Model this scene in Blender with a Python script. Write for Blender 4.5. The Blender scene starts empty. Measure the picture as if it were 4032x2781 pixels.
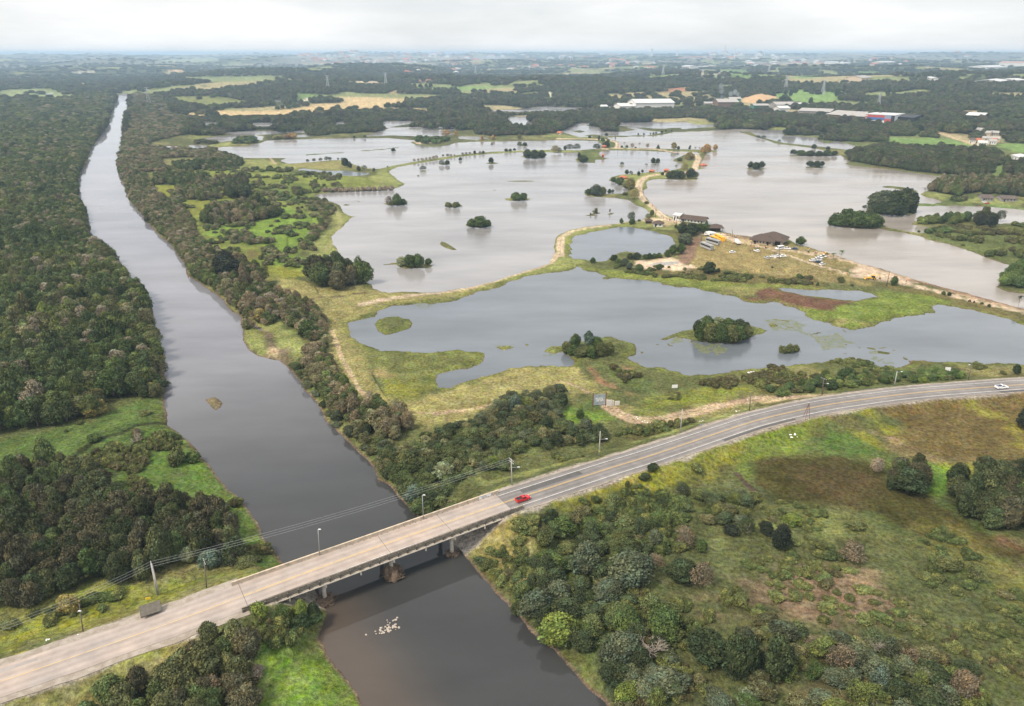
import bpy, bmesh, math, random
import numpy as np
from mathutils import Vector, Matrix
R = math.radians
scene = bpy.context.scene
COL = scene.collection

# ---------------------------------------------------------------- camera
H = 120.0                    # metres above the water
F_S = 2858.0                 # focal length in photo pixels (4032 wide)
PITCH = math.atan(1181.0 / F_S)
CP, SP = math.cos(PITCH), math.sin(PITCH)
cam_d = bpy.data.cameras.new('camera')
cam_d.sensor_width = 36.0
cam_d.lens = F_S / 4032.0 * 36.0
cam_d.clip_start = 1.0
cam_d.clip_end = 90000.0
cam = bpy.data.objects.new('camera', cam_d)
cam.location = (0, 0, H)
cam.rotation_euler = (math.pi / 2 - PITCH, 0, 0)
COL.objects.link(cam)
scene.camera = cam

# ---------------------------------------------------------------- sky and sun (overcast)
SUN_EL, SUN_AZ = 52.0, 235.0
world = bpy.data.worlds.new('World')
scene.world = world
world.use_nodes = True
wt = world.node_tree
for n in list(wt.nodes): wt.nodes.remove(n)
wo = wt.nodes.new('ShaderNodeOutputWorld')
bg = wt.nodes.new('ShaderNodeBackground')
sky = wt.nodes.new('ShaderNodeTexSky')
sky.sky_type = 'NISHITA'
sky.sun_disc = False
sky.sun_elevation = R(SUN_EL)
sky.sun_rotation = R(SUN_AZ)
sky.altitude = 900
sky.air_density = 1.0
sky.dust_density = 2.0
tc = wt.nodes.new('ShaderNodeTexCoord')
mp = wt.nodes.new('ShaderNodeMapping')
mp.inputs['Scale'].default_value = (1.0, 1.0, 5.0)
cn = wt.nodes.new('ShaderNodeTexNoise')
cn.inputs['Scale'].default_value = 3.0
cn.inputs['Detail'].default_value = 5
cn.inputs['Roughness'].default_value = 0.55
cr = wt.nodes.new('ShaderNodeValToRGB')
cr.color_ramp.elements[0].position = 0.30
cr.color_ramp.elements[0].color = (8.9, 9.0, 9.2, 1)
cr.color_ramp.elements[1].position = 0.72
cr.color_ramp.elements[1].color = (10.6, 10.5, 10.3, 1)
# cover of the cloud sheet: fewer openings to the blue near the horizon
cm = wt.nodes.new('ShaderNodeMapRange')
cm.inputs['From Min'].default_value = 0.35
cm.inputs['From Max'].default_value = 0.65
cm.inputs['To Min'].default_value = 0.70
cm.inputs['To Max'].default_value = 0.97
mx = wt.nodes.new('ShaderNodeMix'); mx.data_type = 'RGBA'
wt.links.new(tc.outputs['Generated'], mp.inputs['Vector'])
wt.links.new(mp.outputs[0], cn.inputs['Vector'])
wt.links.new(cn.outputs['Fac'], cr.inputs[0])
wt.links.new(cn.outputs['Fac'], cm.inputs['Value'])
wt.links.new(cm.outputs[0], mx.inputs[0])
wt.links.new(sky.outputs[0], mx.inputs[6])
wt.links.new(cr.outputs[0], mx.inputs[7])
# an overcast sky is brighter overhead than at the horizon
sx_ = wt.nodes.new('ShaderNodeSeparateXYZ'); wt.links.new(tc.outputs['Generated'], sx_.inputs[0])
el_ = wt.nodes.new('ShaderNodeMapRange'); wt.links.new(sx_.outputs['Z'], el_.inputs[0])
el_.interpolation_type = 'SMOOTHSTEP'
el_.inputs['From Min'].default_value = 0.04; el_.inputs['From Max'].default_value = 0.30
el_.inputs['To Min'].default_value = 0.90; el_.inputs['To Max'].default_value = 1.24
sc_ = wt.nodes.new('ShaderNodeVectorMath'); sc_.operation = 'SCALE'
wt.links.new(mx.outputs[2], sc_.inputs[0]); wt.links.new(el_.outputs[0], sc_.inputs['Scale'])
wt.links.new(sc_.outputs[0], bg.inputs['Color'])
bg.inputs['Strength'].default_value = 0.095
wt.links.new(bg.outputs[0], wo.inputs[0])

sun_d = bpy.data.lights.new('sun', 'SUN')
sun_d.energy = 3.5
sun_d.angle = R(12)
sun_d.color = (1.0, 0.88, 0.71)
sun = bpy.data.objects.new('sun', sun_d)
# sky texture: sun_rotation is clockwise from +Y
az = R(SUN_AZ)
sdir = Vector((math.sin(az) * math.cos(R(SUN_EL)), math.cos(az) * math.cos(R(SUN_EL)), math.sin(R(SUN_EL))))
sun.rotation_euler = sdir.to_track_quat('Z', 'Y').to_euler()
sun.location = (0, 0, 500)
COL.objects.link(sun)

scene.view_settings.view_transform = 'Standard'
scene.view_settings.look = 'None'
scene.view_settings.exposure = 0.32
scene.view_settings.gamma = 1.0
scene.cycles.use_denoising = True
scene.cycles.max_bounces = 6
scene.cycles.diffuse_bounces = 2
scene.cycles.glossy_bounces = 2
scene.cycles.transmission_bounces = 2
scene.cycles.volume_bounces = 3
scene.cycles.transparent_max_bounces = 8

# ---------------------------------------------------------------- pixel -> ground helpers
def S(x0, y0, k, pts): return [(x0 + p[0] / k, y0 + p[1] / k) for p in pts]
def tA(p): return S(0, 100, 1.714, p)
def tA2(p): return S(0, 300, 1.714, p)
def tB(p): return S(1350, 100, 1.714, p)
def tC(p): return S(2682, 100, 1.714, p)
def tD(p): return S(1200, 450, 1.928, p)
def tE(p): return S(2200, 500, 2.314, p)
def tF(p): return S(3032, 450, 2.28, p)
def tG(p): return S(0, 1000, 1.773, p)
def tH(p): return S(1100, 1000, 1.773, p)
def tI(p): return S(2200, 1000, 2.314, p)
def tJ(p): return S(3032, 950, 2.28, p)
def tK(p): return S(0, 1881, 1.773, p)
def tL(p): return S(900, 1800, 1.773, p)
def tM(p): return S(1900, 1400, 1.773, p)
def tN(p): return S(2900, 1400, 1.995, p)
def tO(p): return S(1800, 1981, 1.995, p)
def tQ(p): return S(2900, 1981, 1.995, p)
def at(xs, ys, z=0.0):
    u = (xs - 2016.0) / F_S; v = (1390.5 - ys) / F_S
    dy = CP + v * SP; dz = -SP + v * CP
    dz = min(dz, -0.0035)
    t = (z - H) / dz
    return Vector((u * t, dy * t, z))
def wp(pts, z=0.0): return np.array([at(p[0], p[1], z)[:2] for p in pts])
def depth(x, y): return y * CP + (H) * SP      # camera depth of a ground point
def px_m(x, y): return depth(x, y) / F_S       # metres per photo pixel there
def project(x, y, z):
    zc = y * CP - (z - H) * SP
    return 2016 + F_S * x / zc, 1390.5 - F_S * (y * SP + (z - H) * CP) / zc

# ---------------------------------------------------------------- numpy noise, polygons
def _h(ix, iy, seed):
    n = (ix.astype(np.int64) * 374761393 + iy.astype(np.int64) * 668265263 + seed * 1274126177) & 0xffffffff
    n = ((n ^ (n >> 13)) * 1274126177) & 0xffffffff
    n = n ^ (n >> 16)
    return (n & 0xffffff) / float(0xffffff)
def vnoise(x, y, seed=0):
    ix = np.floor(x); iy = np.floor(y); fx = x - ix; fy = y - iy
    fx = fx * fx * (3 - 2 * fx); fy = fy * fy * (3 - 2 * fy)
    a = _h(ix, iy, seed); b = _h(ix + 1, iy, seed); c = _h(ix, iy + 1, seed); d = _h(ix + 1, iy + 1, seed)
    return (a + (b - a) * fx) * (1 - fy) + (c + (d - c) * fx) * fy
def fbm(x, y, lam, octv=4, seed=0):
    s = 0; a = 1; t = 0
    for o in range(octv):
        k = 2 ** o / lam
        s = s + a * vnoise(x * k + 17.3 * o, y * k - 9.1 * o, seed + o); t += a; a *= 0.5
    return s / t
def smooth(e0, e1, v):
    t = np.clip((v - e0) / (e1 - e0), 0, 1); return t * t * (3 - 2 * t)

def poly_sd(poly, X, Y, margin=30.0):
    """signed distance, positive inside; -margin where farther than that outside"""
    out = np.full(X.shape, -margin)
    lo = poly.min(0) - margin; hi = poly.max(0) + margin
    idx = np.nonzero((X > lo[0]) & (X < hi[0]) & (Y > lo[1]) & (Y < hi[1]))[0]
    if len(idx) == 0: return out
    x = X[idx]; y = Y[idx]
    d2 = np.full(x.shape, 1e18); inside = np.zeros(x.shape, bool)
    n = len(poly)
    for i in range(n):
        ax, ay = poly[i]; bx, by = poly[(i + 1) % n]
        ex, ey = bx - ax, by - ay
        L = ex * ex + ey * ey + 1e-12
        t = np.clip(((x - ax) * ex + (y - ay) * ey) / L, 0, 1)
        dx = x - ax - t * ex; dy = y - ay - t * ey
        np.minimum(d2, dx * dx + dy * dy, out=d2)
        if ay != by:
            c = ((ay > y) != (by > y)) & (x < (bx - ax) * (y - ay) / (by - ay) + ax)
            inside ^= c
    d = np.sqrt(d2)
    out[idx] = np.where(inside, d, np.maximum(-d, -margin))
    return out
def line_d(pts, X, Y, margin=30.0):
    """distance to an open polyline (world metres)"""
    out = np.full(X.shape, margin)
    pts = np.asarray(pts)
    lo = pts.min(0) - margin; hi = pts.max(0) + margin
    idx = np.nonzero((X > lo[0]) & (X < hi[0]) & (Y > lo[1]) & (Y < hi[1]))[0]
    if len(idx) == 0: return out
    x = X[idx]; y = Y[idx]; d2 = np.full(x.shape, margin * margin)
    for i in range(len(pts) - 1):
        ax, ay = pts[i]; bx, by = pts[i + 1]
        ex, ey = bx - ax, by - ay
        L = ex * ex + ey * ey + 1e-12
        t = np.clip(((x - ax) * ex + (y - ay) * ey) / L, 0, 1)
        dx = x - ax - t * ex; dy = y - ay - t * ey
        np.minimum(d2, dx * dx + dy * dy, out=d2)
    out[idx] = np.sqrt(d2)
    return out
def in_poly(poly, x, y):
    inside = np.zeros(x.shape, bool); n = len(poly)
    for i in range(n):
        ax, ay = poly[i]; bx, by = poly[(i + 1) % n]
        if ay != by:
            inside ^= ((ay > y) != (by > y)) & (x < (bx - ax) * (y - ay) / (by - ay) + ax)
    return inside
def stroke_poly(pts, w):
    """pixel polyline -> pixel polygon, w pixels tall"""
    return [(p[0], p[1] - w / 2) for p in pts] + [(p[0], p[1] + w / 2) for p in reversed(pts)]
def ell(cx, cy, rx, ry, n=18, seed=0):
    rr = random.Random(seed + int(cx * 7 + cy))
    return [(cx + rx * math.cos(a) * (1 + rr.uniform(-.12, .12)), cy + ry * math.sin(a) * (1 + rr.uniform(-.2, .2))) for a in [2 * math.pi * i / n for i in range(n)]]
# ---------------------------------------------------------------- water outlines, traced on the ground
RIVER = (S(0,0,1,[(1640,3300),(1420,2781)]) + tL([(800,1500),(740,1420),(700,1380),(650,1290),(600,1180),(560,1110),(500,1010),(440,860),(400,760),(340,670),(300,630),(250,560),(215,480),(170,410),(130,350),(70,290),(0,230)])
 + tG([(1500,1520),(1420,1430),(1380,1370),(1290,1290),(1230,1240),(1172,1196),(1160,1090),(1150,1060),(1140,960),(1160,880),(1140,820),(1150,720),(1110,650),(1080,560),(1055,430),(1030,320),(950,260),(880,190),(820,90),(765,0)])
 + tA2([(800,1275),(755,1225),(695,1165),(615,1112),(595,1020),(585,920),(537,850),(527,740),(537,660),(588,590),(607,500),(658,430),(698,370),(740,310),(750,240),(772,190),(800,150),(806,118),
        (868,118),(868,180),(840,270),(835,340),(822,420),(810,500),(788,590),(800,660),(838,740),(866,830),(915,890),(955,930),(995,990),(1045,1040),(1085,1090),(1145,1130),(1190,1190),(1240,1260),(1275,1371)])
 + tG([(1290,70),(1320,160),(1390,200),(1490,270),(1560,320),(1590,380),(1680,440),(1750,480),(1830,530),(1852,552),(1780,516),(1690,486),(1695,540),(1700,600),(1740,670),(1800,715),(1900,738),(1950,745),(2010,790),(2060,850),(2120,930),(2180,1000),(2230,1070),(2270,1140),(2295,1200)])
 + tH([(340,1180),(420,1255),(490,1320),(560,1390),(620,1450),(660,1500),(700,1596)])
 + tL([(1050,155),(1130,205),(1180,280),(1240,345),(1330,430),(1450,520),(1560,590),(1640,660),(1695,750),(1760,825),(1830,905),(1900,975),(1960,1045),(2040,1110)])
 + tO([(570,985),(640,1060),(780,1165),(860,1250),(930,1340),(990,1420),(1070,1490),(1140,1560),(1170,1596)]) + [(2640,3300)])

W_MID = (tH([(640,180),(650,240),(700,258),(770,272),(850,268),(1100,268),(1220,248),(1310,236),(1500,188),(1700,128),(1880,68),(1912,20)])
 + tD([(1888,1090),(1890,1000),(1915,925),(1990,885),(2150,852),(2310,835)])
 + tE([(350,898),(560,878),(640,855),(760,850),(810,820),(822,790),(800,750),(710,715),(640,668),(520,650),(380,643),(240,632),(232,600),(330,590),(450,612),(600,602),(640,585),(590,550),(520,512),(452,495),(480,455),(545,440),(620,432),(740,425),(800,415),(950,410),(1000,400),(1080,385),(1120,370),(1130,335),(1040,312),(1060,290),(1130,262),(1150,248),(1050,237),(900,224),(600,214),(450,214),(375,228),(360,246),
       (400,280),(465,290),(400,300),(335,300),(330,330),(170,322),(150,295),(180,280),(200,262)])
 + tD([(2080,293),(1900,293),(1850,288),(1600,292),(1400,303),(1200,322),(1000,352),(850,377),(700,402),(640,432),(650,450),(700,495),(758,530),(720,560),(620,577),(500,585),(300,590),(120,607),(65,625),(100,645),(200,662),(265,690),(290,745),(345,770),(395,778),(345,790),(305,845),(260,880),(205,930),(215,985),(245,1045),(195,1070),(165,1100),(250,1140),(400,1230),(500,1290)]))
W_NW = (tD([(605,405),(700,385),(850,358),(1000,333),(1200,305),(1400,287),(1600,277),(1850,272),(2080,274),(2230,262),(2270,243),(2230,206),(2000,198),(1700,204),(1300,210),(1150,217),(1080,240),(960,250),(850,235),(800,215),(840,200),(620,181),(300,186),(0,190)])
 + tA2([(1980,430),(1800,437),(1750,455),(1650,475),(1500,480),(1440,492),(1530,512),(1600,535),(1640,552),(1760,555),(1940,552),(1890,572),(1950,592)])
 + tD([(50,365),(200,350),(300,350),(380,385),(480,412),(560,415)]))
W_INLET = tD([(-64,419),(0,412),(150,430),(300,428),(400,443),(500,445),(505,458),(400,470),(250,466),(90,455),(0,440)])
W_ROUND = tE([(130,1060),(100,1130),(95,1180),(150,1200),(250,1215),(330,1225),(440,1230),(470,1200),(540,1150),(620,1138),(700,1150),(800,1180),(900,1180),(960,1160),(1000,1110),(1050,1060),(1040,1000),(900,965),(760,930),(640,912),(560,912),(400,940),(250,970),(165,990),(130,1030)])
W_RIGHT = (tE([(430,95),(700,85),(900,78),(1000,62),(1040,50),(1300,42),(1600,22)])
 + tC([(400,698),(590,712),(460,716),(400,722),(470,745),(560,770),(640,800),(900,830),(1020,862),(1080,880),(1140,922),(1100,935),(1150,948),(1400,973),(1600,1003),(1850,1030),(1990,1047),(1900,1055),(1800,1070),(1700,1095),(1620,1135)])
 + tF([(1340,712),(1400,745),(1560,782),(1480,802),(1320,806),(1310,830),(1700,823),(2000,838),(2280,862),(2500,880),(2500,1050),(2280,998),(2180,975),(2050,985),(1800,1000),(1600,1000),(1420,1012),(1390,1062),(1340,1062),(1200,1045),(1020,1010),(1000,1035),(1200,1068),(1350,1098),(1430,1130),(1600,1170),(1750,1215),(1900,1270),(2050,1330),(2150,1352),(2215,1385),(2140,1405),(2070,1450),(2060,1500),(2080,1540),(2045,1545),(2060,1570),(2130,1600),(2280,1615),(2700,1660)])
 + tJ([(2700,700),(2280,603),(2000,535),(1700,450),(1300,345),(1000,248),(760,186),(640,148),(530,108),(400,72),(310,42)])
 + tE([(2240,1092),(2150,1062),(2080,1010),(1760,998),(1620,985),(1500,955),(1350,890),(1330,868),(1040,828),(950,788),(870,718),(800,660),(772,605),(780,575),(815,560),(800,530),(800,500),(850,483),(940,473),(1000,482),(1260,488),(1275,440),(1245,395),(1290,385),(1370,378),(1290,370),(1300,325),(1350,240),(1450,222),(1400,210),(1100,206),(900,200),(600,190),(560,180),(545,150),(540,130),(460,115)]))
W_GAP = tE([(1000,223),(1100,222),(1260,230),(1290,250),(1230,255),(1150,241)])
W_FRONT = (tH([(500,520),(490,490),(560,460),(670,440),(690,405),(800,370),(960,345),(1080,350),(1180,340),(1240,330),(1310,288),(1450,260),(1580,215),(1700,170),(1850,135),(2000,120),(2060,105),(2083,92)])
 + tI([(240,150),(330,160),(380,190),(480,215),(600,232),(760,240),(900,262),(1050,290),(1200,310),(1300,330),(1420,345),(1500,375),(1600,390),(1700,430),(1780,445),(1900,452),(1990,440),(2060,480),(2180,510),(2230,530),(2260,580),(2314,610)])
 + tJ([(330,700),(440,720),(530,735),(600,770),(700,790),(720,805),(790,800),(920,765),(930,735),(1000,728),(1130,695),(1300,670),(1450,640),(1490,600),(1480,580),(1540,572),(1650,585),(1800,620),(2000,670),(2150,715),(2280,750),(2700,860),(2700,1115),(2280,1105),(2050,1100),(1800,1102),(1500,1090),(1400,1075),(1250,1070),(1260,1100),(1180,1130),(1130,1140),(990,1120),(900,1085),(850,1070),(760,1050),(740,1040),(650,1045),(570,1070),(420,1090),(200,1110),(0,1125)])
 + tI([(1800,1050),(1600,1062),(1450,1095),(1300,1100),(1150,1095),(1060,1065),(900,1045),(800,1030),(680,990),(640,950),(700,920),(700,850),(690,820),(600,790),(480,760),(300,780),(100,820),(20,860),(40,905),(130,975),(100,1020)])
 + tH([(2000,790),(1850,785),(1740,775),(1600,800),(1520,830),(1450,860),(1340,890),(1200,925),(1130,925),(1100,870),(1100,845),(1150,825),(1270,800),(1420,770),(1430,735),(1445,700),(1400,685),(1220,675),(1130,680),(1060,690),(900,685),(740,680),(650,665),(600,640),(530,600),(495,565)]))
W_SLIT = tJ([(60,425),(180,420),(400,440),(560,440),(800,450),(900,470),(950,500),(850,520),(800,545),(620,530),(480,510),(300,490),(150,450)])
FAR_W = [
 tB([(150,750),(270,710),(300,700),(640,705),(790,700),(700,722),(760,735),(650,750),(300,745)]),
 tB([(260,655),(300,645),(540,650),(460,662),(300,690),(285,690)]),
 tB([(300,692),(600,686),(860,686),(600,698),(320,700)]),
 tB([(1110,625),(1200,615),(1255,620),(1250,650),(1300,660),(1290,670),(1200,685),(1110,650)]),
 tB([(1020,575),(1200,566),(1340,550),(1500,552),(1620,560),(1560,575),(1400,583),(1250,580)]),
 tB([(1480,710),(1600,660),(1690,655),(1640,682),(1720,680),(1820,690),(1960,690),(2080,715),(2180,720),(2060,742),(1800,747),(1600,756),(1540,738),(1480,722)]),
 tB([(1810,660),(2100,655),(2314,655),(2380,668),(2530,680),(2300,690),(2150,698),(2000,690),(1880,680)]),
 tA([(1350,655),(1460,655),(1470,675),(1380,682)]), tA([(1670,660),(1860,656),(1840,680),(1720,684)]),
 tA([(1500,725),(1700,712),(1900,715),(2060,710),(2050,728),(1960,725),(1850,735),(1600,745)]),
 tA([(1360,770),(1450,750),(1600,743),(1590,775),(1500,787),(1440,775)]),
 tA([(1700,740),(1780,750),(1770,777),(1720,770)]), tA([(1985,745),(2060,735),(2100,750),(2000,757)]),
 tA([(2240,655),(2330,648),(2330,672),(2260,674)]), tA([(1110,815),(1210,818),(1180,837),(1120,832)]),
 tA([(1270,810),(1400,808),(1400,832),(1300,837)]), tA([(1840,508),(1900,502),(1910,520),(1850,524)]),
 tB([(780,752),(900,750),(1000,762),(900,775),(780,765)]), tB([(980,575),(1250,572),(1250,584),(1000,586)]),
 tC([(0,655),(90,665),(100,672),(240,668),(250,682),(130,692),(0,702)]),
 tC([(460,712),(620,708),(860,714),(700,728),(690,745),(900,755),(950,790),(1170,830),(1120,840),(900,815),(700,795),(560,760),(500,740)]),
 tC([(1040,780),(1180,815),(1160,830),(1000,800)]),
 tA([(300,462),(370,460),(350,468),(310,470)]), tA([(350,502),(405,498),(390,508),(355,510)]),
 tA([(540,466),(560,464),(556,470),(545,471)]), tB([(340,574),(360,572),(362,578),(345,580)]),
]
WATERS = [(RIVER,0),(W_MID,1),(W_NW,1),(W_INLET,3),(W_ROUND,3),(W_RIGHT,2),(W_GAP,2),(W_FRONT,3),(W_SLIT,3)] + [(w, 1) for w in FAR_W]
# ---------------------------------------------------------------- islands, spits and dikes standing in the water
ISLES = [ell(*c) for c in [
 (1558,803,46,8),(1785,811.5,37,6.5),(2036,785,53,8),(1885,888,53,9),(1633,1048,70,11),(1666,674,15,3.2),(1751,646,24,4),(1938,643,25,3.5),
 (2102,618,50,7),(1812,630,8,2),(2056,572,24,4),(1549,593,12,2.6)]] + [
 ell(2200+880/2.314, 500+325/2.314, 21,3.6), ell(2200+575/2.314, 500+356/2.314, 12,2.6), ell(2200+480/2.314, 500+793/2.314, 22,3.2)]
ISLES += [tE([(218,812),(300,795),(400,798),(405,804),(300,812),(235,818)]), tE([(295,785),(340,778),(388,785),(340,792)]),
 tE([(1710,378),(1790,372),(1890,378),(1895,384),(1800,392),(1715,388)]),
 tC([(840,955),(900,950),(970,953),(985,958),(920,964),(840,962)]), tC([(730,874),(900,865),(1050,862),(1100,872),(1050,882),(850,884),(735,880)]),
 tD([(590,1138),(700,1126),(720,1140),(600,1145)]),
 tD([(1022,985),(1040,965),(1070,975),(1110,1000),(1155,1028),(1140,1034),(1090,1025),(1040,1000)]),
 tD([(1478,512),(1600,505),(1750,503),(1740,511),(1600,517),(1500,518)]), tD([(1422,579),(1440,573),(1457,578),(1440,586)]),
 tD([(275,688),(310,680),(350,690),(310,697)]), tD([(375,650),(392,650),(390,655)]), tD([(400,664),(420,662),(415,669)]), tD([(455,631),(475,630),(470,635)]),
 tF([(500,975),(560,950),(750,960),(950,965),(1025,995),(1010,1020),(950,1032),(800,1030),(650,1020),(540,998)]),
 tF([(850,860),(900,830),(1100,830),(1300,845),(1320,870),(1290,900),(1150,915),(1000,905),(900,885)]),
 tF([(1265,985),(1300,960),(1500,930),(1800,930),(2030,950),(2030,1010),(1800,1005),(1600,1005),(1400,1010),(1290,996)]),
 tF([(1000,650),(1050,643),(1180,655),(1280,672),(1330,693),(1280,702),(1180,680),(1100,665),(1020,660)]),
 tH([(665,490),(690,460),(740,442),(820,435),(860,455),(900,455),(925,490),(900,525),(790,560),(740,568),(690,540)]),
 tI([(1215,690),(1130,700),(990,750),(920,780),(960,790),(1060,760),(1150,775),(1260,800),(1400,812),(1600,818),(1740,770),(1800,735),(1850,732),(1900,700),(1850,680),(1750,655),(1500,650)]),
 tI([(1995,900),(2040,875),(2190,862),(2200,876),(2130,902),(2050,910)]), tI([(1895,640),(1950,628),(2005,655),(1955,677)]),
 tH([(1510,650),(1600,640),(1635,655),(1570,672)]), tH([(1850,685),(1870,660),(1900,645),(1980,645),(1990,680),(1920,698)]), tH([(1708,625),(1745,628),(1730,643)]),
 tI([(375,225),(430,210),(502,222),(430,233)]), tJ([(458,885),(518,882),(490,898)]), tJ([(653,915),(722,918),(690,932)]),
 tJ([(860,950),(950,962),(940,978),(890,970)]), tJ([(965,985),(1080,1000),(1065,1020),(975,1010)]), tJ([(748,938),(835,955),(800,962)]),
 tJ([(340,850),(400,822),(500,812),(430,835)]), tJ([(653,795),(690,805),(672,823)]), tI([(978,812),(1045,840),(1005,848)]), tI([(885,825),(915,818),(915,834),(890,836)]),
 tI([(1180,800),(1220,798),(1215,814)]), tI([(1835,650),(1865,645),(1870,660)]), tI([(1850,618),(1875,618),(1870,630)]), tI([(725,832),(750,828),(745,840)]), tI([(740,895),(768,892),(760,908)]),
 tI([(1890,598),(1980,592),(2060,600),(2140,628),(2050,612),(1960,605)]), tI([(2050,655),(2110,665),(2160,680),(2080,672)]), tJ([(650,1005),(710,1002),(680,1014)]),
 tJ([(980,958),(1030,954),(1020,964)]), tJ([(1100,978),(1128,976),(1118,985)]), tJ([(520,856),(550,856),(540,863)]), tJ([(1195,1035),(1250,1075),(1200,1065)]),
 tB([(1530,712),(1600,708),(1640,718),(1600,726)]), tB([(1720,685),(1900,688),(1980,705),(1900,718),(1760,718)]), tB([(1640,672),(1750,668),(1830,672),(1800,685),(1700,685)]),
 tB([(1600,742),(1700,738),(1760,745),(1700,752)]), tC([(680,735),(720,718),(900,723),(960,745),(900,757),(760,750)]),
 tG([(1430,1015),(1500,1000),(1556,1040),(1540,1070),(1500,1092)]),
]
ISLES += [tD([(0,308),(100,300),(300,289),(305,294),(150,303),(10,314)]), tD([(345,285),(450,275),(600,264),(715,250),(716,256),(600,270),(450,281)])]
DIKES = [(tF([(1300,812),(1500,812),(1700,806),(2000,822),(2300,850),(2500,866)]), 9), (tF([(980,1022),(1080,1036),(1200,1056),(1350,1080),(1400,1085)]), 10),
 (tE([(380,112),(500,93),(700,88),(900,78),(1000,55),(1060,42)]), 2.0), (tC([(395,720),(470,730),(540,758),(640,790),(760,808),(900,826),(1050,852),(1120,862)]), 4.5),
 (tE([(600,194),(800,198),(900,203),(1100,208),(1300,214),(1450,218)]), 4.0)]
RIVER_ISLE = len(ISLES)
# ---------------------------------------------------------------- highway centre line (elevated)
RD = ([(p, 5.8) for p in tK([(-700,1660),(-350,1545),(0,1425),(400,1288),(800,1150)])] + [(tK([(1200,1010)])[0], 6.4)] + [(tK([(1700,825)])[0], 7.2)]
 + [(p, 7.2) for p in tL([(1000,640),(1925,317)])] + [(p, 7.1) for p in tM([(300,978)])] + [(p, 6.6) for p in tM([(600,880)])]
 + [(p, 6.0) for p in tM([(900,783)])] + [(p, 5.5) for p in tM([(1200,690)])] + [(p, 4.6) for p in tN([(0,560),(200,500),(450,440),(700,390),(1000,345),(1300,306),(1600,277),(2050,243),(2300,226),(2700,203),(3300,170)])])
rd_pts = [at(p[0], p[1], z) for p, z in RD]
def catmull(P, step=3.0):
    out = []
    for i in range(len(P) - 1):
        p0 = P[max(i - 1, 0)]; p1 = P[i]; p2 = P[i + 1]; p3 = P[min(i + 2, len(P) - 1)]
        n = max(2, int((p2 - p1).length / step))
        for k in range(n):
            t = k / n; t2 = t * t; t3 = t2 * t
            out.append(0.5 * ((2 * p1) + (-p0 + p2) * t + (2 * p0 - 5 * p1 + 4 * p2 - p3) * t2 + (-p0 + 3 * p1 - 3 * p2 + p3) * t3))
    out.append(P[-1].copy()); return out
ROAD = catmull(rd_pts)
RA = np.array([[p.x, p.y, p.z] for p in ROAD])
BR0 = at(*tK([(1700,825)])[0], 7.2); BR1 = at(*tL([(1925,317)])[0], 7.2)
BDIR = (BR1 - BR0).normalized(); BLEN = (BR1 - BR0).length

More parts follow.
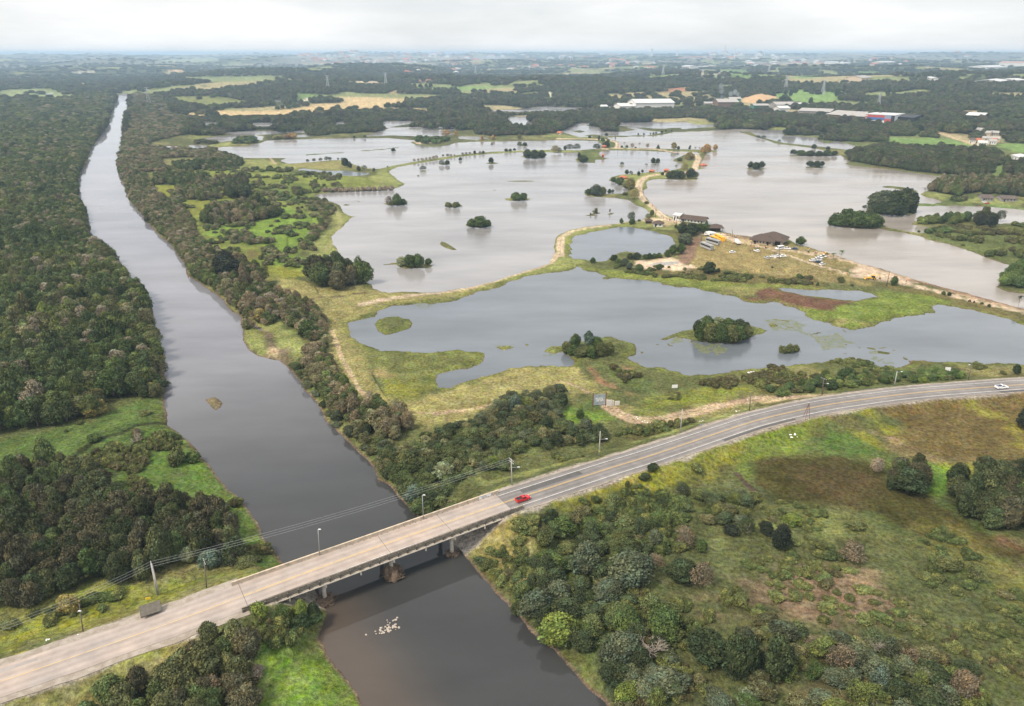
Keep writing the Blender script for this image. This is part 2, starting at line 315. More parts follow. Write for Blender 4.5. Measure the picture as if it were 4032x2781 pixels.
def hills(x, y):
    g = np.hypot(x, y)
    h = smooth(1500, 3000, g) * 52 * np.clip(fbm(x, y, 900, 3, 5) - 0.36, 0, 1) * 2.4
    h = h + smooth(4500, 14000, g) * 95 * (0.35 + 1.0 * np.clip(fbm(x + 3000, y * 1.3, 3600, 3, 9) - 0.30, 0, 1))
    # rise on the right behind the lakes, and the meadow hill
    h = h + 9 * np.exp(-((x - 900) / 500) ** 2 - ((y - 2000) / 420) ** 2)
    h = h + 8 * smooth(500, 1100, x) * smooth(900, 1500, g)
    return np.minimum(h, 135.0)
wpolys = [(wp(p), b) for p, b in WATERS]
ipolys = [wp(p) for p in ISLES]
dpolys = [(wp(c), 0) for c, w in DIKES]
dikewp = [wp(stroke_poly(c, w)) for c, w in DIKES]
def ground(X, Y, want_body=False):
    X = np.asarray(X, float); Y = np.asarray(Y, float)
    g = np.hypot(X, Y)
    M = 30.0
    sw = np.full(X.shape, -M); body = np.zeros(X.shape, int)
    for p, b in wpolys:
        s = poly_sd(p, X, Y, M)
        body = np.where(s > sw, b, body); sw = np.maximum(sw, s)
    d = -sw
    si = np.full(X.shape, -M)
    for p in ipolys + dikewp:
        s = poly_sd(p, X, Y, M); si = np.maximum(si, s)
        d = np.where(s > -M + .01, np.maximum(d, s), d)
    near = 1 - smooth(500, 1200, g)
    jit = (fbm(X, Y, 9, 3, 21) - .5) * 4.0 + (fbm(X, Y, 2.5, 2, 22) - .5) * 1.2
    marsh = np.where(body == 3, 1.5, np.where(body == 0, 0.45, 0.8))
    d2 = d + np.where(np.abs(d) < 25, jit * marsh * (0.3 + 0.7 * near) * np.where(si > -5, .22, 1.), 0) + np.where(si > 0, .35, 0)
    bank = np.where(body == 0, 2.2, 0.9)
    slope = np.where(body == 0, 0.45, 0.22)
    h = np.where(d2 > 0, bank * (1 - np.exp(-d2 * slope / bank)), np.maximum(d2 * .35, -1.6))
    # gentle unevenness of the land
    land = smooth(1.5, 8, d2)
    h = h + land * ((fbm(X, Y, 45, 3, 31) - .5) * 1.6 + (fbm(X, Y, 7, 3, 33) - .5) * 0.55)
    h = np.where(d2 > 0, np.maximum(h, 0.12 + 0 * h), h)
    hh = hills(X, Y)
    h = h + hh * smooth(0, 29, d2)
    # dikes carrying tracks stay a little higher
    # embankment under the highway
    idx = np.nonzero((Y < 520) & (g < 700))[0] if X.ndim else None
    if idx is not None and len(idx):
        x = X[idx]; y = Y[idx]
        best = np.full(x.shape, 1e9); zb = np.zeros(x.shape)
        for i in range(0, len(RA) - 1):
            ax, ay, az_ = RA[i]; bx, by, bz = RA[i + 1]
            ex, ey = bx - ax, by - ay; L = ex * ex + ey * ey + 1e-9
            t = np.clip(((x - ax) * ex + (y - ay) * ey) / L, 0, 1)
            q = (x - ax - t * ex) ** 2 + (y - ay - t * ey) ** 2
            m = q < best; best = np.where(m, q, best); zb = np.where(m, az_ + t * (bz - az_), zb)
        dist = np.sqrt(best)
        along = (x - BR0.x) * BDIR.x + (y - BR0.y) * BDIR.y
        off = np.minimum(along - 5.0, BLEN - 3 - along)     # inside the bridge span
        emb = zb - 0.18 - np.maximum(0, dist - 7.2) * 0.42 - np.maximum(0, off) * 0.62
        emb = emb + (fbm(x, y, 5, 3, 41) - .5) * 0.7 * smooth(7.6, 9.5, dist)
        onr = (dist < 7.2) & (off < 0)
        emb = np.where(dist < 7.2, np.minimum(emb, zb - 0.18), emb)
        hn = np.maximum(h[idx], emb)
        hn = np.where(onr, zb - 0.18, hn)
        h[idx] = hn
        d2[idx] = np.where((emb > 0.15) & (emb >= hn - 1e-6), np.maximum(d2[idx], 2.0), d2[idx])
    if want_body: return h, d2, body
    return np.minimum(h, 135.0)
def gh(x, y):
    return float(ground(np.array([x]), np.array([y]))[0])
def on_ground(xs, ys):
    """the point of the land seen at photo pixel (xs, ys)"""
    p = at(xs, ys, 1.2); z = 1.2
    for _ in range(5 if ys < 480 else 2):
        z = .4 * z + .6 * min(gh(p.x, p.y), 100) if ys < 480 else gh(p.x, p.y)
        p = at(xs, ys, z)
    p.z = gh(p.x, p.y)
    return p

# fan shaped grid of ground vertices: one sheet from under the camera to the horizon
deps = list(np.arange(66, 9, -0.11)) + list(np.arange(9, 3, -0.055)) + list(np.arange(3, 0.9, -0.035)) + list(np.arange(.9, .24, -0.025))
rings = np.array([H / math.tan(R(a)) for a in deps] + [34000.0, 45000.0, 60000.0])
azs = np.radians(np.concatenate([np.arange(-75, -46, 1.0), np.arange(-46, 46.01, 0.085), np.arange(47, 76, 1.0)]))
GX = np.outer(rings, np.sin(azs)); GY = np.outer(rings, np.cos(azs))
nr, nc = GX.shape
gx = GX.ravel(); gy = GY.ravel()
gz, gd, gbody = ground(gx, gy, True)

# ---------------------------------------------------------------- land cover: what grows or lies where (base colours)
def C3(*c): return np.array(c)
MID=C3(.095,.104,.040); LIME=C3(.125,.190,.034); BRIGHT=C3(.072,.106,.030); DRY=C3(.215,.195,.078); GOLD=C3(.235,.19,.085); TAN=C3(.40,.31,.19)
YEL=C3(.185,.185,.030); REED=C3(.054,.050,.016); BROWNREED=C3(.115,.065,.040); FLOOR=C3(.045,.050,.020); MUD=C3(.13,.095,.070); MARSH=C3(.150,.175,.042)
OLIVE=C3(.125,.135,.045); LGRASS=C3(.190,.205,.070); BARE=C3(.165,.115,.075); HEATH=C3(.115,.095,.038); STUB=C3(.42,.32,.17); MEADOW=C3(.135,.205,.062)
SAND=C3(.50,.39,.28); PLOW=C3(.17,.11,.075); RUBBLE=C3(.36,.34,.31); GRAVEL=C3(.34,.30,.26); CITY=C3(.40,.38,.37); RED=C3(.33,.16,.10)
from_forests = []
ZONES = [
 (tO([(400,250),(760,60),(1300,-60),(2200,-150),(2600,-200),(3400,200),(4500,900),(4500,2000),(1150,2000),(1150,1560),(870,1250),(640,1060),(410,820),(300,600)]), C3(.072,.080,.033), 6, .85),
 (tB([(0,203),(500,204),(900,206),(1250,212),(1250,232),(900,238),(500,226),(0,234)]), C3(.27,.26,.23), 60, .85), (tC([(0,212),(700,212),(900,216),(700,226),(0,228)]), C3(.27,.26,.23), 60, .85), (tC([(430,246),(900,244),(1150,258),(1150,272),(700,268),(430,266)]), C3(.25,.23,.19), 40, .85), (tA([(1990,212),(2314,210),(2314,236),(2060,232)]), C3(.27,.26,.23), 60, .85),
 (tH([(0,180),(60,200),(640,240),(1080,290),(1330,240),(1700,130),(1880,40),(1960,20),(2100,90),(1850,140),(1310,300),(1000,350),(690,410),(500,480),(480,600),(560,700),(620,760),(640,880),(750,1000),(900,1040),(1100,980),(1250,910),(1500,840),(1750,780),(2050,780),(2305,1000),(2200,1020),(1600,1050),(1300,1160),(1300,1210),(1000,1260),(640,1120),(440,960),(330,780),(330,520),(270,400),(150,350),(0,330)]), DRY, 3, 1),
 (tH([(590,690),(750,685),(1440,690),(1430,770),(1120,840),(1110,940),(950,1030),(850,1035),(740,980),(650,850)]), OLIVE, 3, 1),
 (tH([(650,830),(740,815),(815,860),(790,890),(680,885)]), GOLD, 3, .9), (tH([(720,900),(900,900),(1100,960),(900,1035),(790,1010)]), YEL, 4, .6),
 (tH([(0,480),(130,560),(150,700),(100,780),(0,700)]), BRIGHT, 4, .7), (tH([(-60,680),(0,700),(110,830),(60,800),(-60,745)]), MUD, 2, .9),
 (tG([(1830,495),(1950,500),(2100,620),(2150,780),(2050,760),(1950,690),(1880,600)]), LGRASS, 3, .8), (tG([(1930,700),(2000,690),(2110,830),(2040,830)]), MUD, 2, 1),
 (tG([(1840,540),(1900,560),(1960,740),(1880,720),(1860,640)]), MUD, 1.5, .9), (tG([(1850,700),(1900,672),(1945,700),(1930,735)]), TAN, 1.5, .9),
 (tG([(1685,490),(1800,520),(1850,640),(1860,700),(1800,712),(1740,660),(1700,600)]), LGRASS, 2, .9),
 (tG([(1430,1015),(1500,1000),(1556,1040),(1540,1070),(1500,1092)]), MUD, 1, 1),
 (tG([(-200,1360),(0,1345),(450,1255),(700,1185),(830,1100),(1150,990),(1190,1190),(1290,1290),(1560,1596),(900,1620),(560,1596),(0,1640),(-300,1640)]), BRIGHT, 3, 1),
 (tG([(1000,1250),(1200,1230),(1500,1560),(1100,1596),(1000,1400)]), C3(.10,.17,.030), 6, .8),
 (tG([(910,1440),(960,1430),(985,1500),(960,1520)]), BARE, 2, .9), (tG([(130,1590),(250,1520),(350,1475),(370,1485),(260,1560),(180,1610)]), TAN, 1.5, .9),
 (tK([(700,100),(1000,-40),(1530,0),(1700,200),(1830,400),(1960,560),(1880,700),(1500,640),(1600,420),(1400,210),(1000,240)]), C3(.078,.125,.030), 4, .9),
 (tK([(0,1060),(300,960),(560,880),(1000,860),(1500,700),(1700,740),(1200,910),(800,1050),(400,1180),(0,1330)]), C3(.125,.145,.032), 4, .9),
 (tK([(0,1170),(700,960),(1000,910),(1200,890),(800,1040),(400,1170),(0,1300)]), YEL, 5, .6),
 (tK([(0,1540),(400,1400),(800,1260),(1200,1110),(1700,910),(1800,960),(1300,1200),(700,1400),(300,1560),(0,1650)]), C3(.150,.160,.030), 4, .9),
 (tK([(1930,1230),(2100,1160),(2280,1200),(2400,1400),(2450,1800),(1700,1900),(1870,1500)]), C3(.105,.160,.032), 4, 1),
 (tL([(300,1400),(600,1350),(840,1596),(900,1800),(200,1800)]), C3(.105,.160,.032), 4, 1),
 (tK([(-50,1560),(200,1460),(450,1400),(300,1540),(0,1640)]), TAN, 4, .5),
 # marshes between the river and the middle lake
 (tA2([(1000,650),(1700,640),(2314,670),(2314,790),(2100,830),(2000,1250),(2050,1371),(1500,1371),(1330,1150),(1200,850),(1030,760)]), MARSH, 5, .9),
 (tA2([(1400,1040),(1750,1000),(1900,900),(2180,960),(2180,1050),(2000,1180),(2050,1300),(1850,1310),(1700,1270),(1790,1180),(1400,1100)]), LIME, 5, .9),
 (tA2([(1700,790),(2000,740),(2314,720),(2290,760),(2100,800),(2200,900),(1900,840)]), BRIGHT, 5, .7), (tA2([(1030,760),(1250,750),(1500,800),(1400,860),(1040,850)]), YEL, 4, .6),
 (tA2([(1250,860),(1450,860),(1400,960),(1280,950)]), YEL, 4, .5), (tA2([(1100,580),(1320,568),(1300,600),(1120,615)]), DRY, 4, .7),
 (tA2([(1640,1200),(1780,1190),(1760,1260),(1660,1265)]), HEATH, 4, .9), (tA2([(1530,1270),(2000,1300),(2000,1371),(1600,1371)]), YEL, 5, .5),
 (tA2([(1640,570),(1750,555),(1900,600),(2314,580),(2314,640),(1980,640),(1700,650),(1550,640)]), LGRASS, 4, .8),
 (tA2([(1940,590),(2314,590),(2314,628),(2000,628)]), DRY, 4, .7), (tD([(-50,370),(300,350),(400,390),(500,420),(300,430),(0,410)]), DRY, 3, .8),
 (tD([(0,480),(300,470),(500,500),(600,560),(300,560),(0,570)]), MARSH, 3, .8),
 (tD([(600,405),(850,358),(1600,277),(2080,274),(2080,293),(1600,292),(1000,352),(640,430),(650,450),(758,530),(720,562),(300,592),(60,615),(0,600),(400,560),(620,530),(480,500)]), LGRASS, 2, .9),
 (tD([(210,700),(290,745),(345,770),(305,845),(205,930),(245,1045),(160,1110),(60,1090),(0,1060),(100,950),(230,860)]), LGRASS, 2, .9),
 (tH([(0,0),(120,0),(200,120),(0,110)]), LIME, 5, .7), (tH([(0,110),(180,120),(150,200),(0,190)]), YEL, 4, .7),
 # peninsula with the hall, car park field and the dikes
 (tE([(0,1240),(30,1000),(150,940),(350,905),(560,880),(700,850),(830,830),(1000,850),(1100,900),(1050,950),(800,930),(600,915),(400,940),(150,1000),(100,1180),(250,1230),(170,1290),(0,1310)]), LGRASS, 2, .9),
 (tD([(1100,1345),(1500,1240),(1880,1100),(1890,960),(2000,880),(2310,830),(2310,870),(2060,930),(2000,1000),(2010,1090),(2100,1110),(2070,1160),(1900,1200),(1500,1300)]), LGRASS, 1.5, .9),
 (tE([(350,200),(600,195),(1100,210),(1300,215),(1450,218),(1340,270),(1280,370),(1240,395),(1150,400),(1150,330),(1260,290),(1230,262),(900,225),(600,214),(370,225)]), OLIVE, 2, .8),
 (tE([(480,480),(560,445),(740,425),(1000,408),(1000,470),(850,480),(800,520),(815,560),(775,600),(800,660),(950,790),(1040,840),(900,850),(820,790),(700,700),(640,640),(700,560),(620,500)]), LGRASS, 2, .9),
 (tE([(1200,1290),(1250,1100),(1300,1020),(1500,985),(1750,1050),(2314,1130),(2400,1170),(2500,1388),(1900,1350),(1500,1330),(1270,1325)]), C3(.22,.175,.075), 3, 1),
 (tJ([(-50,20),(300,50),(530,110),(640,150),(820,225),(720,265),(660,305),(870,370),(1050,395),(900,420),(600,370),(300,390),(0,390)]), C3(.20,.165,.072), 3, 1),
 (tE([(500,1388),(650,1300),(900,1330),(1270,1330),(1800,1360),(2400,1400),(2400,1500),(1400,1460),(900,1400)]), HEATH, 3, .8),
 (tE([(1480,980),(1650,990),(1800,1040),(1750,1070),(1600,1060),(1500,1010)]), TAN, 3, .7), (tE([(780,850),(870,835),(1100,885),(1060,920),(960,930),(860,900)]), TAN, 3, .85),
 (tE([(660,1300),(720,1235),(1000,1205),(1100,1215),(1140,1265),(1270,1310),(1200,1325),(900,1318),(760,1310)]), SAND, 1.5, 1),
 (tE([(1090,1215),(1140,1100),(1200,1020),(1290,1000),(1300,1040),(1250,1110),(1210,1210),(1175,1265),(1130,1250)]), PLOW, 1.5, 1),
 (tJ([(690,270),(850,225),(1000,255),(1200,325),(1330,390),(1150,385),(1000,370),(760,310)]), SAND*.85, 2.5, 1), (tJ([(400,75),(530,108),(640,150),(1000,250),(1300,345),(1700,450),(2280,605),(2700,700),(2700,745),(2280,640),(1700,490),(1300,375),(1000,285),(700,190),(500,125)]), C3(.34,.245,.165), 1.5, 1),
 (tE([(1500,955),(1760,998),(1760,1030),(1640,1020),(1480,985)]), BARE, 2, .8), (tJ([(800,385),(1100,400),(1500,480),(1900,580),(2280,680),(2700,780),(2700,850),(2280,745),(2000,665),(1650,580),(1500,560),(1200,470)]), HEATH, 2, .85),
 (tI([(180,100),(500,170),(800,200),(1200,240),(1700,290),(2314,300),(2314,330),(1980,315),(1820,350),(1600,360),(1300,330),(900,262),(500,215),(300,160)]), MARSH, 2, .9),
 (tI([(1500,300),(1850,330),(1800,380),(1650,400),(1400,345)]), DRY, 2, .6),
 (tI([(1820,350),(1980,312),(2200,360),(2400,400),(2400,620),(2200,520),(2050,480),(1990,440),(1700,440),(1640,400),(1780,410)]), BROWNREED, 1.5, 1),
 (tJ([(0,425),(60,428),(300,492),(500,515),(800,548),(600,600),(560,645),(400,640),(260,620),(100,565),(0,520)]), BROWNREED, 1.5, 1),
 (tJ([(250,615),(560,645),(620,590),(800,550),(950,520),(960,460),(1300,475),(1650,545),(1480,590),(1450,645),(1130,700),(900,745),(720,810),(600,780),(330,705)]), C3(.125,.160,.035), 2, 1),
 (tJ([(500,700),(650,715),(680,745),(600,770),(540,745)]), GOLD, 2, .7), (tJ([(750,725),(900,735),(920,765),(850,770)]), GOLD, 2, .6),
 # between the front lake and the highway
 (tM([(480,430),(620,410),(870,430),(900,490),(700,530),(560,540),(490,510)]), LIME, 2, 1), (tM([(600,420),(770,355),(860,370),(840,430),(650,440)]), BRIGHT, 2, .8),
 (tM([(1050,420),(1200,300),(1500,250),(1900,240),(1700,300),(1300,440),(1120,450)]), C3(.165,.18,.032), 4, .85), (tM([(790,90),(900,150),(1060,290),(1200,280),(1200,200),(950,110)]), BRIGHT, 3, .6),
 (tM([(860,350),(1050,400),(1050,480),(930,450)]), DRY, 2, .8), (tM([(1450,440),(1800,330),(2200,290),(2280,320),(1900,390),(1400,480)]), DRY, 2, .7),
 (tM([(720,90),(780,100),(860,190),(960,240),(1070,310),(1010,320),(880,240),(780,190)]), C3(.21,.13,.075), 1.5, .9), (tM([(960,80),(1060,95),(1000,120)]), C3(.21,.13,.075), 1.5, .7),
 (tM([(-50,900),(200,900),(800,740),(1380,560),(1900,400),(1900,430),(1400,585),(820,770),(300,930),(0,1000)]), LGRASS, 1.5, .8),
 (tJ([(1650,1130),(2280,1110),(2700,1110),(2700,1200),(2000,1240),(1700,1210)]), DRY, 3, .6), (tJ([(1180,1130),(1250,1070),(1400,1078),(1500,1095),(1400,1110),(1250,1110)]), BROWNREED, 1.5, .8), (tJ([(850,1070),(1000,1120),(1130,1142),(1000,1150),(880,1110)]), BROWNREED, 1.5, .8),
 (tM([(1650,385),(1900,318),(2060,300),(2305,318),(2460,322),(2400,350),(2100,362),(1900,380)]), TAN*.95, 2, .9), (tM([(850,365),(1000,400),(1300,440),(1700,380),(1900,330),(1900,300),(1500,380),(1200,450)]), DRY, 3, .5),
 # right of the highway
 (tM([(250,1080),(1000,880),(1700,620),(2305,430),(2400,480),(2305,620),(1800,800),(1300,1000),(900,1150),(500,1190)]), C3(.165,.165,.030), 3, .95),
 (tM([(450,1030),(1000,880),(1060,960),(1000,1060),(700,1110),(450,1120)]), C3(.215,.190,.045), 3, .7), (tM([(250,1050),(700,920),(1300,740),(1900,560),(1900,585),(1300,765),(700,950),(250,1080)]), LGRASS, 1.5, .8),
 (tL([(1700,560),(2000,520),(2120,700),(1950,900),(1750,800),(1680,660)]), C3(.215,.185,.070), 3, .9), (tL([(1850,350),(2300,300),(2300,420),(2000,480),(1880,430)]), MARSH, 3, .6),
 (tN([(560,830),(600,640),(700,600),(880,640),(1130,790),(1350,860),(1300,920),(1030,880),(760,850)]), C3(.072,.118,.028), 4, .9), (tN([(0,700),(300,600),(560,600),(620,700),(400,850),(150,860),(100,1000),(0,960)]), C3(.11,.15,.030), 4, .85),
 (tN([(680,500),(1000,480),(1300,640),(1200,690),(1100,640),(1000,560),(700,540)]), YEL, 2, .8), (tN([(860,640),(1000,640),(1140,740),(1110,790)]), YEL, 2, .9),
 (tN([(1120,420),(1600,370),(2300,320),(2500,500),(2400,880),(1900,890),(1500,905),(1200,800),(1130,700),(960,590),(700,560),(700,540),(1000,560),(1200,690),(1300,640),(1050,480)]), C3(.115,.088,.034), 3, 1),
 (tN([(1130,700),(1500,800),(1900,860),(2100,840),(1900,900),(1500,905),(1250,820)]), C3(.19,.15,.075), 3, .7), (tN([(750,575),(1100,650),(1150,720),(950,620)]), C3(.22,.18,.11), 2, .7),
 (tN([(1700,430),(1850,420),(2000,500),(2100,560),(1900,520)]), YEL, 3, .6), (tN([(2150,600),(2258,600),(2258,800),(2150,760)]), YEL, 3, .6), (tN([(1550,900),(1700,890),(1950,880),(1920,960),(1700,980),(1560,940)]), YEL, 2, .9),
 (tN([(1350,860),(1560,900),(1900,1000),(1900,1080),(1600,1170),(1480,1100)]), C3(.095,.165,.028), 2, .9),
 (tN([(140,880),(400,838),(800,848),(1050,900),(1200,1050),(1500,1150),(1750,1330),(2000,1480),(2300,1596),(2300,1700),(1900,1620),(1600,1530),(1300,1430),(1000,1280),(600,1230),(350,1225),(150,1080)]), REED, 2, 1),
 (tN([(320,880),(800,900),(1050,1000),(1150,1150),(900,1230),(500,1180),(350,1050)]), C3(.070,.052,.024), 4, .7),
 (tQ([(1300,150),(1600,250),(1900,400),(2258,700),(2258,950),(1900,650),(1600,480),(1350,260)]), C3(.125,.115,.035), 3, .7), (tQ([(2060,330),(2258,350),(2258,560),(2120,480)]), C3(.13,.075,.045), 4, .6),
 (tQ([(2060,1330),(2300,1300),(2300,1700),(2150,1600)]), REED, 3, .9),
 (tQ([(480,570),(900,590),(1250,800),(1290,1000),(1200,1060),(900,1060),(500,950),(0,900),(-300,950),(-350,880),(0,740),(300,640)]), BARE, 5, .85),
 (tQ([(300,1480),(700,1430),(900,1500),(700,1650),(400,1600)]), BARE, 4, .7), (tQ([(0,200),(150,0),(500,100),(1000,180),(1400,330),(1500,420),(1000,330),(400,300),(0,420)]), OLIVE, 5, .7),
 (tO([(900,650),(1050,620),(1120,900),(1200,1500),(1000,1300),(900,1000)]), C3(.05,.09,.02), 4, .7),
 (tF([(1390,1020),(1700,1000),(2300,1000),(2600,1050),(2600,1700),(2280,1600),(2210,1380),(2050,1325),(1600,1165),(1400,1110)]), C3(.085,.10,.036), 3, 1), (tF([(2000,1020),(2280,1020),(2280,1120),(2050,1090)]), C3(.16,.13,.045), 4, .6),
 # fields and clearings farther off
 (tF([(1050,225),(1400,235),(1600,240),(1850,310),(1750,345),(1500,300),(1060,292)]), MEADOW, 6, 1), (tF([(2040,295),(2300,285),(2400,370),(2150,360)]), MEADOW, 6, 1), (tF([(480,85),(900,95),(950,120),(700,130),(500,110)]), MEADOW, 6, .9),
 (tF([(1340,710),(1700,715),(1560,785),(1420,750)]), LGRASS, 3, .9), (tF([(1900,660),(2280,665),(2280,700),(1950,690)]), LGRASS, 4, .8), (tF([(1750,770),(2280,790),(2280,850),(2000,825),(1700,810)]), LGRASS, 4, .9), (tF([(1320,812),(1700,806),(2000,822),(2280,850),(2280,862),(2000,838),(1700,823),(1310,830)]), MEADOW, 3, .9),
 (tF([(2010,400),(2130,390),(2180,440),(2050,440)]), DRY, 4, .9), (tF([(2010,480),(2110,490),(2080,560),(2000,560)]), MEADOW, 4, .8),
 (tF([(0,105),(300,130),(430,150),(420,165),(200,150),(0,140)]), LGRASS, 5, .8),
 (tC([(615,470),(680,430),(900,440),(1110,435),(1090,480),(1000,530),(870,557),(740,530)]), MEADOW*1.15, 8, 1), (tC([(1740,600),(1830,575),(2100,578),(2060,640),(1900,660),(1790,640)]), STUB*.8, 8, 1), (tC([(1890,640),(2000,645),(1990,690),(1880,680)]), MEADOW, 8, .8),
 (tC([(60,560),(250,540),(600,545),(780,580),(600,590),(200,580)]), TAN*.8, 8, .8), (tC([(780,590),(1000,600),(1240,655),(1560,670),(1500,690),(1200,665),(950,640)]), GRAVEL, 6, .8), (tC([(1560,670),(1700,690),(1900,740),(2150,740),(2150,810),(1990,820),(1850,760),(1680,720)]), TAN*.85, 6, .7),
 (tC([(250,300),(420,300),(500,340),(450,360),(300,330)]), MEADOW, 14, 1), (tC([(480,340),(620,333),(680,345),(560,352)]), MEADOW, 14, 1), (tC([(740,345),(900,338),(1010,340),(880,358),(780,362)]), MEADOW, 14, 1), (tC([(100,300),(280,310),(300,350),(130,340)]), GRAVEL, 14, .8),
 (tC([(180,330),(480,368),(440,380),(250,350)]), MEADOW, 14, .9), (tC([(1180,310),(1330,315),(1330,335),(1190,330)]), MEADOW, 14, .9), (tC([(380,640),(570,635),(580,665),(420,670)]), MEADOW, 8, .9), (tC([(0,640),(120,640),(350,680),(200,690)]), LGRASS, 8, .8),
 (tC([(980,665),(1300,680),(1340,705),(1020,700)]), MEADOW, 6, .9), (tC([(1170,300),(1500,285),(1560,305),(1250,320)]), MEADOW*.8, 14, .6), (tC([(0,420),(60,425),(50,440),(0,440)]), RED, 14, 1), (tB([(2170,430),(2314,420),(2314,450),(2200,450)]), RED, 14, .9),
 (tB([(0,485),(200,488),(430,495),(425,540),(200,560),(0,575)]), STUB, 12, 1), (tB([(0,555),(560,560),(600,590),(300,605),(0,585)]), STUB*.75, 12, .8), (tB([(460,425),(800,415),(1120,412),(900,433),(500,442)]), MEADOW*1.1, 14, 1),
 (tB([(550,478),(720,500),(700,520),(600,505)]), STUB, 14, .9), (tB([(840,480),(1000,510),(1130,515),(1050,528),(880,515)]), STUB, 14, .9), (tB([(1130,452),(1300,450),(1330,475),(1150,480)]), OLIVE*1.3, 14, .9), (tB([(1370,458),(1430,460),(1410,510),(1300,515),(1380,490)]), MEADOW, 14, .9),
 (tB([(1770,372),(1890,360),(1890,375),(1800,380)]), MEADOW*1.3, 16, 1), (tB([(1970,355),(2220,335),(2200,360),(1980,376)]), MEADOW*1.3, 16, 1), (tB([(1470,740),(1400,735),(1360,760),(1700,765),(1600,750)]), LGRASS, 5, .9), (tB([(340,440),(380,440),(400,455),(300,460)]), STUB, 14, .8),
 (tB([(460,373),(540,366),(610,358),(590,388),(550,380)]), RED, 14, .9), (tB([(70,378),(240,378),(230,392),(120,388)]), C3(.5,.4,.3), 14, .9), (tB([(820,625),(920,622),(900,645),(840,640)]), LGRASS, 8, .8), (tB([(1640,555),(1880,548),(1870,572),(1800,572)]), GRAVEL, 12, .8),
 (tA([(1160,592),(1400,572),(1700,580),(1900,570),(2100,545),(2314,530),(2380,560),(2314,612),(1900,617),(1600,622),(1300,625),(1250,605)]), STUB, 12, 1), (tA([(1110,485),(1400,478),(1560,490),(1700,530),(1500,560),(1330,560),(1200,520)]), OLIVE*1.3, 12, .8),
 (tA([(2050,530),(2314,525),(2314,540),(2080,545)]), STUB, 12, .9), (tA([(0,440),(300,428),(470,455),(620,452),(640,475),(400,518),(150,518),(0,492)]), C3(.20,.235,.105), 12, 1), (tA([(1240,350),(1700,345),(1930,340),(1920,360),(1700,380),(1500,385),(1250,375)]), C3(.17,.2,.09), 16, .9),
 (tA([(1030,240),(1300,225),(1480,222),(1460,245),(1250,250),(1050,252)]), C3(.25,.27,.16), 30, .9), (tA([(480,315),(700,313),(920,316),(900,321),(600,321)]), C3(.55,.5,.42), 20, 1), (tA([(1130,303),(1200,298),(1265,308),(1180,315)]), C3(.6,.42,.25), 20, 1),
 (tA([(1990,460),(2200,470),(2060,530),(1950,560),(2000,520)]), MEADOW, 12, .8), (tA([(1290,740),(1500,700),(1560,745),(1370,765),(1280,790)]), LGRASS*.9, 6, .8), (tA([(1430,815),(1600,790),(1780,775),(1700,800),(1560,812),(1440,825)]), LGRASS, 4, .9),
]
TRACKS = [  # tracks and paths: polyline, half width in metres, colour
 (tH([(580,362),(700,335),(800,320),(950,300),(1100,285),(1300,250),(1500,190),(1700,130),(1830,90),(1900,55),(1945,0)]) + tD([(1940,1080),(1938,1000),(1950,940),(2030,893),(2150,868),(2314,845)]) + tE([(350,893),(520,880),(700,868),(800,858),(900,850)]), 1.9, SAND*.9),
 (tE([(900,850),(1000,862),(1120,890),(1200,940),(1320,985),(1500,985),(1640,1058),(1780,1095),(1950,1140),(2100,1190),(2314,1265)]) + tJ([(280,188),(500,262),(680,308),(900,352),(1150,382),(1500,462),(1900,562),(2280,655),(2800,790)]), 2.0, SAND*.92),
 (tE([(1050,875),(1000,855),(930,808),(880,752),(830,710),(770,672),(738,620),(725,560),(742,500),(790,462),(900,440),(1000,434),(1130,425),(1235,398),(1250,350),(1275,290),(1255,265),(1120,240),(900,212),(600,200),(440,205),(350,212)]), 2.6, SAND),
 (tE([(530,200),(545,170),(540,150),(480,128),(380,115),(200,112),(0,112)]), 3.0, SAND), (tE([(1780,1090),(1900,1110),(2100,1130),(2300,1165)]) + tJ([(400,112),(560,155),(720,190),(900,255)]), 1.5, SAND*.85),
 (tJ([(1200,348),(1500,418),(1900,518),(2280,622),(2800,760)]), 1.2, C3(.20,.12,.08)),
 (tH([(365,540),(405,650),(450,780),(510,890),(560,990),(640,1050),(750,1100),(880,1130),(1100,1130),(1350,1100),(1590,1045)]), .75, TAN*.85),
 (tH([(1900,905),(2000,915),(2100,950),(2180,1000)]), .5, TAN*.8), (tH([(0,370),(150,360),(350,315),(500,295),(650,275)]), .5, C3(.10,.075,.05)), (tH([(250,60),(290,80),(330,105)]), .8, TAN),
 (tM([(850,362),(880,400),(940,442),(1050,485),(1200,490),(1400,458),(1600,402),(1750,358),(1900,325),(2100,318),(2230,322)]), 2.0, C3(.36,.27,.18)),
 (tA2([(2170,1250),(2220,1300)]), 1.0, TAN), (tA2([(2190,1190),(2270,1090),(2300,980),(2270,900),(2230,860)]), 1.3, C3(.24,.23,.10)), (tA2([(1820,555),(1860,600)]), 1.2, TAN*.8),
 (tC([(1670,722),(1760,750),(1850,780),(1930,805),(1990,825)]), 4, TAN), (tC([(1830,748),(1930,725),(2000,685)]), 4, TAN), (tA([(1950,560),(2020,540),(2080,515)]), 6, C3(.5,.45,.35)), (tB([(1375,470),(1390,490),(1400,515)]), 6, C3(.45,.42,.3)), (tB([(500,785),(530,800),(640,795)]), 5, SAND),
 (tG([(520,1460),(640,1370),(720,1320),(850,1290),(960,1230),(1100,1200),(1160,1192)]), .8, C3(.03,.035,.015)), (tN([(0,980),(60,1050),(130,1120)]), .8, C3(.07,.05,.035)),
 (tN([(980,405),(1010,430),(1040,460)]), .7, TAN*.9), (tN([(1410,360),(1440,390),(1460,410)]), .9, C3(.33,.19,.11)), (tN([(-100,735),(100,720),(300,660),(480,600)]), .6, C3(.16,.13,.07)),
]
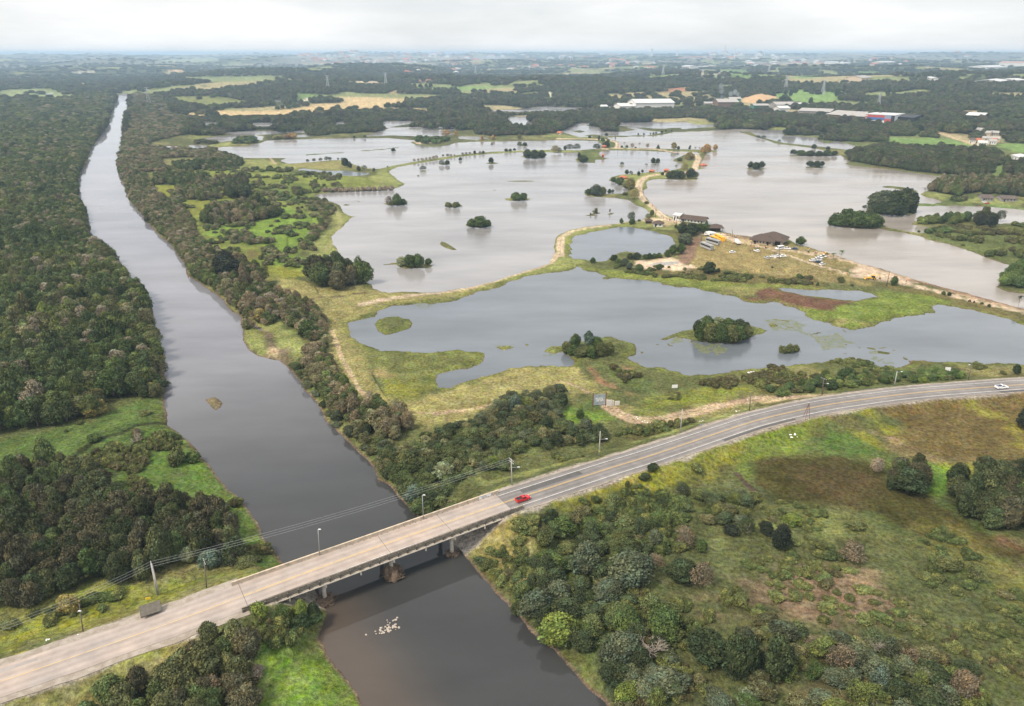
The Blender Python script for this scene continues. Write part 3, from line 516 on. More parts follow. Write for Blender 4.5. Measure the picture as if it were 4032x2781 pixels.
# woods: outline, kind, density (1 = closed canopy), tree height
FORESTS = [
 (tA2([(-1400,60),(0,180),(200,185),(450,170),(600,125),(770,130),(770,190),(735,240),(725,310),(680,370),(640,430),(590,500),(565,590),(515,650),(505,740),(515,850),(565,920),(575,1020),(590,1110),(670,1170),(730,1230),(770,1290),(0,1400),(-2500,1500)]), 'wood', 1, 9.0),
 (tG([(-1500,-100),(760,-20),(800,90),(870,190),(930,260),(1010,320),(1035,430),(1060,560),(1095,640),(1130,720),(1115,820),(1135,880),(1110,950),(1000,1020),(760,1070),(700,1160),(450,1225),(0,1310),(-1500,1500)]), 'wood', 1, 9.0),
 (tK([(-900,300),(0,130),(150,60),(400,-20),(600,-10),(720,110),(850,200),(1100,240),(1430,225),(1560,340),(1600,400),(1690,440),(1680,560),(1560,630),(1250,630),(980,780),(700,780),(480,860),(180,1000),(0,970),(-900,1250)]), 'dark', 1, 7.5),
 (tK([(1250,1440),(1500,1320),(1720,1270),(1840,1400),(1820,1596),(1800,1800),(600,1800),(800,1590),(1000,1500)]), 'dark', 1, 6.0),
 (tA2([(880,130),(1100,150),(1160,260),(1290,285),(1250,400),(1060,450),(960,480),(1300,500),(1500,500),(1620,570),(1600,630),(1330,600),(1330,560),(1090,570),(1100,625),(1200,660),(960,660),(1030,760),(1100,850),(1200,870),(1300,980),(1330,1100),(1430,1200),(1480,1371),(1310,1371),(1270,1260),(1220,1180),(1120,1080),(1020,980),(920,860),(870,740),(825,650),(820,590),(840,500),(850,420),(865,330),(870,270),(893,180)]), 'riverside', .95, 7.0),
 (tA2([(1160,610),(1400,600),(1640,590),(1640,620),(1400,650),(1220,655)]), 'wood', .9, 6), (tA2([(1040,690),(1400,700),(1450,740),(1250,750),(1040,750)]), 'wood', .9, 6), (tA2([(1200,780),(1440,740),(1560,715),(1560,740),(1450,780),(1500,850),(1350,860),(1210,840)]), 'riverside', .9, 6),
 (tA2([(1530,790),(1640,720),(1690,800),(1680,840),(1540,850)]), 'dark', 1, 10), (tA2([(1340,1000),(1500,930),(1650,900),(1800,880),(1890,960),(1800,990),(1600,1020),(1400,1030)]), 'riverside', .9, 8), (tA2([(1570,1120),(1850,1120),(1850,1160),(1650,1165)]), 'riverside', .7, 4),
 (tA2([(1700,640),(2060,640),(2080,670),(1700,670)]), 'shrubby', .6, 4), (tA2([(2080,840),(2240,880),(2250,950),(2160,1090),(2050,1180),(2020,1170),(2130,1040),(2190,960)]), 'riverside', .6, 4), (tA2([(1980,780),(2060,780),(2050,820),(1990,810)]), 'riverside', .7, 4), (tA2([(1720,800),(1870,800),(1870,830),(1740,830)]), 'shrubby', .7, 3),
 (tG([(1270,0),(1500,0),(1600,60),(1700,110),(1850,170),(1850,300),(2050,350),(2250,450),(2270,580),(2120,590),(1950,480),(1790,470),(1650,380),(1530,260),(1380,170)]), 'riverside', .9, 6.0),
 (tH([(0,370),(130,380),(310,480),(300,580),(340,650),(330,780),(400,860),(440,960),(510,1030),(620,1080),(960,1190),(940,1280),(830,1340),(720,1340),(580,1230),(370,1210),(350,1120),(290,1000),(230,900),(190,760),(250,640),(130,560),(0,480)]), 'riverside', .85, 5.5),
 (tH([(1580,1010),(1980,1000),(1990,1120),(1880,1220),(2180,1250),(2290,1300),(2200,1370),(1800,1400),(1620,1430),(1600,1580),(800,1590),(720,1510),(900,1390),(1050,1300),(1300,1230),(1560,1110)]), 'bank', .9, 3.9),
 (tL([(1000,0),(1600,0),(1800,60),(1700,150),(1560,290),(1400,400),(1330,400),(1250,320),(1200,250),(1150,170),(1080,130)]), 'bank', .95, 4.2),
 (tD([(40,1270),(250,1240),(480,1290),(380,1315),(250,1345),(60,1320)]), 'dark', 1.2, 13),
 (tN([(1650,1070),(1900,980),(2300,960),(2600,900),(2600,1500),(2258,1500),(2000,1420),(1750,1310),(1620,1190)]), 'dark', 1, 8.0), (tN([(1190,930),(1480,930),(1480,1080),(1210,1080)]), 'dark', 1, 5.5),
 (tF([(670,390),(740,330),(1050,295),(1750,345),(2000,335),(2130,425),(2000,500),(2000,550),(1850,568),(1500,538),(1200,503),(900,463),(700,425)]), 'dark', 1, 10), (tF([(1400,690),(1600,620),(1900,600),(2280,640),(2500,640),(2500,700),(2280,720),(1900,720),(1700,750)]), 'riverside', .9, 8), (tF([(1640,770),(1760,775),(1740,800),(1640,800)]), 'shrubby', .9, 4),
 (tF([(1290,985),(1500,960),(1780,950),(1790,990),(1500,996),(1320,996)]), 'green', 1, 8), (tF([(1840,980),(2000,980),(2000,1020),(1850,1010)]), 'dark', 1, 11),
 (tF([(1400,1030),(1700,1015),(2300,1010),(2600,1050),(2600,1700),(2290,1600),(2240,1390),(2070,1325),(1610,1150),(1420,1090)]), 'scrub', .55, 3.2), (tF([(1390,1050),(1600,1050),(1600,1090),(1420,1085)]), 'green', .9, 4),
 (tJ([(2090,330),(2200,270),(2300,240),(2600,240),(2600,440),(2300,455),(2150,430),(2085,400)]), 'green', 1, 9),
 (tF([(440,220),(560,180),(660,120),(900,110),(1050,200),(1040,270),(800,260),(560,245),(440,238)]), 'dark', 1, 9), (tF([(930,130),(1250,95),(1330,180),(1300,215),(1050,210)]), 'dark', 1, 9), (tF([(0,40),(250,20),(600,60),(640,90),(500,140),(300,125),(0,100)]), 'dark', 1, 9), (tF([(120,165),(400,165),(480,200),(300,195),(160,185)]), 'dark', 1, 7),
 (tF([(1370,190),(1500,200),(1500,235),(1340,225)]), 'dark', .9, 7), (tF([(2060,210),(2280,210),(2280,290),(2130,280)]), 'dark', .9, 8), (tF([(2100,480),(2280,470),(2600,470),(2600,640),(2280,600),(2150,580),(2100,530)]), 'dark', .9, 8), (tF([(1880,700),(2200,700),(2280,720),(2280,770),(2060,745),(1900,740)]), 'dark', .9, 8), (tF([(1860,0),(2600,-60),(2600,190),(2100,190),(1870,110)]), 'dark', 1, 10),
 (tF([(1400,60),(1550,40),(1720,60),(1730,120),(1600,130),(1420,130)]), 'dark', .9, 10), (tC([(1940,740),(2060,740),(2050,780),(1950,800)]), 'dark', .6, 6),
 (tB([(0,585),(400,575),(600,600),(560,650),(300,645),(280,680),(270,720),(0,738)]), 'dark', 1, 9), (tB([(320,700),(600,688),(900,688),(860,640),(560,655)]), 'dark', .9, 8), (tB([(590,600),(920,570),(1040,575),(1100,620),(1110,660),(1200,690),(1480,695),(1450,725),(1350,748),(1000,755),(900,740),(880,700),(900,690),(840,640),(620,640)]), 'dark', 1, 11),
 (tB([(1270,600),(1600,580),(2400,570),(2500,630),(1900,645),(1500,668),(1310,640)]), 'dark', 1, 9), (tB([(1060,590),(1260,590),(1250,612),(1060,615)]), 'riverside', .9, 7), (tB([(370,750),(500,745),(700,770),(720,790),(640,808),(500,800),(470,770)]), 'green', .9, 8),
 (tA([(1270,625),(1980,622),(2380,635),(2380,655),(1980,650),(1860,656),(1680,656),(1470,655),(1330,650)]), 'dark', 1, 8), (tA([(1580,695),(2380,680),(2380,740),(2100,748),(2000,738),(2060,708),(1700,708),(1600,708)]), 'dark', 1, 8), (tA([(1570,770),(1700,740),(1730,780),(1740,805),(1580,805)]), 'green', .9, 8), (tA([(1780,735),(1980,730),(1990,770),(1800,778)]), 'autumn', .8, 10),
 (tA([(1540,722),(1585,722),(1580,742),(1545,742)]), 'dark', 1, 7), (tA([(1310,790),(1490,785),(1480,808),(1320,808)]), 'dark', .9, 6), (tA([(1380,650),(1480,660),(1500,690),(1390,690)]), 'riverside', .7, 5),
 (tC([(100,545),(0,590),(300,580),(560,590),(800,620),(1000,660),(980,700),(750,690),(600,660),(380,640),(0,630)]), 'dark', .9, 9),
]
FORESTS += [(tO([(560,500),(760,330),(1000,160),(1300,80),(1560,180),(1500,420),(1450,700),(1480,860),(1700,960),(1780,1300),(1720,1650),(1250,1650),(1150,1380),(900,1180),(650,1010),(560,830)]), 'bank', .80, 4.0),
 (tQ([(-150,1100),(150,980),(500,1080),(900,1180),(1300,1200),(1850,1380),(1900,1700),(900,1750),(0,1700)]), 'bank', .62, 4.0), (tL([(2000,1000),(2120,900),(2305,800),(2305,1250),(2200,1230)]), 'bank', .85, 3.6),
 (tM([(1050,740),(1300,720),(1700,640),(1800,700),(1500,830),(1150,900)]), 'bank', .40, 2.6), (tM([(1450,960),(1800,1000),(1900,1250),(1400,1200),(1150,1150),(1200,1050)]), 'bank', .60, 2.8)]
col = np.tile(MID, (len(gx), 1))
gg = np.hypot(gx, gy)
n1 = fbm(gx, gy, 38, 4, 51); n2 = fbm(gx, gy, 6, 3, 52); n3 = fbm(gx, gy, 120, 3, 53)
def lay(c, a):
    global col
    a = np.clip(a, 0, 1)[:, None]
    col = col * (1 - a) + c * a
lay(DRY, smooth(.52, .66, n1) * .55); lay(BRIGHT, smooth(.55, .7, n3) * .5); lay(HEATH, smooth(.6, .72, fbm(gx, gy, 22, 3, 54)) * .5)
far = smooth(1000, 1500, gg)
lay(FLOOR * 1.2, far * .9)
# scattered clearings in the far country
ncl = fbm(gx * .8, gy, 420, 3, 61)
clear = far * np.maximum(smooth(.645, .68, ncl), smooth(.65, .68, fbm(gx, gy * .7, 150, 3, 65)))
lay(C3(.17,.19,.08), clear); lay(C3(.30,.25,.14), clear * smooth(.5, .6, fbm(gx, gy, 300, 2, 67)) * .8)
town = smooth(5200, 7000, gg) * smooth(.50, .58, fbm(gx, gy, 1500, 3, 63))
lay(C3(.20,.19,.17), town * .55)
fz = H / (H - np.clip(gz, 0, 95)); fz = np.where(gg > 1300, fz, 1.0); gxe = gx * fz; gye = gy * fz   # fields on the hills were outlined as seen
for poly, c, f, a in ZONES:
    p = wp(poly)
    s = poly_sd(p, gxe, gye, 60.0)
    m = s > -25
    w = np.zeros(len(gx))
    fm = np.maximum(f, gg * gg / H * .0009)
    w[m] = smooth(-1, 1, (s[m] + (n2[m] - .5) * 5 * min(f, 6) * .6 + (n1[m] - .5) * 2.2 * f) / fm[m]) * a
    lay(c, w)
in_woods = np.zeros(len(gx))
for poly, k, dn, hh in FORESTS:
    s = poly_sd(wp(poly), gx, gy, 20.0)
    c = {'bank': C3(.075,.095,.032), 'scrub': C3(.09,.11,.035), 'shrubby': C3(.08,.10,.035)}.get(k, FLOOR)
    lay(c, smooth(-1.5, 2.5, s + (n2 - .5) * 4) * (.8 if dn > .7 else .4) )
# banks: mud at the water's edge, fresh green just above
lay(MUD, (1 - smooth(.1, 1.3, gd)) * np.where(gbody == 0, .95, .35) * (gd > -20))
lay(MARSH * .8, smooth(.2, 1.0, gd) * (1 - smooth(2, 5, gd)) * np.where(gbody == 3, .6, .25) * (1 - far))
lay(np.array([.10, .075, .05]), (gd < 0) * 1.0)
for pts, hw, c in TRACKS:
    dd = line_d(wp(pts), gx, gy, 25.0)
    ww = np.maximum(hw * 1.3, gg * .0014)
    rut = np.where(hw > 1.4, 1 - .45 * np.exp(-(dd / .45) ** 2), 1)
    lay(c, (1 - smooth(.75, 1.25, (dd + (n2 - .5) * 1.6) / ww)) * rut * .93)
# worn gravel verges of the highway
ridx = np.nonzero((gg < 760) & (gy < 560))[0]
dr = line_d(RA[:, :2], gx, gy, 14.0)
lay(GRAVEL * .9, (1 - smooth(6.0, 7.4, dr + (n2 - .5) * 3.0)) * .9 * (gd > 0))
n4 = fbm(gx, gy, 3.2, 2, 58)
col = col * (0.72 + 0.56 * n2[:, None]) * (0.85 + 0.30 * n1[:, None]) * (0.75 + .5 * n4[:, None])

def mesh_np(name, V, F, mats, smooth_sh=True, fmat=None):
    me = bpy.data.meshes.new(name)
    me.vertices.add(len(V)); me.vertices.foreach_set('co', np.ascontiguousarray(V, np.float32).ravel())
    F = np.asarray(F, np.int32); k = F.shape[1]
    me.loops.add(F.size); me.loops.foreach_set('vertex_index', F.ravel())
    me.polygons.add(len(F)); me.polygons.foreach_set('loop_start', np.arange(0, F.size, k, dtype=np.int32))
    try: me.polygons.foreach_set('loop_total', np.full(len(F), k, np.int32))
    except Exception: pass
    for m in mats: me.materials.append(m)
    if fmat is not None: me.polygons.foreach_set('material_index', np.asarray(fmat, np.int32))
    me.update(calc_edges=True)
    me.polygons.foreach_set('use_smooth', np.full(len(F), smooth_sh, bool))
    return me
def add_col(me, name, c):
    a = me.color_attributes.new(name, 'FLOAT_COLOR', 'POINT')
    d = np.ones((len(c), 4), np.float32); d[:, :3] = c
    a.data.foreach_set('color', d.ravel())
# ---------------------------------------------------------------- materials
class NT:
    def __init__(s, name):
        s.m = bpy.data.materials.new(name); s.m.use_nodes = True; s.t = s.m.node_tree
        s.b = s.t.nodes['Principled BSDF']; s.b.inputs['Specular IOR Level'].default_value = 0.2; s.b.inputs['Roughness'].default_value = 0.85
    def n(s, ty, **kw):
        x = s.t.nodes.new(ty)
        for k, v in kw.items(): setattr(x, k, v)
        return x
    def l(s, a, b): s.t.links.new(a, b)
    def coord(s):
        if not hasattr(s, '_c'): s._c = s.n('ShaderNodeNewGeometry').outputs['Position']
        return s._c
    def obj(s):
        if not hasattr(s, '_o'): s._o = s.n('ShaderNodeTexCoord').outputs['Object']
        return s._o
    def noise(s, scale, detail=3, vec=None, rough=.6):
        x = s.n('ShaderNodeTexNoise'); x.inputs['Scale'].default_value = scale; x.inputs['Detail'].default_value = detail; x.inputs['Roughness'].default_value = rough
        s.l(vec if vec else s.coord(), x.inputs['Vector']); return x.outputs['Fac']
    def rng(s, v, a, b, c, d):
        x = s.n('ShaderNodeMapRange'); s.l(v, x.inputs[0])
        for i, q in enumerate((a, b, c, d)): x.inputs[i + 1].default_value = q
        return x.outputs[0]
    def mul(s, c, f):
        x = s.n('ShaderNodeVectorMath', operation='SCALE'); s.l(c, x.inputs[0]); s.l(f, x.inputs['Scale']); return x.outputs[0]
    def mix(s, f, a, b):
        x = s.n('ShaderNodeMix', data_type='RGBA')
        if hasattr(f, 'is_output'): s.l(f, x.inputs[0])
        else: x.inputs[0].default_value = f
        for q, i in ((a, 6), (b, 7)):
            if hasattr(q, 'is_output'): s.l(q, x.inputs[i])
            else: x.inputs[i].default_value = (*q, 1)
        return x.outputs[2]
    def bump(s, h, st, dist=.3):
        x = s.n('ShaderNodeBump'); x.inputs['Strength'].default_value = st; x.inputs['Distance'].default_value = dist
        s.l(h, x.inputs['Height']); s.l(x.outputs[0], s.b.inputs['Normal'])
    def base(s, c): s.l(c, s.b.inputs['Base Color'])
_flat = {}
def paint(name, c, rough=.6, var=.18, scale=3.0, spec=.3, metal=0.0, var2=None):
    """plain painted or rendered surface with uneven tone"""
    if name in _flat: return _flat[name]
    s = NT(name); s.b.inputs['Roughness'].default_value = rough; s.b.inputs['Specular IOR Level'].default_value = spec; s.b.inputs['Metallic'].default_value = metal
    n = s.noise(scale, 4, s.obj()); c2 = var2 if var2 else tuple(v * (1 - 2 * var) for v in c)
    s.base(s.mix(s.rng(n, .3, .7, 0, 1), c2, c))
    _flat[name] = s.m; return s.m

s = NT('ground_cover')
vc = s.n('ShaderNodeVertexColor', layer_name='cover').outputs['Color']
a = s.noise(.9, 4); b = s.noise(.16, 4); c = s.noise(3.2, 2)
f1 = s.rng(a, .3, .7, .50, 1.55); f2 = s.rng(b, .3, .7, .82, 1.18); f3 = s.rng(c, .3, .7, .70, 1.3)
x = s.mul(s.mul(s.mul(vc, f1), f2), f3)
# tufts a little browner or yellower
hs = s.n('ShaderNodeHueSaturation'); s.l(x, hs.inputs['Color']); s.l(s.rng(s.noise(.33, 3), .3, .7, .475, .525), hs.inputs['Hue']); s.l(s.rng(s.noise(.5, 2), .3, .7, .85, 1.15), hs.inputs['Saturation'])
s.base(hs.outputs[0]); s.b.inputs['Roughness'].default_value = 1; s.b.inputs['Specular IOR Level'].default_value = .05
s.bump(s.rng(a, 0, 1, 0, 1), .9, .9)
GROUND_M = s.m

def water_mat(name, c, rough, wave, wscale, patch=None):
    s = NT(name); s.b.inputs['IOR'].default_value = 1.333; s.b.inputs['Specular IOR Level'].default_value = .5
    s.b.inputs['Roughness'].default_value = rough
    vc = s.n('ShaderNodeVertexColor', layer_name='cover').outputs['Color']
    st = s.n('ShaderNodeMapping'); st.inputs['Scale'].default_value = (.35, 1, 1); st.inputs['Rotation'].default_value = (0, 0, -.25); s.l(s.coord(), st.inputs[0])
    wind = s.noise(.018, 5, st.outputs[0]); s.base(s.mul(vc, s.rng(s.noise(.03, 6, st.outputs[0]), .3, .7, .74, 1.22)))
    s.l(s.rng(wind, .38, .62, rough * .6, rough * 2.0), s.b.inputs['Roughness'])
    mp = s.n('ShaderNodeMapping'); mp.inputs['Scale'].default_value = (1, 1.6, 1); mp.inputs['Rotation'].default_value = (0, 0, .35); s.l(s.coord(), mp.inputs[0])
    n = s.noise(wscale, 3, mp.outputs[0]); 
    # calmer and rougher water in drifting patches
    pt = s.rng(wind, .38, .62, .25, 1.5)
    bp = s.n('ShaderNodeBump'); bp.inputs['Distance'].default_value = .12; s.l(n, bp.inputs['Height'])
    m = s.n('ShaderNodeMath', operation='MULTIPLY'); s.l(pt, m.inputs[0]); m.inputs[1].default_value = wave; s.l(m.outputs[0], bp.inputs['Strength'])
    s.l(bp.outputs[0], s.b.inputs['Normal'])
    return s.m
RIVER_M = water_mat('river_surface', None, .022, .085, .8)
LAKE_M = water_mat('lake_surface', None, .12, .42, .9)

# ---------------------------------------------------------------- ground and water sheets
idx = np.arange(nr * nc).reshape(nr, nc)
Q = np.stack([idx[:-1, :-1], idx[:-1, 1:], idx[1:, 1:], idx[1:, :-1]], -1).reshape(-1, 4)[:, ::-1]
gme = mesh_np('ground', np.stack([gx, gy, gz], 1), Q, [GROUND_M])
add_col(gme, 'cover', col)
def link(name, me, parent=None, kind=None, **props):
    o = bpy.data.objects.new(name, me); COL.objects.link(o)
    if parent is not None: o.parent = parent
    if kind: o['kind'] = kind
    for k, v in props.items(): o[k] = v
    return o
link('ground', gme, kind='structure', label='green and brown river plain with marsh, meadow and far wooded hills', category='ground')
zz = gz[Q]; gq = gg[Q[:, 0]]
wet = (zz.min(1) < 0) & (gq < 6000)
bq = gbody[Q]
riv = wet & ((bq == 0).any(1)) & (gq < 2300)
lak = wet & ~((bq == 0).any(1) & (gq < 2300))
wcol = {0: C3(.165,.165,.182), 1: C3(.225,.218,.214), 2: C3(.250,.224,.196), 3: C3(.118,.134,.150)}
wc = np.zeros((len(gx), 3))
for b, c in wcol.items(): wc[gbody == b] = c
# silt: browner along the near left of the river below the bridge
silt = fbm(gx, gy, 60, 3, 77)
wc[gbody == 0] *= (0.92 + .18 * silt[gbody == 0])[:, None]
kn = (gbody == 0) * (1 - smooth(175, 360, gg)); wc = wc * (1 - kn[:, None]) + C3(.040,.041,.041) * kn[:, None]  # near reach darkened in the base colour, imitating its weaker sky reflection
kf = (gbody == 0) * smooth(500, 1300, gg); wc = wc * (1 - kf[:, None]) + C3(.24,.24,.26) * kf[:, None]  # far reach brightened: sky reflection at grazing view painted into the water colour
dlb = line_d(wp(tL([(600,1180),(700,1380),(830,1596),(1000,1900)])), gx, gy, 40.)
k = (gbody == 0) * (1 - smooth(2, 20, dlb)); wc = wc * (1 - .6 * k[:, None]) + C3(.105,.078,.058) * .6 * k[:, None]
def sub(name, mask, mat, z, **pr):
    f = Q[mask]; u, inv = np.unique(f, return_inverse=True)
    V = np.stack([gx[u], gy[u], np.full(len(u), z)], 1)
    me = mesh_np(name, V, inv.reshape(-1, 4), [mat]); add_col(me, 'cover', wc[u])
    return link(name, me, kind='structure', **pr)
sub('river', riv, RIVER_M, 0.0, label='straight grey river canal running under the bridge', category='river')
sub('lake', lak, LAKE_M, 0.002, label='pale grey brown lakes between the dikes', category='lake')

# ---------------------------------------------------------------- haze
s = bpy.data.materials.new('haze_air'); s.use_nodes = True; t = s.node_tree
t.nodes.remove(t.nodes['Principled BSDF'])
pv = t.nodes.new('ShaderNodeVolumePrincipled')
pv.inputs['Color'].default_value = (.56, .76, 1.0, 1)
pv.inputs['Density'].default_value = 1.0e-4
pv.inputs['Anisotropy'].default_value = 0.3
t.links.new(pv.outputs[0], t.nodes['Material Output'].inputs['Volume'])
HB = 61000.0; ztop = 152.0; zbot = -3.0
V = [(x, y, z) for z in (zbot, ztop) for x, y in ((-HB, -3000), (HB, -3000), (HB, HB), (-HB, HB))]
me = mesh_np('haze', V, [(0,3,2,1),(4,5,6,7),(0,1,5,4),(1,2,6,5),(2,3,7,6),(3,0,4,7)], [s], False)
link('haze', me, kind='stuff', label='pale bluish haze filling the air over the plain', category='haze')
# ---------------------------------------------------------------- foliage material: tint of the tree + lighter and darker leaf clusters
def leaf_material(name, rough=.7, sat=1.0):
    s = NT(name)
    oi = s.n('ShaderNodeObjectInfo')
    at_ = s.n('ShaderNodeAttribute', attribute_type='INSTANCER', attribute_name='tint')
    ad = s.n('ShaderNodeVectorMath', operation='ADD'); s.l(oi.outputs['Color'], ad.inputs[0]); s.l(at_.outputs['Vector'], ad.inputs[1])
    lv = s.n('ShaderNodeVertexColor', layer_name='leaf').outputs['Color']
    m = s.n('ShaderNodeVectorMath', operation='MULTIPLY'); s.l(ad.outputs[0], m.inputs[0]); s.l(lv, m.inputs[1])
    s.base(m.outputs[0]); s.b.inputs['Roughness'].default_value = rough; s.b.inputs['Specular IOR Level'].default_value = .12
    return s.m
LEAF = leaf_material('leaves')
s = NT('bark'); s.base(s.mix(s.rng(s.noise(2.5, 3, s.obj()), .35, .65, 0, 1), (.085, .065, .045), (.17, .14, .11))); BARK = s.m
s = NT('pale_dead_bark'); s.base(s.mix(s.rng(s.noise(1.5, 3, s.obj()), .35, .65, 0, 1), (.24, .20, .165), (.40, .35, .30))); PALEBARK = s.m

def leaf_quads(rng, P, N, size, colr, elong=1.0):
    """one small leafy quad per point, facing N with scatter"""
    n = len(P)
    N = N + rng.normal(0, .55, (n, 3)); N /= np.linalg.norm(N, axis=1)[:, None] + 1e-9
    T = np.cross(N, rng.normal(0, 1, (n, 3))); T /= np.linalg.norm(T, axis=1)[:, None] + 1e-9
    B = np.cross(N, T)
    sz = size * rng.uniform(.6, 1.35, n)[:, None]
    a = T * sz * .5 * elong; b = B * sz * .5
    V = np.stack([P - a - b * .6, P + a * .9 - b, P + a + b * .7, P - a * .7 + b], 1).reshape(-1, 3)
    F = np.arange(4 * n).reshape(n, 4)
    C = np.repeat(colr, 4, 0)
    return V, F, C
def tube_np(P0, P1, r0, r1, k=5):
    d = P1 - P0; d = d / (np.linalg.norm(d) + 1e-9)
    u = np.cross(d, [0.31, .27, .91]); u /= np.linalg.norm(u) + 1e-9; v = np.cross(d, u)
    an = np.arange(k) * 2 * math.pi / k
    ring = np.cos(an)[:, None] * u + np.sin(an)[:, None] * v
    V = np.concatenate([P0 + ring * r0, P1 + ring * r1])
    F = [[i, (i + 1) % k, k + (i + 1) % k, k + i] for i in range(k)]
    return V, np.array(F)
def join_np(parts):
    Vs, Fs, Cs, off = [], [], [], 0
    for V, F, C in parts:
        Vs.append(V); Fs.append(F + off); Cs.append(C); off += len(V)
    return np.concatenate(Vs), np.concatenate(Fs), np.concatenate(Cs)
def branches(rng, R_, Hh, base, nb, r0, depth_=2, spread=.8, col=(1,1,1)):
    parts = []
    def grow(p, d, L, r, lv):
        q = p + d * L; V, F = tube_np(p, q, r, r * .55, 4); parts.append((V, F, np.tile(col, (len(V), 1))))
        if lv > 0:
            for _ in range(3 if lv > 1 else 4):
                dd = d + rng.normal(0, spread * .55, 3) + np.array([0, 0, .18]); dd /= np.linalg.norm(dd)
                grow(p + d * L * rng.uniform(.55, 1), dd, L * rng.uniform(.5, .8), r * .55, lv - 1)
    for i in range(nb):
        a = 2 * math.pi * i / nb + rng.uniform(-.3, .3); e = rng.uniform(.5, 1.25)
        d = np.array([math.cos(a) * math.cos(e), math.sin(a) * math.cos(e), math.sin(e)])
        grow(np.array([0, 0, base + rng.uniform(0, Hh * .12)]), d, R_ * rng.uniform(.45, .65), r0, depth_)
    return parts
def crown(seed, R_=3.6, Hh=7.5, base=.5, lobes=26, per=165, leaf=.31, lr=.42, sparse=0, top=1.0, core=True, droop=0.0, cluster=1.0):
    rng = np.random.default_rng(seed); parts = []
    cz = base + (Hh - base) * .42; az_ = (Hh - cz); bz = cz - base
    for i in range(lobes):
        # lobes spread evenly over the dome
        t = (i + .5) / lobes; ph = i * 2.39996 + rng.uniform(-.3, .3)
        zc = 1 - 1.8 * t + rng.uniform(-.1, .1); zc = max(-.95, min(1, zc))
        rr = math.sqrt(max(0, 1 - zc * zc)) * rng.uniform(.55, .95)
        rr *= top if zc > .3 else 1
        c = np.array([math.cos(ph) * rr * R_ * .66, math.sin(ph) * rr * R_ * .66, cz + zc * (az_ if zc > 0 else bz) * .72])
        r = R_ * lr * rng.uniform(.7, 1.2)
        n = int(per * (r / (R_ * lr)) ** 2)
        D = rng.normal(0, 1, (n, 3)); D[:, 2] += .35; out = c - np.array([0, 0, cz * .9]); out /= np.linalg.norm(out) + 1e-9
        D += out * .7; D /= np.linalg.norm(D, axis=1)[:, None]
        P = c + D * r * np.array([1, 1, .78]) * rng.uniform(.62, 1.0, n)[:, None] ** .6 * (1 + .35 * rng.uniform(0, 1, n)[:, None] ** 5)
        P[:, 2] -= droop * rng.uniform(0, 1, n) * r
        P[:, 2] = np.maximum(P[:, 2], .05)
        tone = rng.uniform(.68, 1.38); hue = rng.uniform(-.10, .12)
        cc = np.stack([np.full(n, tone * (1 + hue)), np.full(n, tone), np.full(n, tone * (1 - hue))], 1) * rng.uniform(.55, 1.5, n)[:, None]
        if sparse: 
            k = rng.uniform(0, 1, n) > sparse; P = P[k]; D = D[k]; cc = cc[k]
        parts.append(leaf_quads(rng, P, D, leaf, cc))
    if core:
        a = np.linspace(0, 2 * math.pi, 11)[:-1]; VV = []; rowsn = 6
        for j in range(rowsn):
            z = -0.95 + 1.9 * j / (rowsn - 1); rad = math.sqrt(max(.02, 1 - z * z)) * R_ * .62
            for q in a:
                w = rng.uniform(.85, 1.1); VV.append([math.cos(q) * rad * w, math.sin(q) * rad * w, cz + z * (az_ if z > 0 else bz) * .66])
        FF = [[j * 10 + i, j * 10 + (i + 1) % 10, (j + 1) * 10 + (i + 1) % 10, (j + 1) * 10 + i] for j in range(rowsn - 1) for i in range(10)]
        parts.append((np.array(VV), np.array(FF), np.tile([.75, .75, .75], (len(VV), 1))))
    return join_np(parts)
def palm_crown(seed, Hh=8):
    rng = np.random.default_rng(seed); parts = []
    for i in range(17):
        a = i * 2.39996; e = rng.uniform(-.1, 1.2); L = rng.uniform(2.3, 3.0)
        p = np.array([0, 0, Hh - .6]); dh = np.array([math.cos(a), math.sin(a), 0]); side = np.array([-math.sin(a), math.cos(a), 0])
        prev = None; V = []
        for k in range(7):
            t = k / 6; q = p + dh * L * t * math.cos(e * .6) + np.array([0, 0, math.sin(e) * L * t - 1.5 * t * t * L * .45])
            w = .42 * math.sin(math.pi * min(1, t * .9 + .1)) + .05
            V += [q - side * w - np.array([0, 0, .22 * w]), q, q + side * w - np.array([0, 0, .22 * w])]
        F = []
        for k in range(6):
            F += [[3*k, 3*k+1, 3*k+4, 3*k+3], [3*k+1, 3*k+2, 3*k+5, 3*k+4]]
        V = np.array(V); parts.append((V, np.array(F), np.tile([rng.uniform(.7, 1.3)] * 3, (len(V), 1))))
    return join_np(parts)
def conifer(seed, R_=1.9, Hh=8):
    rng = np.random.default_rng(seed); parts = []
    for t in range(14):
        z = .8 + (Hh - 1) * t / 14; r = R_ * (1 - t / 14) ** .8 + .15; n = int(40 + 90 * r / R_)
        a = rng.uniform(0, 2 * math.pi, n); rr = r * np.sqrt(rng.uniform(.15, 1, n))
        P = np.stack([np.cos(a) * rr, np.sin(a) * rr, z + rng.uniform(-.3, .3, n) - rr * .25], 1)
        N = np.stack([np.cos(a), np.sin(a), np.full(n, .8)], 1)
        parts.append(leaf_quads(rng, P, N, .38, np.repeat(rng.uniform(.6, 1.35, n)[:, None], 3, 1)))
    return join_np(parts)
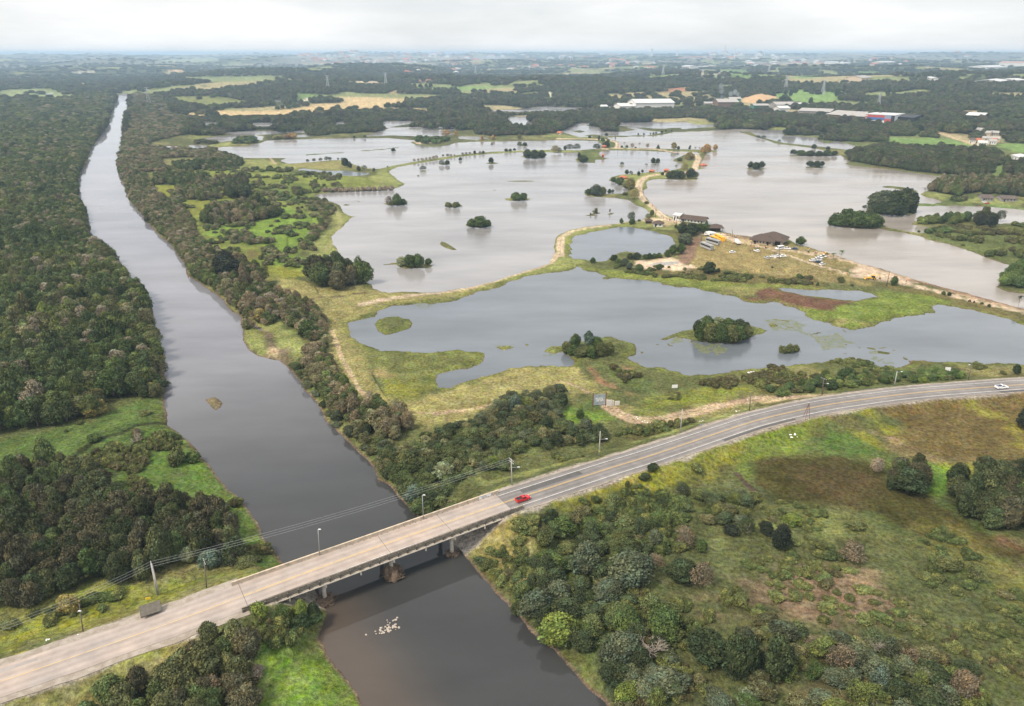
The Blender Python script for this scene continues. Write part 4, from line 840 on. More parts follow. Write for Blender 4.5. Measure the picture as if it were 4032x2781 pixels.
def tuft(seed):
    rng = np.random.default_rng(seed); n = 46
    a = rng.uniform(0, 2 * math.pi, n); r = rng.uniform(0, .6, n)
    P = np.stack([np.cos(a) * r, np.sin(a) * r, np.zeros(n)], 1); L = rng.uniform(.3, .85, n)
    lean = np.stack([np.cos(a) * r, np.sin(a) * r, np.zeros(n)], 1) * .7 + rng.normal(0, .12, (n, 3)); lean[:, 2] = L
    sd = np.stack([-np.sin(a), np.cos(a), np.zeros(n)], 1) * .11
    V = np.stack([P - sd, P + sd, P + lean + sd * .4, P + lean - sd * .4], 1).reshape(-1, 3)
    return V, np.arange(4 * n).reshape(n, 4), np.repeat(rng.uniform(.75, 1.3, n)[:, None], 4, 0) * np.ones((1, 3))
def crown_mesh(name, data, mats=None, fmat=None):
    V, F, C = data; me = mesh_np(name, V, F, mats or [LEAF], False, fmat); add_col(me, 'leaf', C); return me
def airy(seed, R_, Hh, base):
    rng = np.random.default_rng(seed)
    a = join_np(branches(rng, R_, Hh, base * .6, 7, .09, 2)); b = crown(seed + 1, R_, Hh, base, 24, 120, .27, .42, .40, core=False)
    d = join_np([a, b]); fm = np.concatenate([np.ones(len(a[1]), int), np.zeros(len(b[1]), int)])
    return crown_mesh('airy_crown', d, [LEAF, PALEBARK], fm)
def trunk_mesh(Hc, r, mat, seed=0, k=7, lean=.15):
    rng = np.random.default_rng(seed); parts = []; p = np.array([0, 0, -.4]); n = 5
    for i in range(n):
        q = np.array([rng.uniform(-lean, lean) * i / n, rng.uniform(-lean, lean) * i / n, Hc * (i + 1) / n])
        V, F = tube_np(p, q, r * (1.25 if i == 0 else 1 - .12 * i), r * (1 - .12 * (i + 1)), k); parts.append((V, F, np.ones((len(V), 3)))); p = q
    parts += branches(rng, Hc * .55, Hc, Hc * .45, 5, r * .45, 1)
    V, F, C = join_np(parts); me = mesh_np('trunk', V, F, [mat], True); return me
# kinds: mesh, radius, height
VAR = {}
VAR['dome0'] = (crown_mesh('crown', crown(1)), 3.6, 7.5); VAR['dome1'] = (crown_mesh('crown', crown(2, lobes=30, lr=.36)), 3.6, 7.5)
VAR['dome2'] = (crown_mesh('crown', crown(3, lobes=20, lr=.46, leaf=.36)), 3.6, 7.5); VAR['dome3'] = (crown_mesh('crown', crown(4, lobes=34, lr=.33, per=130, droop=.5)), 3.6, 7.5)
VAR['tall0'] = (crown_mesh('crown', crown(5, 2.6, 9.5, 1.2, 28, 140, .30, .46)), 2.6, 9.5); VAR['tall1'] = (crown_mesh('crown', crown(6, 2.6, 9.5, 1.6, 26, 130, .30, .42, droop=.6)), 2.6, 9.5)
VAR['airy0'] = (airy(7, 3.4, 7.0, 1.0), 3.4, 7.0); VAR['airy1'] = (airy(8, 3.0, 7.5, 1.6), 3.0, 7.5)
VAR['shrub0'] = (crown_mesh('foliage', crown(9, 1.9, 2.6, .05, 20, 110, .20, .42)), 1.9, 2.6); VAR['shrub1'] = (crown_mesh('foliage', crown(10, 1.9, 2.2, .02, 24, 90, .19, .36, droop=.3)), 1.9, 2.2)
VAR['shrub2'] = (airy(11, 1.9, 2.6, .1), 1.9, 2.6)
rng_ = np.random.default_rng(12); VAR['bare'] = (crown_mesh('branches', join_np(branches(rng_, 3.6, 7, 1.3, 8, .16, 3, .9)), [PALEBARK]), 3.8, 7.6)
VAR['palm'] = (crown_mesh('fronds', palm_crown(13)), 2.9, 8.0); VAR['conifer'] = (crown_mesh('crown', conifer(14)), 1.9, 8.0)
VAR['tuft'] = (crown_mesh('grass_blades', tuft(15)), .6, .8)
TRUNKS = {}
def trunk_for(v):
    if v not in TRUNKS:
        TRUNKS[v] = {'palm': lambda: trunk_mesh(7.4, .2, PALEBARK, 3, lean=.35), 'bare': lambda: trunk_mesh(2.6, .3, PALEBARK, 4), 'tall0': lambda: trunk_mesh(5.5, .24, BARK, 5), 'tall1': lambda: trunk_mesh(5.5, .24, BARK, 5),
            'conifer': lambda: trunk_mesh(6, .2, BARK, 6, lean=.05), 'shrub': lambda: trunk_mesh(1.2, .09, BARK, 7)}.get(v, lambda: trunk_mesh(4.2, .26, BARK, 8))()
    return TRUNKS[v]
PAL = {
 'wood': [(.038,.054,.019),(.052,.070,.022),(.042,.056,.022),(.066,.080,.026),(.078,.082,.036),(.070,.090,.024)],
 'dark': [(.034,.046,.019),(.042,.050,.022),(.052,.050,.028),(.045,.062,.022),(.060,.066,.028)],
 'green': [(.048,.080,.024),(.064,.092,.028),(.040,.062,.024),(.078,.100,.030)],
 'riverside': [(.066,.074,.028),(.110,.092,.056),(.048,.062,.022),(.086,.080,.042),(.060,.080,.024)],
 'shrubby': [(.062,.076,.026),(.080,.080,.040),(.050,.066,.024)], 'scrub': [(.060,.078,.026),(.085,.095,.032),(.070,.066,.030)],
 'bank': [(.052,.070,.026),(.066,.080,.030),(.044,.058,.026),(.085,.085,.040),(.062,.074,.042),(.082,.100,.028)],
 'autumn': [(.22,.145,.055),(.17,.12,.06),(.10,.10,.04)],
}
TREES = []   # x, y, z, sx, sz, variant, tint, rot, tag
rg = np.random.default_rng(77)
def look_of(t, v):
    r, g_, b_ = t
    if v == 'bare': return 'bare pale leafless'
    if v == 'palm': return 'green feathery'
    if r > g_ * 1.25 and r > .13: return 'rusty orange autumn'
    if r > g_ * 1.04: return 'thin brownish grey' if 'airy' in v or v == 'shrub2' else 'brownish'
    if g_ > .125: return 'pale yellow green'
    if g_ > r * 1.3 and g_ > .085: return 'fresh green'
    if g_ < .07: return 'very dark green'
    return 'dull olive green'
def pick_variants(kind, n):
    P = {'wood': ['dome0','dome1','dome2','dome3','airy0','airy1'], 'dark': ['dome0','dome1','dome2','dome3'], 'green': ['dome0','dome2','dome3','tall0'], 'riverside': ['dome1','airy0','airy1','dome3','dome0'],
         'shrubby': ['shrub0','shrub1','shrub2'], 'scrub': ['shrub0','shrub1','shrub2'], 'autumn': ['tall0','dome0'], 'bank': ['dome3','airy0','dome1','shrub0','shrub2','airy1','shrub1','dome0']}[kind]
    return P
def scatter(mask_fn, kind, dens, height, phrase, spacing, lo, hi, gmin=60, gmax=40000, zfun=None, maxn=60000, edge=None):
    """jittered rows of plants inside the ground rectangle lo..hi where mask_fn holds; far plants stand wider apart and are wider"""
    bands = [(60,350),(350,600),(600,1000),(1000,1600),(1600,2600),(2600,4500),(4500,8000),(8000,15000)]
    out = 0
    for b0, b1 in bands:
        if b1 < gmin or b0 > gmax: continue
        y0, y1 = max(lo[1], 30), min(hi[1], b1)
        if y0 >= y1: continue
        cx = max(spacing, .0058 * b0); cy = max(spacing, .0058 * b0, b0 * b0 / H * .0011)
        x0, x1 = max(lo[0], -b1), min(hi[0], b1)
        if x0 >= x1: continue
        nx = int((x1 - x0) / cx) + 1; ny = int((y1 - y0) / cy) + 1
        if nx * ny > 4e6: continue
        X, Y = np.meshgrid(np.arange(nx), np.arange(ny)); X = X.ravel(); Y = Y.ravel()
        X = x0 + (X + (Y % 2) * .5 + rg.uniform(-.42, .42, len(X))) * cx; Y = y0 + (Y + rg.uniform(-.42, .42, len(Y))) * cy
        g_ = np.hypot(X, Y)
        pr = dens * 2.6 * smooth(.46, .60, fbm(X, Y, 13, 3, 88)) if kind in ('scrub', 'shrubby') else dens
        k = (g_ >= max(b0, gmin)) & (g_ < min(b1, gmax)) & (np.abs(X) < Y * .86 + 30) & (rg.uniform(0, 1, len(X)) < pr)
        X = X[k]; Y = Y[k]
        if len(X) == 0: continue
        k = mask_fn(X, Y); X = X[k]; Y = Y[k]
        if len(X) == 0: continue
        z, d, _ = ground(X, Y, True)
        k = (d > 1.0) & (line_d(RA[:, :2], X, Y, 12.0) > 9.0)
        if b0 >= 1000 and height > 2:
            for q in (.35, .7, 1.05):   # woods stand back from the ponds so that the water shows
                fq = 1 + q * height / H; _, dq, _ = ground(X * fq, Y * fq, True); k &= dq > 0
        X = X[k]; Y = Y[k]; z = z[k]
        V = pick_variants(kind, 0); pal = PAL[kind]; n = len(X)
        pn = fbm(X, Y, 34, 2, 91) * 1.1 + rg.uniform(0, 1, n) * .5 - .32
        vi = rg.integers(0, len(V), n); hn = fbm(X, Y, 45, 2, 92)
        for i in range(n):
            v = V[vi[i]]; m, Rv, Hv = VAR[v]
            t = pal[int(np.clip(pn[i], 0, .999) * len(pal))]
            if 'airy' in v and kind in ('wood','riverside') and rg.uniform() < .32: t = (.125,.108,.075) if rg.uniform() < .5 else (.105,.100,.052)
            f = rg.uniform(.7, 1.35) * (1.22 if kind in ('scrub', 'bank') else 1.6); t = (t[0] * f, t[1] * f, t[2] * f)
            hh = height * (.65 + .6 * hn[i]) * rg.uniform(.8, 1.25)
            rx = max(cx * rg.uniform(.62, .88), hh * .30)
            if kind in ('scrub', 'shrubby'): q = rg.uniform(.45, 1.5); rx *= q; hh *= .5 * q + .35
            if rg.uniform() < .06 and 4 < height < 10: hh *= 1.45; rx *= 1.2
            if v.startswith('shrub') and kind == 'bank': hh *= .55
            TREES.append((X[i], Y[i], z[i] - .15, rx / Rv, hh / Hv, v, t, rg.uniform(0, 6.283), kind, phrase, False))
        out += n
    return out
PHR = ['in the wide wood on the far left of the river','in the dense wood along the near left river bank','in the dark thicket above the left end of the highway','in the dark thicket at the bottom left corner','in the tree belt right of the far river']
names = {5:'on the marsh left of the lakes',6:'on the marsh left of the lakes',7:'behind the pale marsh ponds',8:'in the dark grove on the marsh left of the middle lake',9:'in the mixed grove on the bright green marsh',10:'in the low grove on the lime green marsh',11:'along the narrow inlet',12:'beside the grassy dike left of the middle lake',13:'beside the grassy dike left of the middle lake',14:'on the bright green marsh',
 15:'on the right river bank by the marsh',16:'in the belt between river and dry grass field',17:'in the thicket between grass field and highway',18:'on the right river bank just above the bridge',19:'in the big grove at the lower left corner of the middle lake',20:'in the grove at the right edge beyond the dark reeds',21:'beside the dark reeds right of the highway',22:'in the wood on the right shore of the big lake',23:'in the wood behind the farm sheds',24:'in front of the farm sheds',25:'on the wooded spit of the right lake',26:'on the wooded spit of the right lake',27:'in the scrub beyond the right lake',28:'in the scrub beyond the right lake',29:'on the bushy point at the right frame edge'}
for i, (poly, kind, dn, hh) in enumerate(FORESTS):
    if np.hypot(*wp(poly).mean(0)) > 1000: hh *= .62
    p = wp(poly); lo = p.min(0); hi = p.max(0)
    ph = PHR[i] if i < len(PHR) else names.get(i, 'among the trees around the far ponds')
    cd = p.mean(0); sp = {'scrub': 3.0, 'shrubby': 2.6}.get(kind, max(3.6, hh * .52))
    scatter(lambda X, Y, p=p: in_poly(p, X, Y), kind, min(1, dn), hh, ph, sp, lo, hi)
# the wooded far country
zp = [wp(q) for q, c, f, a in ZONES if a >= .8 and np.hypot(*wp(q).mean(0)) > 900]
fp = [wp(q) for q, k, d_, h_ in FORESTS if np.hypot(*wp(q).mean(0)) > 900]
def far_mask(X, Y):
    k = (fbm(X * .8, Y, 420, 3, 61) < .662) & (fbm(X, Y * .7, 150, 3, 65) < .665) & ~((fbm(X, Y, 1500, 3, 63) > .55) & (np.hypot(X, Y) > 5500) & (rg.uniform(0, 1, len(X)) < .6))
    zf = H / (H - np.clip(ground(X, Y), 0, 95))
    for q in zp: k &= ~in_poly(q, X * zf, Y * zf)
    for q in fp: k &= ~in_poly(q, X, Y)
    return k
scatter(far_mask, 'dark', .93, 11, 'in the far woods behind the lakes', 9, (-12000, 1180), (12000, 15000), gmin=1250)
def hedge_mask(X, Y):
    k = fbm(X, Y * .5, 160, 3, 71) > .56
    for q in fp: k &= ~in_poly(q, X, Y)
    return k
scatter(hedge_mask, 'dark', .30, 9, 'scattered over the far fields', 14, (-2600, 1180), (2600, 3500), gmin=1250, gmax=3500)
# loose shrubs over the near ground
LOOSE = [(tO([(450,300),(1100,60),(2200,-100),(2194,1596),(1200,1650),(900,1250),(700,1000),(560,800)]), 'scrub', .20, 2.0, 'on the rough slope right of the bridge'),
 (tQ([(0,0),(1500,150),(2300,700),(2300,1700),(0,1700)]), 'scrub', .10, 1.5, 'on the rough ground at the bottom right'),
 (tM([(300,1150),(1000,960),(1700,720),(1900,900),(1850,1150),(1200,1250),(500,1400)]), 'scrub', .22, 2.2, 'on the bank below the highway'),
 (tM([(900,100),(1300,200),(1700,180),(2300,80),(2400,280),(1900,280),(1300,330),(1100,330)]), 'scrub', .20, 2.0, 'on the green strip between front lake and dirt track'),
 (tN([(200,300),(450,260),(700,200),(950,180),(1250,190),(1500,140),(1780,170),(1760,215),(1300,230),(900,270),(500,330),(300,345)]), 'green', .8, 3.6, 'in the hedge above the curved highway'),
 (tM([(1000,570),(1350,500),(1500,500),(1380,540),(900,720),(300,880),(250,800),(800,640)]), 'scrub', .45, 2.2, 'along the upper highway verge'),
 (tG([(560,1500),(900,1300),(1250,1300),(1500,1560),(1000,1596)]), 'scrub', .28, 2.2, 'on the green clearing left of the river'), (tG([(300,1300),(800,1150),(1100,1080),(1100,1180),(600,1340)]), 'scrub', .05, 1.6, 'on the green clearing left of the river'),
 (tK([(900,60),(1500,20),(1780,300),(1900,600),(1500,680),(1600,420),(1400,200),(1000,230)]), 'scrub', .45, 2.4, 'on the green left bank above the bridge'), (tK([(0,1050),(900,860),(1500,690),(1600,720),(900,960),(0,1180)]), 'scrub', .28, 1.8, 'on the grassy verge above the left highway'),
 (tK([(400,1500),(1300,1200),(1900,1000),(2200,900),(2230,1150),(1900,1300),(1250,1400),(700,1590)]), 'scrub', .35, 2.2, 'on the green bank below the left highway'),
 (tK([(1750,920),(2250,880),(2300,1100),(1800,1200)]), 'green', .35, 3.0, 'by the left bridge end'),
 (tA2([(1330,620),(2300,660),(2300,800),(2050,1371),(1500,1371),(1300,1000),(1050,700)]), 'shrubby', .10, 3.0, 'dotted over the marsh'),
 (tI([(500,130),(700,120),(1300,160),(1500,200),(2300,230),(2300,290),(1500,270),(900,230),(550,180)]), 'scrub', .25, 1.8, 'on the brown strip behind the front lake'),
 (tL([(1640,600),(2000,500),(2300,400),(2300,1200),(2100,1100),(1850,850)]), 'scrub', .10, 1.6, 'on the golden bank right of the bridge'),
 (tJ([(0,1140),(700,1060),(1500,1110),(2300,1110),(2300,1200),(1000,1290),(0,1400)]), 'scrub', .12, 1.5, 'on the green strip between front lake and dirt track')]
for poly, kind, dn, hh, ph in LOOSE:
    p = wp(poly); scatter(lambda X, Y, p=p: in_poly(p, X, Y), kind, min(1, dn * 1.7), hh, ph, 2.0 if kind == 'scrub' else 3.0, p.min(0), p.max(0))

RB = wp(tA2([(868,180),(840,270),(835,340),(822,420),(810,500),(788,590),(800,660),(838,740),(866,830),(915,890),(955,930),(995,990),(1045,1040),(1085,1090),(1145,1130),(1190,1190),(1240,1260),(1275,1371)]) + tG([(1290,70),(1320,160),(1390,200),(1490,270),(1560,320),(1590,380),(1680,440),(1750,480)]))
RB2 = wp(tG([(2060,850),(2120,930),(2180,1000),(2230,1070),(2270,1140),(2295,1200)]) + tH([(340,1180),(420,1255),(490,1320),(560,1390),(620,1450),(660,1500),(700,1596)]) + tL([(1050,155),(1130,205),(1180,280),(1240,345),(1330,430)]))
LB = wp(tG([(1140,960),(1160,880),(1140,820),(1150,720),(1110,650),(1080,560),(1055,430),(1030,320),(950,260),(880,190),(820,90),(765,0)]) + tA2([(800,1275),(755,1225),(695,1165),(615,1112),(595,1020),(585,920),(537,850),(527,740),(537,660),(588,590),(607,500),(658,430),(698,370),(740,310),(750,240),(772,190)]))
RB3 = wp(tL([(1640,640),(1695,750),(1760,825),(1830,905),(1900,975),(1960,1045),(2040,1110)]) + tO([(570,985),(640,1060),(780,1165),(860,1250),(930,1340),(990,1420),(1070,1490),(1140,1560),(1200,1700)]))
for ln, kd, dn, hh, ph, wd in ((RB, 'riverside', .9, 4.2, 'at the water line of the right river bank', 13), (RB2, 'bank', .85, 3.2, 'on the right bank slope between river and footpath', 10), (LB, 'wood', .9, 5.5, 'at the water line of the left wood', 9), (RB3, 'bank', .35, 1.6, 'along the waterline below the bridge', 6)):
    scatter(lambda X, Y, l=ln, w=wd: line_d(l, X, Y, 20.) < w, kd, dn, hh, ph, 3.0, ln.min(0) - 15, ln.max(0) + 15)
# ---------------------------------------------------------------- trees placed one by one
TI = {'g': (.048,.072,.022), 'gg': (.060,.074,.044), 'd': (.032,.044,.019), 'k': (.022,.028,.018), 'b': (.105,.085,.055), 'yg': (.095,.125,.028), 'o': (.25,.155,.055), 'y': (.15,.13,.045), 'p': (.20,.16,.12), 'pg': (.15,.17,.09), 'bg': (.07,.10,.075), 'ol': (.075,.085,.032)}
def one(tf, k, bx, by, ty, w, v, tint, phrase, rows):
    rows.append((tf, k, bx, by, ty, w, v, tint, phrase))
EX = []
def grp(tf, k, phrase, items): 
    base = len(EX)
    for it in items: EX.append((tf, k, it, phrase))
kE, kD, kC, kF, kJ, kI, kM, kO, kQ, kG, kK, kN, kB, kL = 2.314, 1.928, 1.714, 2.28, 2.28, 2.314, 1.773, 1.995, 1.995, 1.773, 1.773, 1.995, 1.714, 1.773
grp(tE, kE, 'in the row along the near shore of the round pond', [(310,1245,1188,60,'dome0','g'),(500,1230,1158,70,'dome1','d'),(540,1262,1190,80,'dome3','g'),(600,1275,1195,90,'dome0','gg'),(650,1210,1148,70,'dome2','d'),(710,1215,1143,80,'dome0','d'),(790,1208,1155,60,'dome1','g'),(825,1208,1148,60,'dome0','d'),(870,1200,1145,50,'dome3','g'),(915,1198,1145,60,'dome0','g'),(990,1190,1118,72,'dome2','g'),(1040,1172,1068,92,'dome1','g'),(1112,1162,1058,100,'dome0','g')])
grp(tE, kE, 'on the bare ground in front of the round pond', [(640,1305,1230,80,'dome1','gg'),(732,1320,1248,80,'dome0','g'),(915,1308,1240,65,'dome3','g'),(1145,1315,1275,38,'airy1','g'),(1208,1340,1302,40,'dome3','ol')])
grp(tE, kE, 'on the near edge of the car park field', [(1365,1350,1220,125,'dome1','d'),(1450,1345,1305,45,'dome0','d'),(1467,1370,1342,38,'dome3','g'),(1520,1385,1352,42,'dome0','d'),(1550,1368,1350,30,'dome0','g'),(1850,1380,1350,62,'airy0','ol'),(2190,1378,1333,66,'dome1','g'),(1735,1372,1360,26,'dome0','d'),(1945,1286,1268,22,'dome0','g')])
grp(tE, kE, 'in the grove between the round pond and the coaches', [(1130,975,868,130,'dome0','d'),(1210,990,870,150,'dome2','d'),(1290,975,872,130,'dome1','g'),(1152,1075,958,190,'dome3','gg'),(1345,905,845,52,'conifer','g'),(1360,945,888,70,'dome0','g'),(1432,925,890,90,'dome3','gg'),(1068,925,888,34,'dome0','d')])
grp(tE, kE, 'beside the brown roofed hall', [(2200,1082,996,105,'dome0','g')])
grp(tE, kE, 'at the dike junction beside the white hut', [(660,872,768,92,'airy1','gg'),(570,885,830,42,'dome0','g'),(668,892,832,72,'dome1','g'),(733,862,838,40,'dome3','g'),(776,852,810,32,'tall0','d'),(850,818,752,50,'dome1','ol'),(812,835,788,58,'airy0','ol'),(800,705,676,42,'dome0','ol')])
grp(tE, kE, 'on the bend of the pale dirt causeway', [(690,662,560,115,'airy0','y'),(655,572,462,112,'dome1','y'),(612,558,505,70,'dome3','ol'),(545,530,462,80,'dome0','g'),(500,500,450,60,'dome3','g'),(570,500,455,60,'dome1','g'),(605,625,590,60,'dome3','ol')])
grp(tE, kE, 'on the causeway point by the red roofed kiosks', [(571,440,406,20,'tall0','d'),(620,432,388,42,'dome0','d'),(658,436,400,44,'airy0','d'),(727,446,402,35,'dome1','d'),(762,418,390,26,'dome0','d'),(945,442,412,40,'dome0','d'),(728,425,402,26,'dome0','d')])
grp(tE, kE, 'beside the red roofed kiosks on the causeway', [(795,412,340,48,'palm','d'),(872,408,342,46,'palm','d'),(900,402,334,50,'palm','d'),(1070,402,348,42,'palm','d'),(1075,302,243,42,'palm','d'),(735,192,146,30,'palm','d'),(596,188,138,26,'palm','d')])
grp(tE, kE, 'on the wooded tip of the causeway in the right lake', [(1002,472,408,62,'dome0','d'),(1055,476,394,112,'dome1','d'),(1112,475,402,82,'dome2','d'),(1200,475,378,102,'dome0','d'),(1247,475,405,52,'airy1','gg'),(1142,415,332,72,'airy0','y')])
grp(tE, kE, 'on the islet at the far bend of the causeway', [(1135,312,220,62,'tall0','d'),(1192,305,222,82,'dome3','y'),(1100,315,280,60,'dome1','g')])
grp(tE, kE, 'on the grassy point by the boat landing', [(222,325,255,92,'dome0','d'),(242,295,176,82,'tall0','y'),(312,302,184,80,'tall0','y'),(186,282,228,42,'dome3','d')])
grp(tE, kE, 'in the row on the far dike', [(670,197,148,36,'airy1','p'),(808,198,148,42,'airy1','p'),(905,198,160,36,'conifer','d'),(1050,208,140,62,'dome1','y'),(1090,208,175,26,'dome0','d'),(1190,206,180,26,'dome0','d'),(1245,206,162,36,'bare','p'),(1282,206,168,36,'bare','p'),(1345,245,148,82,'dome3','o'),(1308,255,182,52,'airy1','o'),(1425,214,162,50,'dome0','o'),(620,190,166,34,'dome0','g'),(575,188,168,24,'dome0','g'),(700,196,180,20,'dome0','g')])
grp(tE, kE, 'on the dike crossing behind the middle lake', [(366,128,78,26,'dome0','d'),(402,138,98,42,'dome1','g'),(432,190,134,82,'dome0','d'),(435,84,56,36,'dome0','d'),(281,104,80,32,'dome0','d'),(365,192,174,26,'dome0','g'),(450,138,112,40,'dome1','ol')])
grp(tE, kE, 'in the row on the thin far dike', [(725,76,58,16,'dome0','d'),(775,76,56,20,'dome0','d'),(836,70,52,16,'dome0','d'),(862,68,48,20,'dome0','d'),(886,64,45,20,'dome0','d'),(940,56,34,32,'dome0','d'),(975,44,27,20,'dome0','d'),(1030,42,26,16,'dome0','d'),(516,100,86,14,'dome0','d')])
grp(tE, kE, 'on the wooded islet left of the causeway bend', [(272,622,560,80,'dome1','g'),(340,630,524,132,'dome0','gg'),(402,624,538,72,'dome3','ol'),(462,610,564,46,'dome0','d'),(492,605,574,36,'dome0','g')])
grp(tE, kE, 'on the round islet before the red roofed kiosks', [(860,330,282,52,'dome0','d'),(902,330,284,52,'dome1','d')])
grp(tE, kE, 'on the tiny far islet in the middle lake', [(575,360,328,42,'airy0','d'),(345,208,155,90,'airy0','d')])
grp(tE, kE, 'on the flat islets beside the round pond dike', [(340,786,732,44,'dome3','ol'),(320,790,765,40,'airy1','ol'),(290,812,790,20,'dome0','ol'),(465,795,752,18,'airy1','b')])
grp(tE, kE, 'on the left round islet of the right lake', [(1745,388,325,60,'dome0','d'),(1795,392,316,90,'dome1','d'),(1845,388,325,62,'dome0','d')])
grp(tD, kD, 'on the left big islet of the middle lake', [(640,692,618,72,'airy0','b'),(702,694,598,92,'dome0','g'),(748,690,634,60,'dome3','g'),(660,694,650,60,'dome1','ol')])
grp(tD, kD, 'on the low round islet in the centre of the middle lake', [(1090,707,658,62,'dome3','ol'),(1150,708,654,76,'dome1','ol')])
grp(tD, kD, 'on the round islet right of centre in the middle lake', [(1545,657,582,56,'tall0','d'),(1605,660,590,96,'dome0','g'),(1662,656,592,58,'dome2','g')])
grp(tD, kD, 'on the dense islet below the centre of the middle lake', [(1265,858,790,90,'dome0','g'),(1330,862,768,116,'dome2','g'),(1388,857,792,78,'dome3','g')])
grp(tD, kD, 'on the long islet in the lower middle lake', [(738,1158,1072,96,'dome3','pg'),(800,1168,1062,110,'dome2','g'),(862,1166,1058,112,'dome0','g'),(930,1150,1044,58,'tall0','d'),(940,1150,1090,66,'dome1','g')])
grp(tD, kD, 'on the small far islets of the middle lake', [(898,437,400,58,'airy0','d'),(1040,386,345,50,'airy0','d'),(1082,386,346,48,'dome1','d'),(1414,378,330,52,'dome1','d'),(1181,354,328,26,'dome0','d'),(1630,242,208,46,'airy0','d'),(1670,242,210,46,'dome1','d'),(672,282,254,42,'dome0','d'),(1420,240,230,20,'dome0','d'),(862,482,474,16,'dome0','d')])
grp(tD, kD, 'on the broad dark islet by the far dike', [(1690,334,262,76,'dome0','d'),(1745,336,262,92,'dome1','d'),(1800,334,272,76,'dome0','d')])
grp(tD, kD, 'on the far dike behind the middle lake', [(1900,290,230,62,'airy1','y'),(1935,290,248,36,'airy0','g'),(1530,286,260,32,'dome1','d'),(1560,284,262,30,'dome0','d'),(1592,278,258,26,'dome0','d'),(2010,275,228,60,'airy0','d'),(2065,275,224,66,'airy0','d'),(1975,275,240,30,'dome0','d')])
grp(tD, kD, 'in the row of small trees on the curved dike', [(832,362,335,28,'airy1','p'),(862,361,334,28,'airy1','p'),(892,358,330,30,'airy1','p'),(922,354,326,28,'airy1','p'),(950,350,322,30,'airy1','p'),(978,345,314,30,'airy1','p'),(1000,340,310,28,'airy1','p'),(1050,327,303,24,'airy1','b'),(1085,324,300,26,'airy1','b'),(1110,322,302,22,'airy1','b'),(1137,320,303,16,'airy1','b'),(1198,310,290,26,'airy1','b'),(1225,308,287,26,'airy1','b'),(1252,305,286,22,'airy1','b'),(1290,302,274,30,'dome3','d'),(1330,300,278,22,'airy1','b'),(1355,299,274,30,'dome3','ol')])
grp(tD, kD, 'in the row along the marsh shore', [(22,368,340,26,'airy1','d'),(70,362,332,34,'airy1','d'),(120,360,330,30,'airy1','gg'),(166,356,320,42,'airy1','gg'),(192,356,324,28,'airy1','gg'),(254,352,330,18,'airy1','d'),(286,352,330,28,'airy0','d'),(308,405,330,60,'dome1','d'),(342,412,360,46,'dome0','d'),(410,432,392,38,'dome0','d'),(452,424,388,46,'airy0','gg'),(526,444,408,36,'airy0','d'),(628,408,390,12,'airy1','d'),(30,465,432,44,'dome0','d'),(490,452,440,30,'airy1','p')])
grp(tD, kD, 'among the rusty poplars by the far ponds', [(1075,178,118,66,'airy1','o'),(1150,180,126,36,'airy1','o'),(1220,162,112,36,'tall0','y'),(1265,162,108,46,'tall0','o'),(1345,198,158,36,'conifer','o'),(1430,196,158,34,'dome0','o'),(1465,196,155,32,'tall0','o'),(1630,194,148,40,'dome1','y'),(375,180,160,20,'dome0','d'),(455,180,155,32,'airy0','d'),(1430,30,-20,90,'airy0','b')])
grp(tD, kD, 'in the row of low shrubs along the marsh dike', [(x, 590 - (x-150)*.03, 558 - (x-150)*.04, 44, 'shrub2', 'p') for x in range(150, 660, 42)])
grp(tC, kC, 'on the right round islet of the right lake', [(870,960,920,60,'dome0','d'),(915,962,914,64,'dome1','d'),(948,960,922,44,'dome0','d')])
grp(tC, kC, 'on the long islet below the far right dike', [(755,880,842,60,'dome3','d'),(810,880,840,70,'dome1','g'),(870,880,842,70,'dome0','d'),(930,880,838,70,'dome3','d'),(985,878,834,70,'dome0','g'),(1035,876,842,54,'dome1','d')])
grp(tC, kC, 'on the thin dike of the right lake', [(895,832,798,42,'dome0','d'),(990,840,816,36,'dome1','d'),(1055,840,816,26,'tall1','d'),(1105,840,816,36,'tall1','d'),(825,806,786,12,'tall0','d'),(520,762,740,36,'airy0','d'),(555,764,742,40,'airy0','d'),(662,788,770,32,'airy0','d'),(60,832,818,16,'dome0','d')])
grp(tC, kC, 'on the green meadow hill', [(703,470,443,20,'dome0','d'),(737,480,448,30,'dome0','d'),(766,474,443,22,'tall0','d'),(815,466,436,22,'tall0','d'),(833,466,436,18,'tall0','d'),(1050,480,440,34,'dome0','d'),(872,542,488,36,'dome3','d'),(695,532,476,82,'dome0','d'),(640,532,500,50,'airy0','d'),(1390,480,420,30,'dome0','d')])
grp(tF, kF, 'on the large wooded island of the right lake', [(590,1010,880,130,'dome0','g'),(672,1012,845,150,'dome2','g'),(760,1025,860,160,'dome1','g'),(860,1025,880,160,'dome0','g'),(945,1015,880,120,'dome3','g'),(985,1005,920,70,'dome0','g'),(700,965,835,110,'dome3','d'),(800,970,858,120,'dome1','d'),(880,970,862,110,'dome2','d'),(545,1000,925,70,'dome0','g')])
grp(tF, kF, 'on the tall wooded island in the right lake', [(935,885,680,170,'dome3','gg'),(1015,885,676,180,'dome1','gg'),(1100,890,664,190,'dome3','d'),(1190,890,668,180,'dome0','d'),(1265,885,690,120,'dome1','d'),(990,905,785,130,'dome0','d'),(1080,918,782,150,'dome1','d'),(1170,915,785,130,'dome0','d'),(1258,900,760,96,'tall0','d'),(1280,890,720,60,'conifer','d'),(845,862,820,42,'airy1','d'),(890,860,740,60,'tall1','gg')])
grp(tF, kF, 'behind the tall wooded island', [(1230,697,655,70,'dome3','b'),(1270,697,658,50,'airy0','d'),(1390,695,640,52,'bare','d')])
